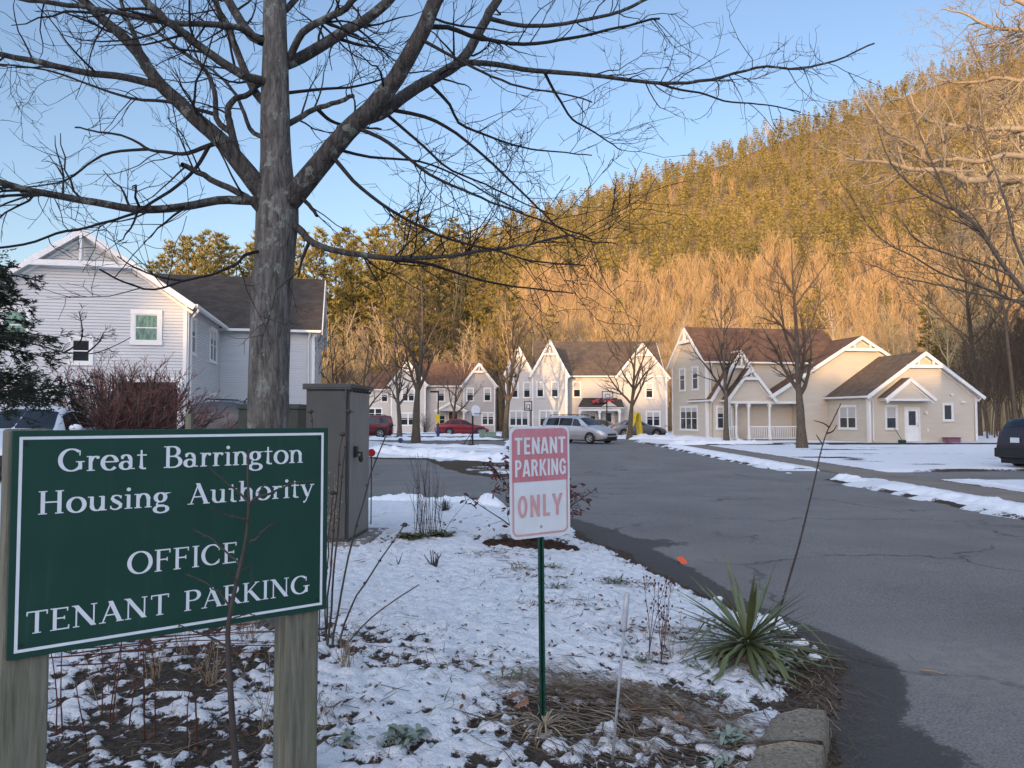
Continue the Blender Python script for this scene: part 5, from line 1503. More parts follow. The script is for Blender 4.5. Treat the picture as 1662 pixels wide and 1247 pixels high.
Y = 44.0; p = at(650, 717, Y)
mb = MB(); mb.ell((0, 0, .18), (.14, .14, .14), 14, 10); mb.tube([(0, 0, 0), (0, 0, .1)], .05, 8); o = mb.build('garden_globe', M['blue_plastic'], loc=(p.x, Y, ground_h(p.x, Y)), smooth=True); tag(o, 'small shiny blue globe on the lawn near the maroon suv', 'garden ornament')
for px_, w_b, lb in ((783, .5, 'small pale green utility pedestal in front of the red sedan'), (797, .8, 'wider low pale green utility box right of the pedestal')):
    Y = 62.5; p = at(px_, 706, Y); mb = MB(); mb.box(-w_b/2, w_b/2, -.2, .2, 0, .55 if w_b < .6 else .36); mb.box(-w_b/2 - .03, w_b/2 + .03, -.23, .23, .55 if w_b < .6 else .36, .6 if w_b < .6 else .41)
    o = mb.build('utility_pedestal', M['pale_green'], loc=(p.x, Y, .03), bevel=.03); tag(o, lb, 'utility pedestal')
# yellow slide
Y = 59.5; p = at(1029, 700, Y)
T_ = thing('play_slide', 'bright yellow plastic play slide behind the bare tree on the snow heap', 'slide', (p.x, Y, .1), R(20))
mb = MB(); pr = [(-.45, .15), (-.42, .5), (-.1, .95), (.05, 1.55), (.18, 1.75), (.34, 1.75)]
n = len(pr); vs = []; fs = []
for x, z in pr:
    for y in (-.32, -.26, .26, .32): vs.append((x, y, z + (.14 if abs(y) > .3 else 0)))
for i in range(n - 1):
    for j in range(3): fs.append((i*4+j, i*4+j+1, (i+1)*4+j+1, (i+1)*4+j))
mb.add(vs, fs); so = mb.build('chute', M['yellow'], T_); so.modifiers.new('thick', 'SOLIDIFY').thickness = .05
mb = MB()
mb.add([(.30, -.30, 1.78), (.42, -.30, 1.78), (.66, -.30, 0), (.40, -.30, 0), (.30, .30, 1.78), (.42, .30, 1.78), (.66, .30, 0), (.40, .30, 0)], [(0,1,2,3),(7,6,5,4),(0,4,5,1),(1,5,6,2),(2,6,7,3),(3,7,4,0)])
mb.build('ladder_back', M['yellow'], T_, bevel=.03)
# crumpled thing on the porch roof
rs = np.random.default_rng(8)
mb = MB(); nn = 11
for i in range(nn):
    for j in range(nn): mb.v.append((i * .2 - 1.1, j * .12 - .6, .14 + .22 * abs(float(fbm(np.array(i * .4), np.array(j * .5), 3))) + .02 * i))
for i in range(nn - 1):
    for j in range(nn - 1): mb.f.append([i*nn+j, (i+1)*nn+j, (i+1)*nn+j+1, i*nn+j+1]); mb.m.append(0 if fbm(np.array(i * .33 + 4), np.array(j * .2), 2) > -.02 else 1)
o = mb.build('tarpaulin', [M['red_plastic'], M['black']], loc=(8.6, 72.6, 2.95)); o.rotation_euler = (R(22), 0, R(5)); tag(o, 'crumpled red and black tarpaulin lying on the porch roof', 'tarpaulin')
# beside the tan house's side door
Hm = Matrix.Translation((22.2, 48, 0)) @ Matrix.Rotation(R(10), 4, 'Z')
p = Hm @ Vector((1.85, -.45, .05))
T_ = thing('broom', 'broom leaning by the window near the white side door', 'broom', p, R(10))
mb = MB(); mb.tube([(.12, 0, .15), (-.55, .32, 1.45)], .018, 6); mb.build('handle', M['bolt_dark'], T_)
mb = MB(); mb.box(-.12, .34, -.12, .12, 0, .20); mb.build('broom_head', M['green_plastic'], T_, bevel=.06)
p = Hm @ Vector((5.35, -.55, .03))
T_ = thing('storage_tub', 'dusty pink plastic tub on the ground below the small square window', 'tub', p, R(10))
mb = MB(); mb.box(-.45, .45, -.25, .25, 0, .30); mb.build('tub_body', M['pink_bin'], T_, bevel=.03)
mb = MB(); mb.box(-.48, .48, -.28, .28, .30, .36); mb.build('lid', M['pink_bin'], T_, bevel=.015)

# orange marker square lying on the road edge
p = gnd(1107, 911, .02)
mb = MB(); s = .055
mb.add([(-s, -s, .0), (s, -s, .003), (s, s, .0), (-s, s, .004)], [(0, 1, 2, 3)]); o = mb.build('marker_square', M['orange'], loc=(p.x, p.y, .03)); o.rotation_euler = (R(38), 0, R(35))
tag(o, 'small bright orange square marker lying at the road edge', 'marker')
# twig on the road
p0 = gnd(1492, 1088, .02); p1 = gnd(1533, 1094, .02)
mb = MB(); mb.tube([p0, p0.lerp(p1, .5) + Vector((0, .004, .006)), p1], [.006, .007, .003], 6); o = mb.build('stick', M['straw'], smooth=True); tag(o, 'short pale stick lying on the grey asphalt', 'stick')
# driveway marker
Y = 3.72; a = at(1018, 962, Y); b = at(992, 1255, Y - .1)
b.z = ground_h(b.x, b.y) - .05
d_ = (a - b); T_ = thing('driveway_marker', 'thin grey snow stake with clear reflective sleeve at its top', 'snow stake', b)
mb = MB(); mb.tube([(0, 0, 0), d_ * .86], .0065, 8); mb.build('stake', M['marker_grey'], T_, smooth=True)
mb = MB(); mb.tube([d_ * .78, d_ * .80, d_ * .985, d_], [.010, .0135, .0135, .011], 12); mb.build('reflective_sleeve', M['clear_plastic'], T_, smooth=True)
# ------------------------------------------------------------------ big maple
def px_poly(pts, Y0, dY, n=None):
    """pixel polyline with depth running from Y0 to Y0 + dY, resampled smoothly"""
    P = np.array([at(p[0], p[1], Y0 + dY * i / (len(pts) - 1)) for i, p in enumerate(pts)])
    return smooth_line(P, n or max(5, 3 * len(pts)))
def smooth_line(P, n):
    s = np.r_[0, np.cumsum(np.linalg.norm(np.diff(P, axis=0), axis=1))]
    t = np.linspace(0, s[-1], n)
    if len(P) < 3: return np.stack([np.interp(t, s, P[:, k]) for k in range(3)], 1)
    # Catmull-Rom
    out = []
    for tt in t:
        i = min(max(np.searchsorted(s, tt) - 1, 0), len(P) - 2); u = (tt - s[i]) / (s[i+1] - s[i] + 1e-9)
        p0 = P[max(i-1, 0)]; p1 = P[i]; p2 = P[i+1]; p3 = P[min(i+2, len(P)-1)]
        out.append(.5 * (2*p1 + (p2-p0)*u + (2*p0-5*p1+4*p2-p3)*u*u + (3*p1-p0-3*p2+p3)*u**3))
    return np.array(out)
TY = 5.9
rs = np.random.default_rng(21)
MAP = thing('maple_tree', 'big bare maple with lichen-spotted bark rising behind the green board', 'tree', (0, 0, 0))
def pxr(w, Y=TY): return w / 2 / F * Y
trunk = [(424, 1050, 104), (424, 1010, 90), (430, 900, 70), (434, 760, 65), (437, 600, 64), (441, 480, 64), (446, 400, 66), (450, 345, 70), (449, 300, 58), (448, 250, 48), (447, 180, 46), (447, 110, 42), (446, 50, 38), (446, -20, 36), (444, -120, 32), (446, -260, 24), (440, -420, 14)]
tp = smooth_line(np.array([at(x, y, TY) for x, y, _ in trunk]), 60)
tr = np.interp(np.linspace(0, 1, 60), np.r_[0, np.cumsum(np.linalg.norm(np.diff(np.array([at(x, y, TY) for x, y, _ in trunk]), axis=0), axis=1))] / np.sum(np.linalg.norm(np.diff(np.array([at(x, y, TY) for x, y, _ in trunk]), axis=0), axis=1)), [pxr(w) for _, _, w in trunk])
V, Fq = tubes_arrays([(tp, tr, 28)])
# irregular trunk surface
cxy = np.repeat(tp[:, :2], 28, axis=0); rad = V[:, :2] - cxy; ang_ = np.arctan2(rad[:, 1], rad[:, 0])
k_ = 1 + .07 * fbm(np.cos(ang_) * 1.5 + 3, V[:, 2] * 1.2 + np.sin(ang_) * 1.5, 3) + .03 * fbm(np.cos(ang_) * 7, V[:, 2] * 3 + np.sin(ang_) * 7, 2) + np.where(V[:, 2] < .35, .12 * np.cos(ang_ * 5 + 1) * (1 - np.clip(V[:, 2] / .35, 0, 1)), 0)
V[:, :2] = cxy + rad * k_[:, None]
link_mesh('trunk', np_mesh('trunk', V, [Fq], [M['bark_maple']], True), MAP)
TWIG = [dict(k=7.5, perlen=True, t0=.12, len=.62, rel=False, ang=52, rr=.42, rmax=.012, rmin=.0036, n=7, w=.17, trop=.03),
        dict(k=5.0, perlen=True, t0=.15, len=.30, rel=False, ang=48, rr=.6, rmax=.0045, rmin=.0025, n=5, w=.19, trop=.05),
        dict(k=6.0, perlen=True, t0=.2, len=.13, rel=False, ang=45, rr=.7, rmin=.0021, n=4, w=.18, trop=.05)]
LIMBS = [  # pixel points, width at start, width at end, depth change
 ([(432,335),(425,310),(385,260),(355,225),(320,195),(290,165),(262,140),(240,110),(215,75),(165,30),(135,0),(80,-70)], 44, 10, -.5),
 ([(258,142),(200,125),(140,118),(60,100),(0,88),(-80,70)], 15, 7, -.5),
 ([(233,98),(215,50),(200,15),(193,-40)], 11, 5, .4),
 ([(425,335),(400,326),(355,325),(290,337),(225,340),(150,328),(60,312),(0,295),(-90,270)], 18, 9, -.9),
 ([(75,315),(30,317),(-60,322)], 6, 3, -.3),
 ([(345,242),(335,238),(300,250),(270,247),(240,242),(205,222),(160,214),(123,206)], 9, 3, .6),
 ([(240,242),(180,248),(145,265),(110,292),(60,302),(10,306)], 6, 2, .3),
 ([(443,350),(425,345),(400,320),(340,290),(312,276),(294,267)], 17, 8, -.35),
 ([(340,238),(320,270),(290,300),(240,333),(215,347),(140,370),(90,380),(40,398),(-30,405)], 7, 3, -1.2),
 ([(388,262),(378,225),(372,195),(370,175),(383,160),(400,155),(418,140),(436,130)], 18, 8, .25),
 ([(372,215),(352,195),(348,150),(330,110),(290,80),(255,50),(235,30)], 13, 5, .7),
 ([(350,185),(310,175),(270,165),(215,160),(150,140),(80,115),(0,105)], 8, 3, .9),
 ([(438,140),(420,130),(390,120),(330,80),(300,55),(270,35),(225,-10)], 18, 12, -.6),
 ([(437,75),(410,60),(390,46),(350,40),(280,38),(210,25),(140,12),(40,0),(-40,-8)], 13, 6, -.9),
 ([(437,180),(418,155),(400,120),(375,60),(352,10),(340,-50)], 18, 10, .8),
 ([(425,75),(405,55),(370,0),(350,-50)], 20, 14, .5),
 ([(447,345),(470,325),(500,290),(545,235),(572,205),(600,180),(640,130),(670,80),(695,30),(720,-30),(745,-120)], 47, 20, -.3),
 ([(590,195),(620,183),(650,160),(680,140),(720,118),(742,104),(765,75),(790,30),(815,-15),(850,-90)], 27, 14, .8),
 ([(750,104),(800,104),(860,114),(960,122),(1020,130),(1080,135),(1140,132),(1190,120),(1240,108),(1290,112),(1350,100),(1420,70)], 13, 3, .6),
 ([(1060,133),(1100,145),(1140,152),(1180,165),(1240,170),(1300,182)], 5, 2, .2),
 ([(790,32),(840,41),(890,42),(920,38),(1000,20),(1090,-20)], 10, 6, .5),
 ([(692,42),(730,45),(770,60),(850,72),(930,62),(1000,45),(1070,30)], 9, 4, .9),
 ([(455,110),(480,98),(530,70),(560,50),(590,35),(630,2),(660,-50)], 24, 16, .5),
 ([(460,92),(490,55),(525,32),(560,15),(590,-20)], 15, 10, -.5),
 ([(460,355),(482,368),(500,388),(520,400),(560,410),(620,418),(700,418),(780,408),(860,396),(930,380)], 17, 3, -.4),
 ([(600,417),(650,423),(700,430),(780,455),(850,468),(930,476)], 8, 2, .3),
 ([(497,392),(495,410),(488,430),(484,450)], 7, 3, -.1),
 ([(535,250),(560,278),(580,300),(640,345),(720,385),(800,405),(870,425),(950,430)], 8, 2, -.7),
 ([(572,206),(620,225),(660,255),(700,285),(760,312),(800,330),(870,355),(960,388)], 8, 2, -.8),
 ([(625,172),(690,190),(730,210),(770,240),(820,285),(870,335),(930,385),(1000,396)], 8, 2, .5),
 ([(700,140),(730,170),(745,200),(790,220),(850,240),(900,246),(960,252)], 7, 2, .7),
 ([(880,117),(895,140),(910,165),(930,195),(965,215),(1010,245)], 7, 2, .5),
 ([(462,212),(480,195),(510,178),(545,168),(574,155)], 12, 7, .2),
 ([(515,178),(535,195),(560,203),(620,210)], 8, 3, .4),
 ([(490,320),(502,334),(516,352)], 9, 5, -.15),
 ([(412,400),(400,413),(385,428),(347,444),(300,456),(250,470),(200,458),(163,438)], 7, 2, -1.6),
 ([(300,456),(260,450),(220,435),(190,416)], 4, 1.6, -.2),
 ([(622,184),(690,240),(730,275),(790,300),(850,330),(900,350)], 6, 2, .9),
 ([(540,242),(600,255),(680,262),(740,285),(800,320),(850,345)], 6, 2, .8),
 ([(690,70),(740,95),(790,120),(840,140),(900,150),(960,165)], 7, 2.2, -.6),
 ([(470,150),(520,145),(580,140),(650,120),(700,115)], 7, 2.5, 1.0),
 ([(440,30),(470,10),(500,-30)], 14, 10, .4),
 ([(430,230),(410,215),(395,180),(380,150),(350,118),(320,100)], 10, 4, 1.0),
]
def to_px(P):
    P = np.asarray(P); dx, dy, dz = P[:, 0], P[:, 1], P[:, 2] - CAMZ; c, s = math.cos(PITCH), math.sin(PITCH)
    f = dy * c + dz * s; return np.stack([CX + F * dx / f, CY - F * (dz * c - dy * s) / f], 1)
PAR = [smooth_line(tp, 200)]
for i, (pts, w0, w1, dY) in enumerate(LIMBS):
    allp = np.concatenate(PAR); q = to_px(allp); j = int(np.argmin(np.hypot(q[:, 0] - pts[0][0], q[:, 1] - pts[0][1])))
    pts = [tuple(q[j])] + list(pts[1:]) if np.hypot(q[j, 0] - pts[1][0], q[j, 1] - pts[1][1]) > 4 else [tuple(q[j])] + list(pts[2:])
    w0 = w0 * (.88 if w0 > 12 else 1); Pm = px_poly(pts, allp[j, 1], dY); n = len(Pm); Pm[0] = allp[j]; PAR.append(smooth_line(Pm, 60))
    # start depth follows the parent: first limbs start at the trunk, side limbs roughly where their parent is
    wob = np.array([[0, fbm(np.array(j * .35 + i * 7), np.array(i * 3.1), 3), 0] for j in range(n)]) * .0
    Pm = Pm + wob * np.linspace(0, 1, n)[:, None] + rs.normal(0, pxr(min(w0, 10)) * .18, (n, 3)) * np.linspace(0, 1, n)[:, None]
    rad = np.array([pxr(w0 + (w1 - w0) * (t ** .62)) for t in np.linspace(0, 1, n)])
    sides = 14 if w0 > 25 else (9 if w0 > 10 else 6)
    lm = link_mesh('limb', np_mesh('limb', *(lambda a: (a[0], [a[1]]))(tubes_arrays([(Pm, rad, sides)])), [M['bark_limb'] if w0 > 9 else M['twig_dark']], True), MAP)
    out = []
    sprout(out, rs, Pm[n // 6:], rad[n // 6:], 0, [dict(TWIG[0], k=7.0 if w0 < 30 else 2.8)] + TWIG[1:])
    if out: link_mesh('twigs', tubes_mesh('twigs', out, M['twig_dark']), lm)

# ------------------------------------------------------------------ bare street trees
def bare_tree(seed, H, r0, fork, spread, dens=1.0, rmin=.006, limbs=9, angm=34):
    rs = np.random.default_rng(seed); tr_ = []
    P = grow(rs, (0, 0, 0), (rs.normal(0, .03), rs.normal(0, .03), 1), H * .93, 12, .035, .03)
    s = np.linspace(0, 1, 12); Rd = np.where(s < fork, r0 * (1 - .25 * s / fork), r0 * .62 * (1 - (s - fork) / (1 - fork)) ** 1.1) + .01; Rd[0] *= 1.3
    tr_.append((P, Rd, 12)); br = []
    for k in range(limbs):
        t = fork + (0.92 - fork) * (k / limbs) ** 1.5 * .9 + rs.uniform(0, .04)
        p, r, d = interp_poly(P, Rd, t); a = k * 2.4 + rs.uniform(-.4, .4)
        ang = R(angm + rs.normal(0, 7)); nd = np.array([math.cos(a) * math.sin(ang), math.sin(a) * math.sin(ang), math.cos(ang)])
        L = H * spread * (1.15 - .75 * t) * rs.uniform(.8, 1.15)
        Q = grow(rs, p, nd, L, 9, .09, .05); rq = np.linspace(max(r * .75, rmin * 2.5), rmin, 9); br.append((Q, rq, 7))
        sprout(br, rs, Q, rq, 0, [dict(k=int(9 * dens), t0=.15, len=.45, ang=40, rr=.55, rmin=rmin, n=6, w=.10, trop=.04),
                                  dict(k=int(6 * dens), t0=.15, len=.42, ang=38, rr=.6, rmin=rmin * .8, n=5, w=.12, trop=.03),
                                  dict(k=3, t0=.2, len=.45, ang=36, rr=.7, rmin=rmin * .6, n=3, w=.1, trop=.02)])
    return tr_, br
def street_tree(label, px, py, seed, top_y, wpx, fork, spread, bk='bark_street', tw='twig_street', Y=None, dens=1.0, rmin=.008, limbs=9, angm=34, rz=0):
    p = gnd(px, py) if Y is None else at(px, py, Y)
    Y = p.y; H_ = at(px, top_y, Y).z; z0 = ground_h(p.x, Y) if Y is not None else 0
    T_ = thing('bare_tree', label, 'tree', (p.x, Y, z0 - .05), rz)
    a, b = bare_tree(seed, H_, wpx / 2 / F * Y, fork, spread, dens, rmin, limbs, angm)
    link_mesh('trunk', tubes_mesh('trunk', a, M[bk]), T_); link_mesh('branches', tubes_mesh('branches', b, M[tw]), T_)
    return T_
street_tree('sunlit bare tree with thick pale trunk on the lawn island left of the street lamp', 675, 719, 31, 400, 13, .26, .42, limbs=11)
street_tree('slender grey bare tree right in front of the maroon suv', 648, 713, 32, 520, 8, .28, .42)
street_tree('bare tree with low fork left of the grey gables', 820, 706, 33, 455, 10, .22, .45, Y=60, limbs=10)
street_tree('bare tree standing on the broad snow heap before the grey coupe', 1021, 708, 34, 480, 8.5, .24, .5, Y=57, limbs=11, angm=40)
street_tree('upright bare tree between the flower bushes and the porch of the tan house', 1179, 716, 35, 430, 8.5, .26, .40, Y=50, limbs=12, angm=30, bk='bark_street', tw='twig_brown')
street_tree('largest bare tree on the snowy lawn before the tan porch', 1302, 730, 36, 340, 15, .20, .44, limbs=11, angm=36)
for i, (px, Y, ty, lb) in enumerate([(500, 40, 480, 'small reddish bare tree beside the white house wing'), (545, 46, 505, 'small brownish bare tree above the tall utility cabinet'), (590, 52, 500, 'twiggy bare tree behind the maroon suv'), (735, 76, 560, 'small bare tree beside the red-roofed house porch'), (1245, 62, 470, 'slim bare tree rising behind the red-brown roof')]):
    street_tree(lb, px, 700, 50 + i, ty, 6, .2, .5, tw='twig_red' if i == 0 else 'twig_street', Y=Y, dens=.9, limbs=8, angm=40)

# ------------------------------------------------------------------ trees at the right edge
def limb_tree(name, label, Y, base, trunk_px, limbs, bk, tw, r_scale=1.0, prm=None, seed=1, brk=None, wk=1.0):
    rs = np.random.default_rng(seed)
    T_ = thing(name, label, 'tree', (0, 0, 0))
    P = smooth_line(np.array([at(x, y, Y) for x, y, _ in trunk_px]), 30); P[0][2] = ground_h(P[0][0], P[0][1]) - .1
    rd = np.interp(np.linspace(0, 1, 30), np.linspace(0, 1, len(trunk_px)), [w / 2 / F * Y for _, _, w in trunk_px])
    link_mesh('trunk', tubes_mesh('trunk', [(P, rd, 12)], M[bk]), T_)
    for pts, w0, w1, dY in limbs:
        Q = px_poly(pts, Y, dY, 4 * len(pts)); n = len(Q); Q = Q + rs.normal(0, .0035 * Y / 5, (n, 3)) * np.linspace(0, 1, n)[:, None]
        rq = np.linspace(wk * w0 / 2 / F * Y, wk * w1 / 2 / F * Y, n)
        lm = link_mesh('limb', tubes_mesh('limb', [(Q, rq, 8)], M[brk or bk]), T_)
        out = []; sprout(out, rs, Q, rq, 0, prm); link_mesh('twigs', tubes_mesh('twigs', out, M[tw]), lm)
    return T_
OAKP = [dict(k=2.9, perlen=True, t0=.08, len=1.9, rel=False, ang=52, rr=.5, rmin=.014, n=7, w=.26, trop=.03), dict(k=4.2, perlen=True, t0=.15, len=.8, rel=False, ang=48, rr=.6, rmin=.008, n=5, w=.24, trop=.02), dict(k=3.2, perlen=True, t0=.2, len=.38, rel=False, ang=45, rr=.7, rmin=.006, n=4, w=.2)]
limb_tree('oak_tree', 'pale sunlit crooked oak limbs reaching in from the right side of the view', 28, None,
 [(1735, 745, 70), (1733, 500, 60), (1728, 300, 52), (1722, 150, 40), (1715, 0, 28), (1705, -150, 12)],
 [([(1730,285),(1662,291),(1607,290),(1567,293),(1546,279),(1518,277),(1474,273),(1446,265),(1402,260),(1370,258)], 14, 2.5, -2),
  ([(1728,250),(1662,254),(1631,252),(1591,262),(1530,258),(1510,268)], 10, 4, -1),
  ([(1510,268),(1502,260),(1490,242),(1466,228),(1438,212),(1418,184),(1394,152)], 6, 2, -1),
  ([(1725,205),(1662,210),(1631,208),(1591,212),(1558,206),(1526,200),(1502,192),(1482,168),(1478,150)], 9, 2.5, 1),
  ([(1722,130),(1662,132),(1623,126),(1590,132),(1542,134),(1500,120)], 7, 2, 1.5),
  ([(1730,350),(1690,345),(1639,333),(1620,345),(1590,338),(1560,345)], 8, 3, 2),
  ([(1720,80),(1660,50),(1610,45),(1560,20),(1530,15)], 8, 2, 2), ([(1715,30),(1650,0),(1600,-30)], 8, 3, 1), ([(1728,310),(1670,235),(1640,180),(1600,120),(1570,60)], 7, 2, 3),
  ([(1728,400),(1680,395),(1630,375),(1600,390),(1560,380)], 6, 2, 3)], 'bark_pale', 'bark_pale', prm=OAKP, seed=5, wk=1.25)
YGP = [dict(k=1.6, perlen=True, t0=.1, len=1.3, rel=False, ang=32, rr=.5, rmin=.007, n=7, w=.09, trop=.03), dict(k=2.2, perlen=True, t0=.15, len=.5, rel=False, ang=36, rr=.6, rmin=.004, n=5, w=.12), dict(k=2.0, perlen=True, t0=.2, len=.2, rel=False, ang=40, rr=.7, rmin=.003, n=3)]
limb_tree('young_tree', 'young leaning tree at the right edge, dark below and sunlit at its upper branches', 16, None,
 [(1775, 790, 20), (1745, 640, 18), (1715, 550, 16), (1690, 510, 15)],
 [([(1700,525),(1662,473),(1627,429),(1595,381),(1566,349),(1538,337),(1502,317),(1466,289),(1442,256),(1422,192)], 13, 2, .5),
  ([(1580,362),(1546,337),(1526,293),(1506,248),(1486,200),(1466,140)], 6, 2, 1),
  ([(1700,515),(1662,495),(1591,465),(1530,445),(1490,421),(1430,389),(1400,352)], 8, 1.8, -1),
  ([(1640,447),(1607,433),(1538,413),(1482,385),(1450,341)], 6, 1.8, .8), ([(1670,490),(1600,480),(1520,462),(1470,452),(1420,432)], 6, 1.8, -1.5),
  ([(1662,473),(1610,455),(1560,420),(1500,402),(1440,400)], 5, 1.6, 1.2), ([(1690,480),(1650,400),(1630,320),(1600,230),(1590,150)], 7, 2, 1.5)], 'bark_street', 'twig_street', prm=YGP, seed=6, wk=.68)

# ------------------------------------------------------------------ conifers
def tri_mesh(name, base, d, side, mat, extra=None):
    n = len(base)
    V = np.empty((n, 3, 3)); V[:, 0] = base - side; V[:, 1] = base + side; V[:, 2] = base + d
    return np_mesh(name, V.reshape(-1, 3), [np.arange(3 * n).reshape(n, 3)], [mat], False)
def rand_side(rs, d, w):
    r = rs.normal(0, 1, d.shape); s = np.cross(d, r); s /= np.linalg.norm(s, axis=1, keepdims=True) + 1e-9
    return s * np.asarray(w).reshape(-1, 1)
def pine(seed, H, nw=26, fill=1.0, crown0=.3, width=.17):
    rs = np.random.default_rng(seed); polys = []; B = []; D = []
    polys.append((grow(rs, (0, 0, -.3), (0, 0, 1), H, 9, .012, .02), np.linspace(H * .0125, .03, 9), 8))
    for w in range(nw):
        h = crown0 + (1 - crown0) * (w / (nw - 1)) ** .95; z = h * H * .985
        nb = rs.integers(3, 6)
        for b in range(nb):
            a = rs.uniform(0, 2 * PI); L = H * width * (1.02 - h) ** .62 * rs.uniform(.45, 1.15) + .3
            el = .05 + .55 * h + rs.normal(0, .12)
            Q = grow(rs, (0, 0, z), (math.cos(a), math.sin(a), el), L, 5, .07, .05); polys.append((Q, np.linspace(.05 * (1.2 - h) + .012, .012, 5), 3))
            nc = max(3, int(L * 3.3 * fill))
            for c in range(nc):
                t = rs.uniform(.3, 1) ** .8; p, _, dd = interp_poly(Q, np.ones(5), min(t, .999))
                p = p + rs.normal(0, .13 + .05 * L, 3) * np.array([1, 1, .45])
                k = 6; u = rs.normal(0, 1, (k, 3)); u[:, 2] = np.abs(u[:, 2]) * .7 + .1; u += dd * .8; u /= np.linalg.norm(u, axis=1, keepdims=True)
                B.append(np.repeat(p[None], k, 0)); D.append(u * rs.uniform(.35, .75, (k, 1)))
    return polys, np.concatenate(B), np.concatenate(D), rs
pines = []
for i in range(4):
    pl, B, D, r_ = pine(70 + i, 24, 26 + i, 1.0, [.28, .34, .22, .42][i], [.155, .18, .14, .19][i])
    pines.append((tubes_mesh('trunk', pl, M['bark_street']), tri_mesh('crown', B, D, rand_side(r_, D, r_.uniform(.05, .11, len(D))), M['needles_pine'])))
rs = np.random.default_rng(99)
def place_pine(x, y, H, k, label, group):
    T_ = thing('pine_tree', label, 'tree', (x, y, float(hill_z(np.array(x), np.array(y))) - .2), rs.uniform(0, 6.28), group)
    T_.scale = (H / 24 * rs.uniform(.9, 1.15),) * 2 + (H / 24,)
    link_mesh('trunk', pines[k][0], T_); link_mesh('crown', pines[k][1], T_)
PL_ = 'tall olive-green pine in the sunlit wood behind the houses'
for i in range(38):
    y = rs.uniform(84, 122); px = 235 + 590 * (i + rs.uniform(0, 1)) / 38
    ty = np.interp(px, [235, 280, 330, 420, 520, 600, 660, 740, 790, 830], [420, 378, 372, 375, 372, 362, 350, 362, 385, 430]) + rs.uniform(-6, 30)
    x = (px - CX) / F * y; H = at(px, ty, y).z
    place_pine(x, y, H, i % 4, PL_, 'pines behind the houses')
for x, y, H, k in ((52, 96, 17, 0), (58, 92, 15, 1), (61, 101, 19, 2), (49, 88, 12, 1), (66, 97, 15, 3), (40, 104, 18, 0), (44, 110, 20, 2)):
    place_pine(x, y, H, k, 'dark evergreen among the bare trees beyond the tan house', 'evergreens behind the tan house')

# bare wood behind the houses: every tree a copy of one of six
protos = []
for i in range(6):
    a, b = bare_tree(110 + i, 17, .15, [.25, .35, .3, .2, .4, .3][i], [.33, .3, .38, .36, .28, .34][i], 1.0, .017, [13, 12, 14, 12, 13, 15][i], [24, 22, 30, 28, 20, 27][i])
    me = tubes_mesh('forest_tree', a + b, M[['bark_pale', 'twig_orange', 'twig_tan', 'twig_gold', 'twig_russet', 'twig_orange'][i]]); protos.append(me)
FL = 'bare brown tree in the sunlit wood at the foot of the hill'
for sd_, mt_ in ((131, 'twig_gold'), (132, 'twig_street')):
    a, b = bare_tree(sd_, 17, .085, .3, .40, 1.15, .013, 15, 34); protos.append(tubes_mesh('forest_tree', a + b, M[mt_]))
def place_bare(x, y, H, k):
    o = link_mesh('forest_tree', protos[k]); tag(o, FL, 'tree', 'bare trees at the foot of the hill')
    o.location = (x, y, float(hill_z(np.array(x), np.array(y))) - .2); s = H / 17 * .93
    o.rotation_euler = (0, 0, rs.uniform(0, 6.28)); w_ = s * rs.uniform(.85, 1.2); o.scale = (w_, w_, s)
n_ = 0
for y in (90, 95, 101, 108, 116, 125, 135, 146):
    step = 5.0 if y < 120 else 6.2
    for x in np.arange(-.68 * y, .74 * y, step):
        xx = x + rs.uniform(-1.9, 1.9); yy = y + rs.uniform(-2.5, 2.5); px = CX + xx / yy * F
        if px < 800 and rs.random() < .25: continue
        Hh = rs.uniform(13.5, 19.5) * (1.0 if px > 800 else .85)
        place_bare(xx, yy, Hh, rs.integers(0, 6)); n_ += 1
for i in range(26):      # nearer wood at the right, beyond the annex
    y = rs.uniform(66, 92); px = rs.uniform(1560, 1720); place_bare((px - CX) / F * y, y, rs.uniform(11, 17), [7, 6, 2, 7][i % 4]); n_ += 1
for px, y, ty in ((725, 104, 300), (690, 110, 322), (335, 108, 345), (770, 108, 330), (640, 112, 330)):
    place_bare((px - CX) / F * y, y, at(px, ty, y).z, 3); n_ += 1
for i in range(30):
    y = rs.uniform(83, 90); px = 470 + 370 * (i + rs.random()) / 30; place_bare((px - CX) / F * y, y, rs.uniform(10, 17), [3, 4, 0, 2][i % 4]); n_ += 1
for px, y, ty, k in ((1700, 44, -40, 6), (1648, 56, 40, 7), (1590, 64, 200, 7), (1680, 62, -20, 6), (1610, 72, 120, 6), (1540, 78, 300, 6)):
    place_bare((px - CX) / F * y, y, at(px, ty, y).z, k); n_ += 1
for i in range(26):
    y = rs.uniform(56, 72); px = rs.uniform(1600, 1700); place_bare((px - CX) / F * y, y, rs.uniform(8, 14), 7); n_ += 1
print('forest trees', n_)
# low brush at the edge of the wood
sb_ = []
rsb = np.random.default_rng(17)
for i in range(420):
    y = rsb.uniform(84, 98); x = rsb.uniform(-.6 * y, .72 * y)
    for j in range(9):
        a = rsb.uniform(0, 6.28); P = grow(rsb, (x, y, -.1), (math.cos(a) * .5, math.sin(a) * .5, 1), rsb.uniform(1.2, 3.6), 4, .12, .05); sb_.append((P, np.linspace(.025, .01, 4), 3))
o = link_mesh('undergrowth', tubes_mesh('undergrowth', sb_, M['twig_orange'])); tag(o, 'bare brown brush along the edge of the wood behind the houses', kind='stuff')

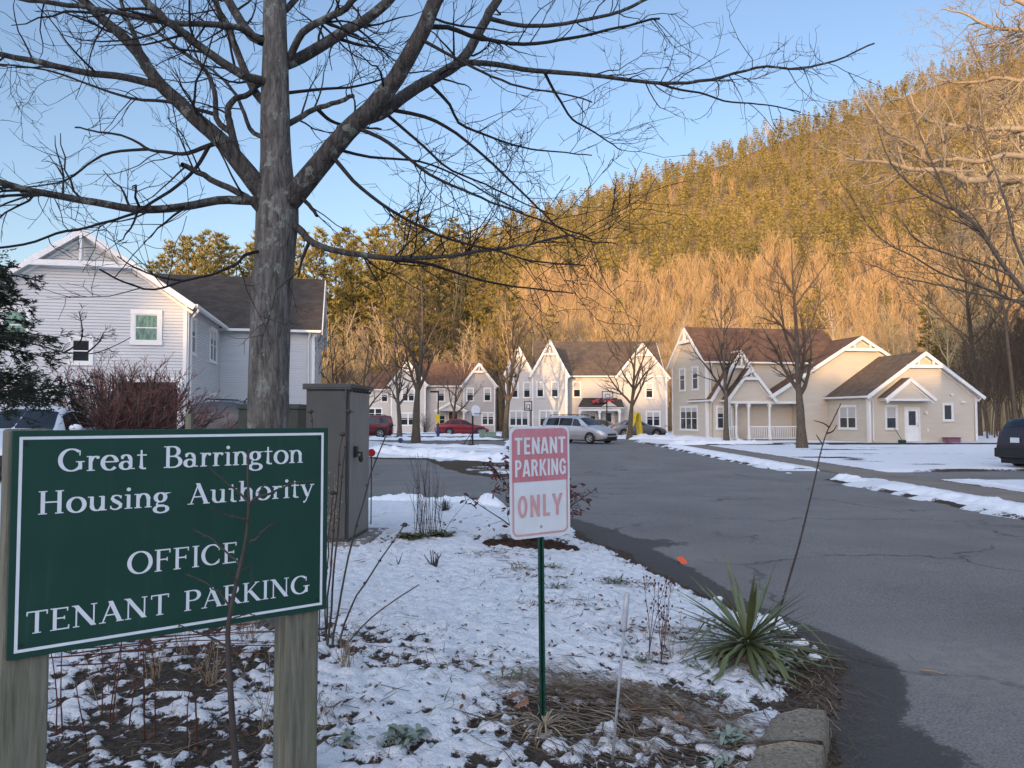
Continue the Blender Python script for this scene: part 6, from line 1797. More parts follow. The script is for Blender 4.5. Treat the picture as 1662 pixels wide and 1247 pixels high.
# wooded hillside: too many to count
def hill_trees():
    r = np.random.default_rng(5); B = []; D = []; W = []; polys = []
    pts = []
    y = 150.0
    while y < 488:
        sp = 4.6 + (y - 150) * .006
        for x in np.arange(-.10 * y - 30, .74 * y, sp):
            pts.append((x + r.uniform(-.45, .45) * sp, y + r.uniform(-.45, .45) * sp))
        y += sp
    pts = np.array(pts); X, Y = pts[:, 0], pts[:, 1]; Z = hill_z(X, Y)
    frac = np.clip((Y - 118) / 340, 0, 1)
    band = .38 + .16 * fbm(X / 60, Y / 60 + 7, 3) + .05 * np.clip((X - 120) / 100, 0, 1)
    con = (frac > band) & (r.random(len(X)) < .965)
    con |= (r.random(len(X)) < .05)
    for x, y, z, c in zip(X, Y, Z, con):
        if c:
            H = r.uniform(5.5, 10) if r.random() < .55 else r.uniform(10, 17); n = int(70 + H * 7); Rw = H * r.uniform(.17, .26)
            h = r.random(n) ** .8; lay = np.round(h * 9) / 9 * .7 + h * .3
            a = r.uniform(0, 6.28, n); rad = Rw * (1.03 - lay) ** .75 * np.sqrt(r.random(n)) * (1 + .35 * np.sin(a * 2 + r.uniform(0, 6) + lay * 9))
            p = np.stack([x + rad * np.cos(a), y + rad * np.sin(a), z + H * (.12 + .85 * lay)], 1)
            d = np.stack([np.cos(a), np.sin(a), r.uniform(-.2, .9, n)], 1) + r.normal(0, .5, (n, 3)); d /= np.linalg.norm(d, axis=1, keepdims=True)
            B.append(p); D.append(d * r.uniform(.55, 1.35, (n, 1))); W.append(r.uniform(.12, .30, n))
            polys.append((np.array([[x, y, z - 1], [x, y, z + H * .5]]), np.array([.13, .06]), 3))
        else:
            H = r.uniform(8, 13)
            P = grow(r, (x, y, z - 1), (0, 0, 1), H * .95, 4, .04, .03)
            for k in range(58):
                t = r.uniform(.2, .95); p, _, d = interp_poly(P, np.ones(4), t); nd = turn(r, d, R(r.normal(34, 9)))
                dec.append((np.array([p, p + nd * H * .17, p + (nd + np.array([0, 0, .3])) * H * r.uniform(.22, .36)]), np.array([.05, .042, .034]), 3))
            dec.append((P, np.linspace(.12, .05, 4), 3))
    B = np.concatenate(B); D = np.concatenate(D); W = np.concatenate(W)
    print('hill trees', len(X), con.sum())
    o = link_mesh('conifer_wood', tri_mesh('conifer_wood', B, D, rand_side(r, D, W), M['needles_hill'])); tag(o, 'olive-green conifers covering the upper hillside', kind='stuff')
    o = link_mesh('hillside_trunks', tubes_mesh('hillside_trunks', polys, M['bark_street'])); tag(o, 'pale trunks between the conifers on the upper hillside', kind='stuff')
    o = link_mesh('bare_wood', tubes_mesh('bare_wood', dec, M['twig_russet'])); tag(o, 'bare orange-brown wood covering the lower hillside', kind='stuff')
dec = []
hill_trees()
# the tree line on the rise behind the viewer, which shades the street
def tree_line():
    r = np.random.default_rng(8); B = []; D = []; W = []
    x = -190.0
    while x < 130:
        HF = lambda q: float(np.interp(q, [-190, -90, -72, -66, -62.6, -61.8, -58.6, -57.8, -53, -47, -40, -33, -27, -22, 0, 130], [23, 24.5, 24, 23.5, 22.5, 17, 16, 21.5, 19.4, 21, 20, 18, 18, 30, 29, 27])) - 3.9 + r.uniform(-.9, .7)
        for row in range(4):
            xx = x + r.uniform(-1.5, 1.5); yy = -104 - row * 5 + r.uniform(-1, 1); n = 230; H = HF(xx + .364 * (-104 - yy)) + .091 * (-104 - yy)
            h = r.random(n); a = r.uniform(0, 6.28, n); rad = 2.2 * (1.05 - h) ** .6 * np.sqrt(r.random(n))
            z0 = float(hill_z(np.array(xx), np.array(yy)))
            p = np.stack([xx + rad * np.cos(a), yy + rad * np.sin(a), z0 + H * h], 1); d = r.normal(0, 1, (n, 3)); d /= np.linalg.norm(d, axis=1, keepdims=True)
            B.append(p); D.append(d * r.uniform(1.0, 2.2, (n, 1))); W.append(r.uniform(.2, .5, n))
        x += 1.9
    B = np.concatenate(B); D = np.concatenate(D); W = np.concatenate(W)
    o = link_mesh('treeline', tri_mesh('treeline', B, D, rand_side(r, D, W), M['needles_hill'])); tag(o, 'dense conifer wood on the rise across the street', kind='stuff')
tree_line()

# hemlock at the left edge
def hemlock():
    r = np.random.default_rng(14); x0, y0 = at(-75, 600, 8.6).x, 8.6
    g = ground_h(x0, y0); polys = [(grow(r, (0, 0, -.1), (0, 0, 1), 3.45, 10, .01, .02), np.linspace(.09, .02, 10), 8)]; B = []; D = []; W = []
    for k in range(70):
        z = r.uniform(1.45, 3.3); a = r.uniform(0, 2 * PI); L = 1.72 * (1.06 - z / 3.6) ** .42 * r.uniform(.6, 1.08)
        P = grow(r, (0, 0, z), (math.cos(a), math.sin(a), .15), L, 7, .07, -.06); polys.append((P, np.linspace(.016, .004, 7), 4))
        sub = []
        sprout(sub, r, P, np.linspace(.012, .004, 7), 0, [dict(k=15, t0=.15, len=.34, ang=50, rr=.5, rmin=.0025, n=5, w=.10, trop=-.06), dict(k=5, t0=.1, len=.5, ang=48, rr=.6, rmin=.0018, n=4, w=.1, trop=-.05)])
        polys += sub
        for Q, _, _ in sub:
            m = len(Q)
            for i in range(m - 1):
                e = Q[i + 1] - Q[i]; L_ = np.linalg.norm(e); nn = max(2, int(L_ / .017)); u = unit(e)
                lat = unit(np.cross(u, [0, 0, 1]) + 1e-6)
                t = r.random(nn); s = np.where(r.random(nn) < .5, -1, 1)[:, None]
                B.append(Q[i] + e * t[:, None]); D.append((lat * s + u * .5 + r.normal(0, .22, (nn, 3))) * r.uniform(.03, .055, (nn, 1))); W.append(np.full(nn, .0075))
    T_ = thing('hemlock_tree', 'dark green hemlock with drooping sprays in front of the white house', 'tree', (x0, y0, g))
    B = np.concatenate(B); D = np.concatenate(D); W = np.concatenate(W)
    link_mesh('trunk', tubes_mesh('trunk', polys, M['twig_dark']), T_); link_mesh('foliage', tri_mesh('foliage', B, D, rand_side(r, D, W), M['needles_hemlock']), T_)
    dd = []
    for pts in ([(-60, 560), (0, 545), (60, 560), (105, 572), (150, 574), (185, 562), (212, 548)], [(105, 572), (130, 555), (133, 530), (128, 505)], [(140, 574), (160, 556), (168, 540)]):
        Q = px_poly(pts, 8.3, -.4) - np.array([x0, y0, g]); dd.append((Q, np.linspace(.011, .004, len(Q)), 5)); sprout(dd, r, Q, np.linspace(.008, .004, len(Q)), 0, [dict(k=12, t0=.4, len=.13, rel=False, ang=50, rr=.7, rmin=.003, n=4, w=.2, trop=.05), dict(k=4, t0=.2, len=.06, rel=False, ang=50, rr=.8, rmin=.0025, n=3, w=.2)])
    link_mesh('dead_branch', tubes_mesh('dead_branch', dd, M['twig_dark']), T_)
hemlock()
# ------------------------------------------------------------------ shrubs and garden plants
def big_shrub():
    r = np.random.default_rng(44); Y = 17.0; p = at(215, 690, Y); g = ground_h(p.x, Y)
    T_ = thing('red_shrub', 'large vase-shaped bare shrub with dark red twig tips before the white house', 'shrub', (p.x - .25, Y, g)); T_.scale = (1.3, 1, .96)
    st = []; tw = []
    for k in range(190):
        a = r.uniform(0, 6.28); ang = abs(r.normal(0, .62)) ; ang = min(ang, 1.02)
        P = grow(r, (r.normal(0, .30), r.normal(0, .2), 0), (math.cos(a) * math.sin(ang), math.sin(a) * math.sin(ang) * .8, math.cos(ang)), r.uniform(1.7, 2.5), 9, .06, .03)
        rd = np.linspace(.016, .007, 9); st.append((P, rd, 4))
        sprout(tw, r, P, rd, 0, [dict(k=9, t0=.35, len=.30, ang=30, rr=.6, rmin=.006, n=5, w=.1, trop=.06), dict(k=6, t0=.25, len=.5, ang=32, rr=.7, rmin=.005, n=4, w=.12, trop=.05)])
    link_mesh('stems', tubes_mesh('stems', st, M['twig_brown']), T_); link_mesh('twigs', tubes_mesh('twigs', tw, M['twig_red']), T_)
big_shrub()
def leafy_bush(name, label, x, y, h, w, nleaf, ls, mat, seed, stems=16, droop=-.5, wood='twig_brown', lw=.36):
    r = np.random.default_rng(seed); g = ground_h(x, y); T_ = thing(name, label, 'bush', (x, y, g)); st = []; tips = []
    for k in range(stems):
        a = r.uniform(0, 6.28); ang = r.uniform(.1, .9); P = grow(r, (r.normal(0, w * .06), r.normal(0, w * .06), 0), (math.cos(a) * math.sin(ang), math.sin(a) * math.sin(ang), math.cos(ang)), h * r.uniform(.7, 1.15), 7, .13, .03)
        st.append((P, np.linspace(h * .012, h * .004, 7), 5)); sub = []
        sprout(sub, r, P, np.linspace(h * .01, h * .004, 7), 0, [dict(k=5, t0=.35, len=.32, ang=42, rr=.6, rmin=h * .003, n=4, w=.12, trop=.03)])
        st += sub; tips += [q[0][-1] for q in sub] + [q[0][-2] for q in sub] + [P[-1]]
    tips = np.array(tips); V = []; Fc = []
    for i in range(nleaf):
        c = tips[r.integers(len(tips))] + r.normal(0, ls * .35, 3); a = r.uniform(0, 6.28)
        d = unit(np.array([math.cos(a), math.sin(a), r.normal(droop, .35)])); s = unit(np.cross(d, r.normal(0, 1, 3))); n = np.cross(d, s); L = ls * r.uniform(.6, 1.2); b = len(V)
        for t, ww in ((0, .05), (.35, lw), (.7, lw * .8), (1, .02)):
            q = c + d * L * t + n * L * .12 * math.sin(t * 3); V.append(q - s * L * ww * .5); V.append(q + n * L * .05); V.append(q + s * L * ww * .5)
        for j in range(3): Fc += [(b+j*3, b+j*3+1, b+j*3+4, b+j*3+3), (b+j*3+1, b+j*3+2, b+j*3+5, b+j*3+4)]
    link_mesh('stems', tubes_mesh('stems', st, M[wood]), T_); link_mesh('leaves', np_mesh('leaves', np.array(V), [np.array(Fc)], [M[mat]], True), T_)
    return T_
p = gnd(868, 888, .12); leafy_bush('red_leaf_bush', 'dark red leafy bush on a mulch ring right behind the parking sign', p.x - .02, p.y + .1, 1.02, .9, 520, .085, 'leaf_red', 61, 20)
for px, py, h, w, lb, sd_ in ((1115, 712, 2.0, 1.6, 'taller bronze-leaved bush with dried flower heads before the triple window', 62), (1160, 714, 1.15, 1.3, 'lower bronze-leaved bush beside the upright bare tree at the tan house', 63), (1345, 713, .8, .8, 'small dark bush at the foot of the tan wall near the double window', 64)):
    p = gnd(px, py); leafy_bush('flower_bush', lb, p.x, p.y, h, w, 420, .15, 'leaf_bronze', sd_, 22, -.2)
for px, Y, h, lb, sd_ in ((345, 27, 1.4, 'low dark bush by the white house side wall', 65), (690, 77.5, 1.8, 'bare twiggy bush at the porch of the red-roofed house', 66)):
    p = at(px, 690, Y); leafy_bush('dark_bush', lb, p.x, Y, h, 1.2, 160, .10, 'leaf_bronze', sd_, 26, 0)
# mulch ring
def patch_mesh(name, label, cat, x, y, rx, ry, h, mat, seed, n=40, kind=None):
    V = []; Fc = []; m = 14
    for j in range(m + 1):
        for i in range(n):
            a = 2 * PI * i / n; k = (1 + .22 * float(perlin(math.cos(a) * 2 + seed, math.sin(a) * 2 + seed))) * j / m
            X = x + rx * k * math.cos(a); Y = y + ry * k * math.sin(a); z = ground_h(X, Y) + h * (1 - (j / m) ** 2) * (1 + .6 * float(fbm(X * 14, Y * 14, 3))) + (.012 if j < m else -.02)
            V.append((X, Y, z))
    for j in range(m):
        for i in range(n): Fc.append((j*n+i, j*n+(i+1) % n, (j+1)*n+(i+1) % n, (j+1)*n+i))
    o = link_mesh(name, np_mesh(name, np.array(V), [np.array(Fc)], [M[mat]], True)); return tag(o, label, cat, kind=kind)
p = gnd(862, 893, .1); patch_mesh('mulch', 'dark brown mulch ring around the red leafy bush', None, p.x, p.y, .62, .30, .05, 'mulch', 3, kind='stuff')

def stem_line(pts, Y, dY, w0, w1, n=None): 
    Q = px_poly(pts, Y, dY, n); return (Q, np.linspace(w0 / 2 / F * Y, w1 / 2 / F * Y, len(Q)), 7)
# sapling before the board
r = np.random.default_rng(71)
SAP = thing('sapling', 'bare dark sapling growing right in front of the green board', 'sapling', (0, 0, 0))
q = stem_line([(388,1330),(383,1247),(376,1150),(370,1050),(372,1005),(384,945),(399,875),(404,815),(402,775),(404,728)], 2.86, .02, 13, 3, 30); q[0][0][2] = ground_h(q[0][0][0], q[0][0][1]) - .05
link_mesh('stem', tubes_mesh('stem', [q], M['twig_brown']), SAP)
tw = []
for pts, w in (([(404,818),(420,806),(440,801),(470,787),(509,780)],5), ([(420,806),(423,795),(431,786)],3), ([(403,816),(385,797),(360,776),(352,771),(338,756)],4), ([(406,845),(390,841),(372,838),(360,832),(343,827)],4), ([(406,880),(418,872),(432,858),(448,848)],4),
               ([(391,918),(370,898),(350,882),(345,875),(312,859)],4), ([(377,992),(362,970),(345,955),(330,945),(302,931)],4), ([(370,1050),(350,1040),(330,1030),(310,1024),(287,1012)],5), ([(372,1008),(385,1002),(404,997),(420,1000)],3), ([(386,950),(375,935),(360,927)],2.5), ([(395,925),(400,922),(404,923)],2)):
    Q = stem_line(pts, 2.87, r.uniform(-.12, .1), w, 1.6); Q = (Q[0] + r.normal(0, .0016, Q[0].shape), Q[1], 6); tw.append(Q)
    for t in r.uniform(.25, 1, 5):
        b, _, d = interp_poly(Q[0], Q[1], min(t, .99)); e = turn(r, d, 1.0); tw.append((np.array([b, b + e * .006, b + e * .011]), np.array([.0022, .0025, .0012]), 5))
link_mesh('twigs', tubes_mesh('twigs', tw, M['twig_brown']), SAP)
# leaning stick behind the yucca
ST = thing('leaning_sapling', 'thin leaning bare sapling rising out of the spiky yucca', 'sapling', (0, 0, 0))
q = stem_line([(1236,1060),(1262,1000),(1285,925),(1300,872),(1322,780),(1331,738),(1341,704),(1349,688),(1365,655)], 5.6, .15, 4.4, 1.6, 26)
tw = [q]
for pts in ([(1346,694),(1336,687),(1321,683)], [(1336,722),(1330,714),(1325,706)], [(1341,704),(1352,700),(1358,690)]): tw.append(stem_line(pts, 5.72, -.05, 2.6, 1.2))
for t in np.linspace(.1, .95, 16):
    b, _, d = interp_poly(q[0], q[1], t); e = turn(r, d, 1.0); tw.append((np.array([b, b + e * .008, b + e * .014]), np.array([.004, .004, .002]), 5))
link_mesh('stem', tubes_mesh('stem', tw, M['twig_brown']), ST)
# dry stalks between board and cabinet
DS = thing('dry_stalks', 'tall dry stalks with dark seed heads right of the green board', 'dry plant', (0, 0, 0))
tw = []; hd = MB()
for pts, Y, w in (([(536,1075),(556,950),(590,810),(606,755),(634,690)], 5.2, 4), ([(530,1070),(545,900),(556,760),(562,715),(566,668)], 5.2, 4), ([(527,1065),(538,900),(548,780),(556,705)], 5.3, 3.5), ([(540,1078),(570,985),(610,920),(657,852)], 5.3, 3.5), ([(532,1070),(528,990),(532,900),(540,800)], 5.25, 3),
                  ([(520,800),(512,740),(504,668)], 5.5, 3), ([(520,1080),(518,1000),(522,930)], 5.3, 2.5), ([(538,1075),(600,1005),(680,948)], 5.2, 2.5)):
    q = stem_line(pts, Y, .0, w, 1.8); tw.append((q[0] + r.normal(0, .003, q[0].shape), q[1], 6)); c = q[0][-1]
    if w >= 3:
        hd = MB(); hd.ell(c, (.020, .020, .016), 9, 7)
        for k in range(5):
            a = 1.256 * k; hd.bar(Vector(c), Vector(c) + Vector((math.cos(a) * .035, math.sin(a) * .03, -.004)), .005, .004)
        for t in (.55, .72, .85):
            b, _, d = interp_poly(q[0], q[1], t); nb_ = MB(); nb_.ell(b, (.012, .012, .009), 7, 5); nb_.build('bud', M['twig_brown'], DS, smooth=True)
        hd.build('seed_head', M['twig_brown'], DS, smooth=True)
link_mesh('stems', tubes_mesh('stems', tw, M['twig_brown']), DS)
def weed(name, label, x, y, n, h, mat, seed, spread=.35, r0=.003, head=.0, kids=4, cat='dry plant', leaves=0, lean=0):
    rr = np.random.default_rng(seed); g = ground_h(x, y); T_ = thing(name, label, cat, (x, y, g - .01)); st = []; hd = []
    for k in range(n):
        a = rr.uniform(0, 6.28); ang = abs(rr.normal(0, spread)); P = grow(rr, (rr.normal(0, h * .09), rr.normal(0, h * .06), 0), (math.cos(a) * math.sin(ang) + lean, math.sin(a) * math.sin(ang), math.cos(ang)), h * rr.uniform(.6, 1.1), 7, .05, .02)
        st.append((P, np.linspace(r0, r0 * .5, 7), 5))
        if kids: sprout(st, rr, P, np.linspace(r0 * .8, r0 * .5, 7), 0, [dict(k=kids, t0=.35, len=.2, ang=38, rr=.7, rmin=r0 * .4, n=4, w=.14, trop=.05)])
    link_mesh('stems', tubes_mesh('stems', st, M[mat]), T_)
    if head:
        mb = MB()
        for P, _, _ in st:
            if rr.random() < .8: mb.ell(P[-1], (head, head, head * 1.5), 6, 5)
            if rr.random() < .6: mb.ell(P[len(P) // 2 + 1], (head * .8,) * 3, 6, 5)
        mb.build('seed_heads', M[mat], T_, smooth=True)
    return T_
p = gnd(690, 880, .1); weed('twig_clump', 'clump of thin upright twigs standing in the snow near the entry drive', p.x, p.y, 34, 1.0, 'twig_brown', 81, .22, .0035, 0, 3)
p = gnd(1058, 1086, .08); weed('dry_weed', 'brown dried weed with small pods beside the snow stake', p.x, p.y, 7, .52, 'stem_red', 82, .16, .003, .006, 7)
p = gnd(1090, 1085, .08); weed('dry_weed', 'pale curly dried weed touching the left yucca leaves', p.x, p.y, 9, .30, 'straw', 83, .7, .0022, .004, 5)
p = gnd(560, 905, .1); weed('dry_weed', 'pale feathery dried weed in front of the tall cabinet', p.x, p.y - 1.0, 11, .85, 'straw', 84, .2, .0022, .007, 8)
p = gnd(705, 932, .1); weed('dead_plant', 'short dark stump-like dead plant left of the mulch ring', p.x, p.y, 9, .16, 'twig_brown', 85, .6, .008, 0, 2)
p = gnd(645, 930, .1); weed('dead_plant', 'small broken twig lying in the snow by the concrete pad', p.x, p.y, 4, .14, 'twig_brown', 86, 1.2, .005, 0, 2)
p = gnd(722, 838, .1); weed('dead_plant', 'dark tangled clump on the snow ridge by the entry drive', p.x, p.y, 60, .2, 'twig_brown', 87, .8, .004, 0, 3)
# red canes under the board
for k_, (px, py, h, n, lb) in enumerate([(105, 1215, .62, 2, 'two thin red-brown canes near the left sign post'), (180, 1200, .66, 4, 'cluster of straight red-brown canes below the board, left of the middle'), (245, 1225, .60, 2, 'red-brown canes below the word TENANT on the board'), (210, 1190, .62, 1, 'single slanting red-brown cane below the board'), (318, 1235, .34, 3, 'short dry weed stems left of the dark sapling'), (145, 1245, .55, 1, 'lone dark thin cane behind the left sign post')]):
    p = gnd(px, py, .08); weed('cane', lb, p.x, p.y, n, h, 'stem_red', 120 + k_, .07, .004, 0, 1)
for k_, (px, py, h, n, lb) in enumerate([(185, 1185, .33, 3, 'pale straw stem among the red-brown canes'), (340, 1130, .26, 16, 'tuft of pale dry grass at the maple foot, left of the sapling'), (405, 1060, .30, 14, 'tuft of dry grass against the maple trunk base'), (440, 1215, .36, 6, 'thin pale weeds between sapling and right sign post'), (560, 1110, .20, 18, 'flattened dry tuft right of the right sign post'), (250, 1120, .2, 12, 'dry grass tuft below the board, under its lower edge'), (300, 1080, .28, 9, 'wispy weed stems under the word PARKING on the board')]):
    p = gnd(px, py, .08); weed('dry_grass', lb, p.x, p.y, n, h, 'straw', 140 + k_, .45, .0024, .004, 2, 'dry grass')
# horizontal runners under the board
tw = []
for k in range(9):
    y_ = 1015 + k * 5 + r.uniform(-4, 4); pts = [(90 + r.uniform(-20, 60), y_ + 22), (200, y_ + 12 + r.uniform(-5, 5)), (330, y_ + r.uniform(-4, 4)), (455 + r.uniform(-60, 60), y_ - r.uniform(-6, 12))]
    tw.append(stem_line(pts, 4.5, .6, 2.6, 1.4))
RN = thing('trailing_stems', 'thin dark trailing stems running level below the board', 'dry plant', (0, 0, 0)); link_mesh('stems', tubes_mesh('stems', tw, M['stem_red']), RN)

# ribbons for leaves and grass
def ribbon(P, w, up=(0, 0, 1), fold=0.0):
    P = np.asarray(P); n = len(P); T_ = np.gradient(P, axis=0); T_ /= np.linalg.norm(T_, axis=1, keepdims=True) + 1e-9
    S_ = np.cross(T_, np.array(up)); S_ /= np.linalg.norm(S_, axis=1, keepdims=True) + 1e-9; N_ = np.cross(S_, T_)
    w = np.asarray(w)[:, None]
    return P - S_ * w / 2 + N_ * fold * w, P, P + S_ * w / 2 + N_ * fold * w
def ribbons_mesh(name, ribs, mat, parent=None):
    V = []; Fc = []
    for a, b, c in ribs:
        o = len(V); n = len(a)
        for i in range(n): V += [a[i], b[i], c[i]]
        for i in range(n - 1): Fc += [(o+i*3, o+i*3+1, o+i*3+4, o+i*3+3), (o+i*3+1, o+i*3+2, o+i*3+5, o+i*3+4)]
    return link_mesh(name, np_mesh(name, np.array(V), [np.array(Fc)], [mat] if not isinstance(mat, list) else mat, True), parent)
r = np.random.default_rng(91)
p = gnd(1213, 1072, .1); Yc = thing('yucca', 'spiky green yucca at the road corner above the curb stone', 'yucca', (p.x, p.y, ground_h(p.x, p.y)))
gl = []; dl = []
for k in range(118):
    a = k * 2.39996 + r.uniform(-.3, .3); f = k / 118; el = R(np.interp(f, [0, .3, .65, 1], [-10, 2, 12, 54])) + r.normal(0, .2); L = r.uniform(.46, .68) * (1 if f > .15 else .8)
    d = np.array([math.cos(a) * math.cos(el), math.sin(a) * math.cos(el), math.sin(el)]); st = np.array([math.cos(a) * .02, math.sin(a) * .02, .06 + .07 * f])
    t = np.linspace(0, 1, 9); P = st + d * L * t[:, None]; P[:, 2] -= L * r.uniform(.05, .32 if f < .5 else .16) * t ** 2.2; P[:, 2] = np.maximum(P[:, 2], .012)
    if r.random() < .2 and .1 < f < .8:
        kb = r.uniform(.45, .7); P[:, 2] -= np.clip(t - kb, 0, 1) * L * 1.1; P[:, 2] = np.maximum(P[:, 2], .012)
    P[:, 0] += r.normal(0, .03) * t ** 2; P[:, 1] += r.normal(0, .03) * t ** 2
    w = .030 * r.uniform(.75, 1.15) * np.array([.55, .8, 1, 1, .95, .8, .6, .35, .04])
    gl.append(ribbon(P, w, fold=.16))
for k in range(46):
    a = r.uniform(0, 6.28); L = r.uniform(.22, .42); d = np.array([math.cos(a), math.sin(a), -.1]); t = np.linspace(0, 1, 6)
    P = np.array([0, 0, .05]) + d * L * t[:, None]; P[:, 2] = np.maximum(.055 - .05 * t + r.uniform(0, .02), .008); dl.append(ribbon(P, .018 * np.array([.6, 1, 1, .8, .5, .05]), fold=.1))
ribbons_mesh('leaves', gl, M['yucca_leaf'], Yc); ribbons_mesh('dead_leaves', dl, M['straw_dark'], Yc)
def rosette(name, label, px, py, n, L, mat, seed, up=.6, w=.32, cat='ground plant'):
    rr = np.random.default_rng(seed); p = gnd(px, py, .09); T_ = thing(name, label, cat, (p.x, p.y, ground_h(p.x, p.y))); rb = []
    for k in range(n):
        a = k * 2.4 + rr.uniform(-.4, .4); e = rr.uniform(.1, up * 2); c = np.array([rr.normal(0, L * .5), rr.normal(0, L * .35), .005]); l = L * rr.uniform(.6, 1.2); t = np.linspace(0, 1, 6)
        P = c + np.array([math.cos(a), math.sin(a), e]) * l * t[:, None]; P[:, 2] -= l * .6 * e * t ** 2.5; rb.append(ribbon(P, l * w * np.array([.25, .7, 1, .95, .6, .06]), fold=.15))
    ribbons_mesh('leaves', rb, M[mat], T_)
for a in [(1185, 1205, 34, .085, 'leaf_grey', 1, 'larger grey-green woolly rosette left of the curb stone'), (1168, 1238, 20, .075, 'leaf_grey', 2, 'grey-green woolly rosette cut by the bottom edge near the curb'), (655, 1232, 34, .10, 'leaf_grey', 3, 'grey-green woolly rosette at the bottom edge left of the thin post'), (1160, 1128, 14, .055, 'leaf_grey', 4, 'small grey-green rosette poking through snow below the yucca'), (1050, 1098, 14, .06, 'leaf_grey', 5, 'small grey-green rosette at the foot of the brown dried weed'), (1128, 1100, 12, .055, 'leaf_grey', 6, 'small grey-green sprig left of the yucca in the snow'), (560, 1232, 14, .07, 'leaf_grey', 7, 'small grey-green rosette beside the right sign post')]:
    rosette('woolly_rosette', a[6], a[0], a[1], a[2], a[3], a[4], a[5])
for a in [(892, 936, 40, .12, 'leaf_green', 11, 'yellow-green grass tuft right of the thin post, nearest the mulch ring'), (903, 972, 34, .11, 'leaf_green', 12, 'flattened olive grass tuft below the yellow-green one'), (1001, 958, 44, .12, 'leaf_green', 13, 'yellow-green grass tuft behind the clear snow stake'), (845, 940, 30, .12, 'straw', 14, 'orange-brown dry tuft left of the thin green post'), (832, 1130, 26, .11, 'leaf_green', 15, 'yellowish flattened tuft left of the thin green post near its foot')]:
    rosette('grass_tuft', a[6], a[0], a[1], a[2], a[3], a[4], a[5], .5, .10, 'grass tuft')

# fallen leaves, dead grass, twigs
def oak_leaf(L):
    half = [(0, 0), (.03, .0), (.10, .12), (.20, .10), (.24, .22), (.36, .16), (.44, .30), (.58, .18), (.68, .24), (.82, .12), (1.0, .0)]
    return [(x * L, y * L) for x, y in half] + [(x * L, -y * L) for x, y in half[::-1][1:-1]]
def leaf_scatter(n, seed):
    rr = np.random.default_rng(seed); V = []; F4 = []; k = 0
    while k < n:
        if rr.random() < .90:
            cx, cy, rx, ry, am = DIRT[rr.integers(0, 29)]
            if cy > 9: continue
            x, y = rr.normal(cx, rx * .6), rr.normal(cy, ry * .6)
        else: x, y = rr.uniform(-2.8, 2.2), rr.uniform(3.2, 7.5)
        if not bool(inside(np.array(x), np.array(y), ISLAND)): continue
        if ground_h(x, y) < -.01: continue
        k += 1; L = rr.uniform(.012, .045); a = rr.uniform(0, 6.28); z = ground_h(x, y) + rr.uniform(.004, .018); tx, ty = rr.normal(0, .35, 2); cu = rr.uniform(-.5, .9)
        o = len(V)
        for t, ww in ((0, .06), (.3, .42), (.65, .48), (1, .05)):
            for s in (-1, 0, 1):
                lx, ly = (t - .5) * L, s * ww * L * .5; lz = cu * L * (abs(s) * .22 + (t - .5) ** 2 * .6) + tx * lx + ty * ly
                V.append((x + lx * math.cos(a) - ly * math.sin(a), y + lx * math.sin(a) + ly * math.cos(a), z + lz))
        for j in range(3):
            for i in range(2): F4.append((o+j*3+i, o+j*3+i+1, o+j*3+i+4, o+j*3+i+3))
    o = link_mesh('fallen_leaves', np_mesh('fallen_leaves', np.array(V), [np.array(F4)], [M['dead_leaf']], True)); tag(o, 'small brown fallen leaves littering the soil and snow', kind='stuff')
leaf_scatter(1700, 5)
def leaf_thing(px, py, L, rz, label, tilt=.3):
    p = gnd(px, py, .1); poly = oak_leaf(L); mb = MB()
    mb.add([(x - L/2, y, .9 * L * (abs(y) / L) ** 1.3 + .25 * (x - L/2) ** 2 / L) for x, y in poly], [tuple(range(len(poly)))])
    bm = bmesh_tri(mb); o = bm.build('oak_leaf', M['oak_leaf'], loc=(p.x, p.y, ground_h(p.x, p.y) + .035)); o.rotation_euler = (tilt, -.35, rz); tag(o, label, 'leaf')
def bmesh_tri(mb):
    n = len(mb.v); L = max(v[0] for v in mb.v); c = len(mb.v); k = 11
    mb.f = []; mb.m = []
    h = n // 2
    for i in range(h):
        j = (n - i) % n; a = i; b = i + 1; d = (n - b) % n
        f = [a, b, d, j]; f = [q for q_i, q in enumerate(f) if q not in f[:q_i]]
        if len(f) >= 3: mb.f.append(f); mb.m.append(0)
    return mb
leaf_thing(850, 1178, .155, R(-65), 'largest curled brown oak leaf lying left of the thin post foot', .55)
leaf_thing(836, 1158, .10, R(20), 'smaller brown oak leaf touching the largest leaf from above', .2)
leaf_thing(1033, 1165, .085, R(-30), 'reddish brown oak leaf on the dry grass right of the snow stake')
leaf_thing(1103, 1178, .075, R(40), 'brown leaf at the right end of the dry grass heap')
leaf_thing(320, 1110, .08, R(10), 'brown leaf in the litter below the board')
for k_, (px, py, lb) in enumerate([(668, 886, 'dark olive leaf mat at the left foot of the upright twig clump'), (712, 882, 'dark olive leaf mat at the right foot of the upright twig clump')]): rosette('leaf_mat', lb, px, py, 70, .15, 'leaf_green', 160 + k_, .4, .3)
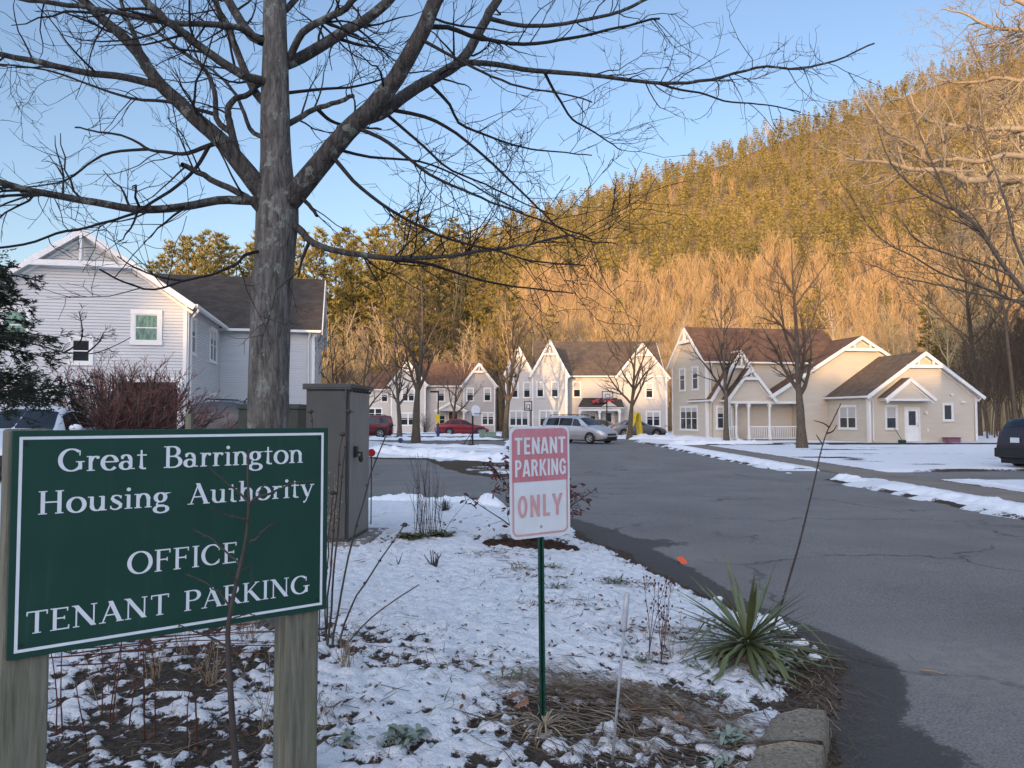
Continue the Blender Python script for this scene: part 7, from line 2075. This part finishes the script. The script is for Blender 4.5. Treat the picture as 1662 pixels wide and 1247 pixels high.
def dead_grass(seed=3):
    rr = np.random.default_rng(seed); rb = []
    for k in range(900):
        u = rr.random(); x = .10 + 1.05 * u + rr.normal(0, .10); y = 4.38 - .42 * (u - .3) + rr.normal(0, .15)
        if rr.random() < .25: x, y = rr.uniform(-.1, 1.5), rr.uniform(3.55, 4.1)
        a = R(rr.normal(-24, 20)); L = rr.uniform(.12, .48); t = np.linspace(-.5, .5, 6); cv = rr.normal(0, .18)
        P = np.stack([x + L * t * math.cos(a) - cv * L * t ** 2 * math.sin(a), y + L * t * math.sin(a) + cv * L * t ** 2 * math.cos(a), np.zeros(6)], 1)
        hp = .075 * math.exp(-((x - .6) / .42) ** 2 - ((y - 4.3) / .20) ** 2)
        z = [ground_h(q[0], q[1]) for q in P]; P[:, 2] = np.array(z) + hp * rr.uniform(.2, 1.2) + .006 + rr.uniform(0, .02) * np.cos(t * 3)
        rb.append(ribbon(P, np.full(6, rr.uniform(.002, .0055)), fold=.2))
    extra = []
    for k in range(1500):
        cx, cy, rx, ry, am = DIRT[rr.integers(0, 22)]
        x, y = rr.normal(cx, rx * .55), rr.normal(cy, ry * .55)
        if not bool(inside(np.array(x), np.array(y), ISLAND)) or y > 9.5: continue
        a = rr.uniform(0, 3.14); L = rr.uniform(.05, .26); t = np.linspace(-.5, .5, 5); cv = rr.normal(0, .35)
        P = np.stack([x + L * t * math.cos(a) - cv * L * t ** 2 * math.sin(a), y + L * t * math.sin(a) + cv * L * t ** 2 * math.cos(a), np.zeros(5)], 1)
        P[:, 2] = np.array([ground_h(q[0], q[1]) for q in P]) + .006 + rr.uniform(0, .03) * np.cos(t * 3); extra.append(ribbon(P, np.full(5, rr.uniform(.0015, .0045)), fold=.2))
    o = ribbons_mesh('straw_litter', extra[::2], M['straw']); tag(o, 'pale dry grass bits scattered over the bare soil of the bed', kind='stuff')
    o = ribbons_mesh('dark_litter', extra[1::2], M['straw_dark']); tag(o, 'dark dry grass bits scattered over the bare soil of the bed', kind='stuff')
    o = ribbons_mesh('dead_grass', rb[:620], M['straw_dark']); tag(o, 'flattened grey-brown dead grass around the thin post foot', kind='stuff')
    o = ribbons_mesh('dry_straw', rb[620:], M['straw']); tag(o, 'pale dry straw lying on the flattened dead grass', kind='stuff')
dead_grass()
def base_tuft():
    rr = np.random.default_rng(33); p = gnd(884, 1206, .05); rb = []
    T_ = thing('dry_tuft', 'curled pale dry grass blades at the very foot of the thin green post', 'dry grass', (p.x, p.y - .05, ground_h(p.x, p.y)))
    for k in range(34):
        a = rr.uniform(0, 6.28); L = rr.uniform(.10, .24); t = np.linspace(0, 1, 8); e = rr.uniform(.3, 1.3)
        P = np.stack([np.cos(a) * L * t, np.sin(a) * L * t, L * (e * t - (e + .1) * t ** 2) + .01], 1); rb.append(ribbon(P, .009 * np.array([.6, .9, 1, 1, .9, .7, .4, .05]), fold=.15))
    ribbons_mesh('blades', rb, M['straw'], T_)
base_tuft()
def litter(seed=9):
    rr = np.random.default_rng(seed); tw = []
    for k in range(520):
        cx, cy, rx, ry, am = DIRT[rr.integers(0, 29)] if rr.random() < .8 else (rr.uniform(-2, 2), rr.uniform(3.4, 9), .6, .6, 0)
        x, y = rr.normal(cx, rx * .6), rr.normal(cy, ry * .6)
        if y > 14 or not bool(inside(np.array(x), np.array(y), ISLAND)): continue
        a = rr.uniform(0, 3.14); L = rr.uniform(.04, .22); z = ground_h(x, y); d = np.array([math.cos(a), math.sin(a), rr.normal(0, .12)]); m = np.array([x, y, z + .012])
        tw.append((np.array([m - d * L / 2, m + rr.normal(0, .008, 3), m + d * L / 2]), np.array([.0022, .002, .001]) * rr.uniform(.6, 1.6), 4))
    o = link_mesh('twig_litter', tubes_mesh('twig_litter', tw, M['twig_brown'])); tag(o, 'thin broken twigs scattered over soil and snow', kind='stuff')
    rb = []
    for k in range(1500):      # dry blades along the road side of the bed
        t = rr.random(); i = int(t * 11) + 3; a0 = ISLAND[min(i, len(ISLAND) - 2)]; b0 = ISLAND[min(i + 1, len(ISLAND) - 1)]
        u = rr.random(); x = a0[0] + (b0[0] - a0[0]) * u - rr.normal(.06, .16); y = a0[1] + (b0[1] - a0[1]) * u
        if y < 3.2 or y > 13: continue
        a = rr.normal(1.9, .7); L = rr.uniform(.05, .2); t = np.linspace(-.5, .5, 4); P = np.stack([x + L * t * math.cos(a), y + L * t * math.sin(a), np.zeros(4)], 1); P[:, 2] = np.maximum(np.array([ground_h(q[0], q[1]) for q in P]), .012) + .005 + rr.uniform(0, .025)
        rb.append(ribbon(P, np.full(4, rr.uniform(.002, .005)), fold=.2))
    o = ribbons_mesh('verge_grass', rb, M['straw_dark']); tag(o, 'matted dry grass along the road side of the planted bed', kind='stuff')
litter()
# ------------------------------------------------------------------ light, sky, camera
SUN_EL, SUN_AZ = 5.2, 20.0       # azimuth: degrees to the left of straight behind the camera
sdir = Vector((-math.sin(R(SUN_AZ)) * math.cos(R(SUN_EL)), -math.cos(R(SUN_AZ)) * math.cos(R(SUN_EL)), math.sin(R(SUN_EL))))
sl = bpy.data.lights.new('sun', 'SUN'); sl.energy = 5.0; sl.angle = R(.5); sl.color = (1.0, .635, .29)
so = bpy.data.objects.new('sun', sl); COL.objects.link(so)
so.rotation_euler = sdir.to_track_quat('Z', 'Y').to_euler()
w = bpy.data.worlds.new('World'); SC.world = w; w.use_nodes = True
nt = w.node_tree
sk = nt.nodes.new('ShaderNodeTexSky'); sk.sky_type = 'NISHITA'; sk.sun_disc = False
sk.sun_elevation = R(SUN_EL)
# sun_rotation is measured clockwise from +Y seen from above
sk.sun_rotation = math.atan2(sdir.x, sdir.y) % (2 * PI)
sk.altitude = 200; sk.air_density = 1.0; sk.dust_density = 2.0; sk.ozone_density = 2.2
bg = nt.nodes['Background']; bg.inputs[1].default_value = .44
mixn = nt.nodes.new('ShaderNodeMix'); mixn.data_type = 'RGBA'; mixn.blend_type = 'MULTIPLY'
mixn.inputs[0].default_value = 1.0; mixn.inputs[7].default_value = (1.16, .975, .975, 1)
nt.links.new(sk.outputs[0], mixn.inputs[6])
# added fill: brightens the unseen sun-side half of the sky to lift foreground snow
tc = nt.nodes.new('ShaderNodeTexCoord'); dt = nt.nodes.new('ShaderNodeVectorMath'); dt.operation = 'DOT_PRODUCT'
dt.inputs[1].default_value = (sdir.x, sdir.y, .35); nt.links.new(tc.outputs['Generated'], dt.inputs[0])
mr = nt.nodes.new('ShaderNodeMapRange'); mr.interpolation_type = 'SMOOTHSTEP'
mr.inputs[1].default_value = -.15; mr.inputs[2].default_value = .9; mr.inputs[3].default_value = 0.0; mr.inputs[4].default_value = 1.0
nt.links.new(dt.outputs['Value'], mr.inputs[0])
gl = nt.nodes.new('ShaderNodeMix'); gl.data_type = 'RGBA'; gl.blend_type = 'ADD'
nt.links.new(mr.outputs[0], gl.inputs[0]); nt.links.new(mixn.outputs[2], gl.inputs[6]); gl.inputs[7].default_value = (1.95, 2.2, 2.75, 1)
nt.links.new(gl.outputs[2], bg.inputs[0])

cam = bpy.data.cameras.new('camera'); co = bpy.data.objects.new('camera', cam); COL.objects.link(co)
co.location = (0, 0, CAMZ); co.rotation_euler = (PI / 2 + PITCH, 0, 0)
cam.sensor_fit = 'HORIZONTAL'; cam.sensor_width = 36; cam.lens = 36 * F / 1662.0
cam.clip_start = .05; cam.clip_end = 5000
SC.camera = co
SC.render.resolution_x = 1024; SC.render.resolution_y = 768
SC.view_settings.view_transform = 'Standard'; SC.view_settings.look = 'None'; SC.view_settings.exposure = 0; SC.view_settings.gamma = 1
SC.render.engine = 'CYCLES'
SC.cycles.use_denoising = True
SC.cycles.max_bounces = 6; SC.cycles.diffuse_bounces = 3; SC.cycles.glossy_bounces = 3; SC.cycles.transparent_max_bounces = 8
SC.cycles.sample_clamp_indirect = 4
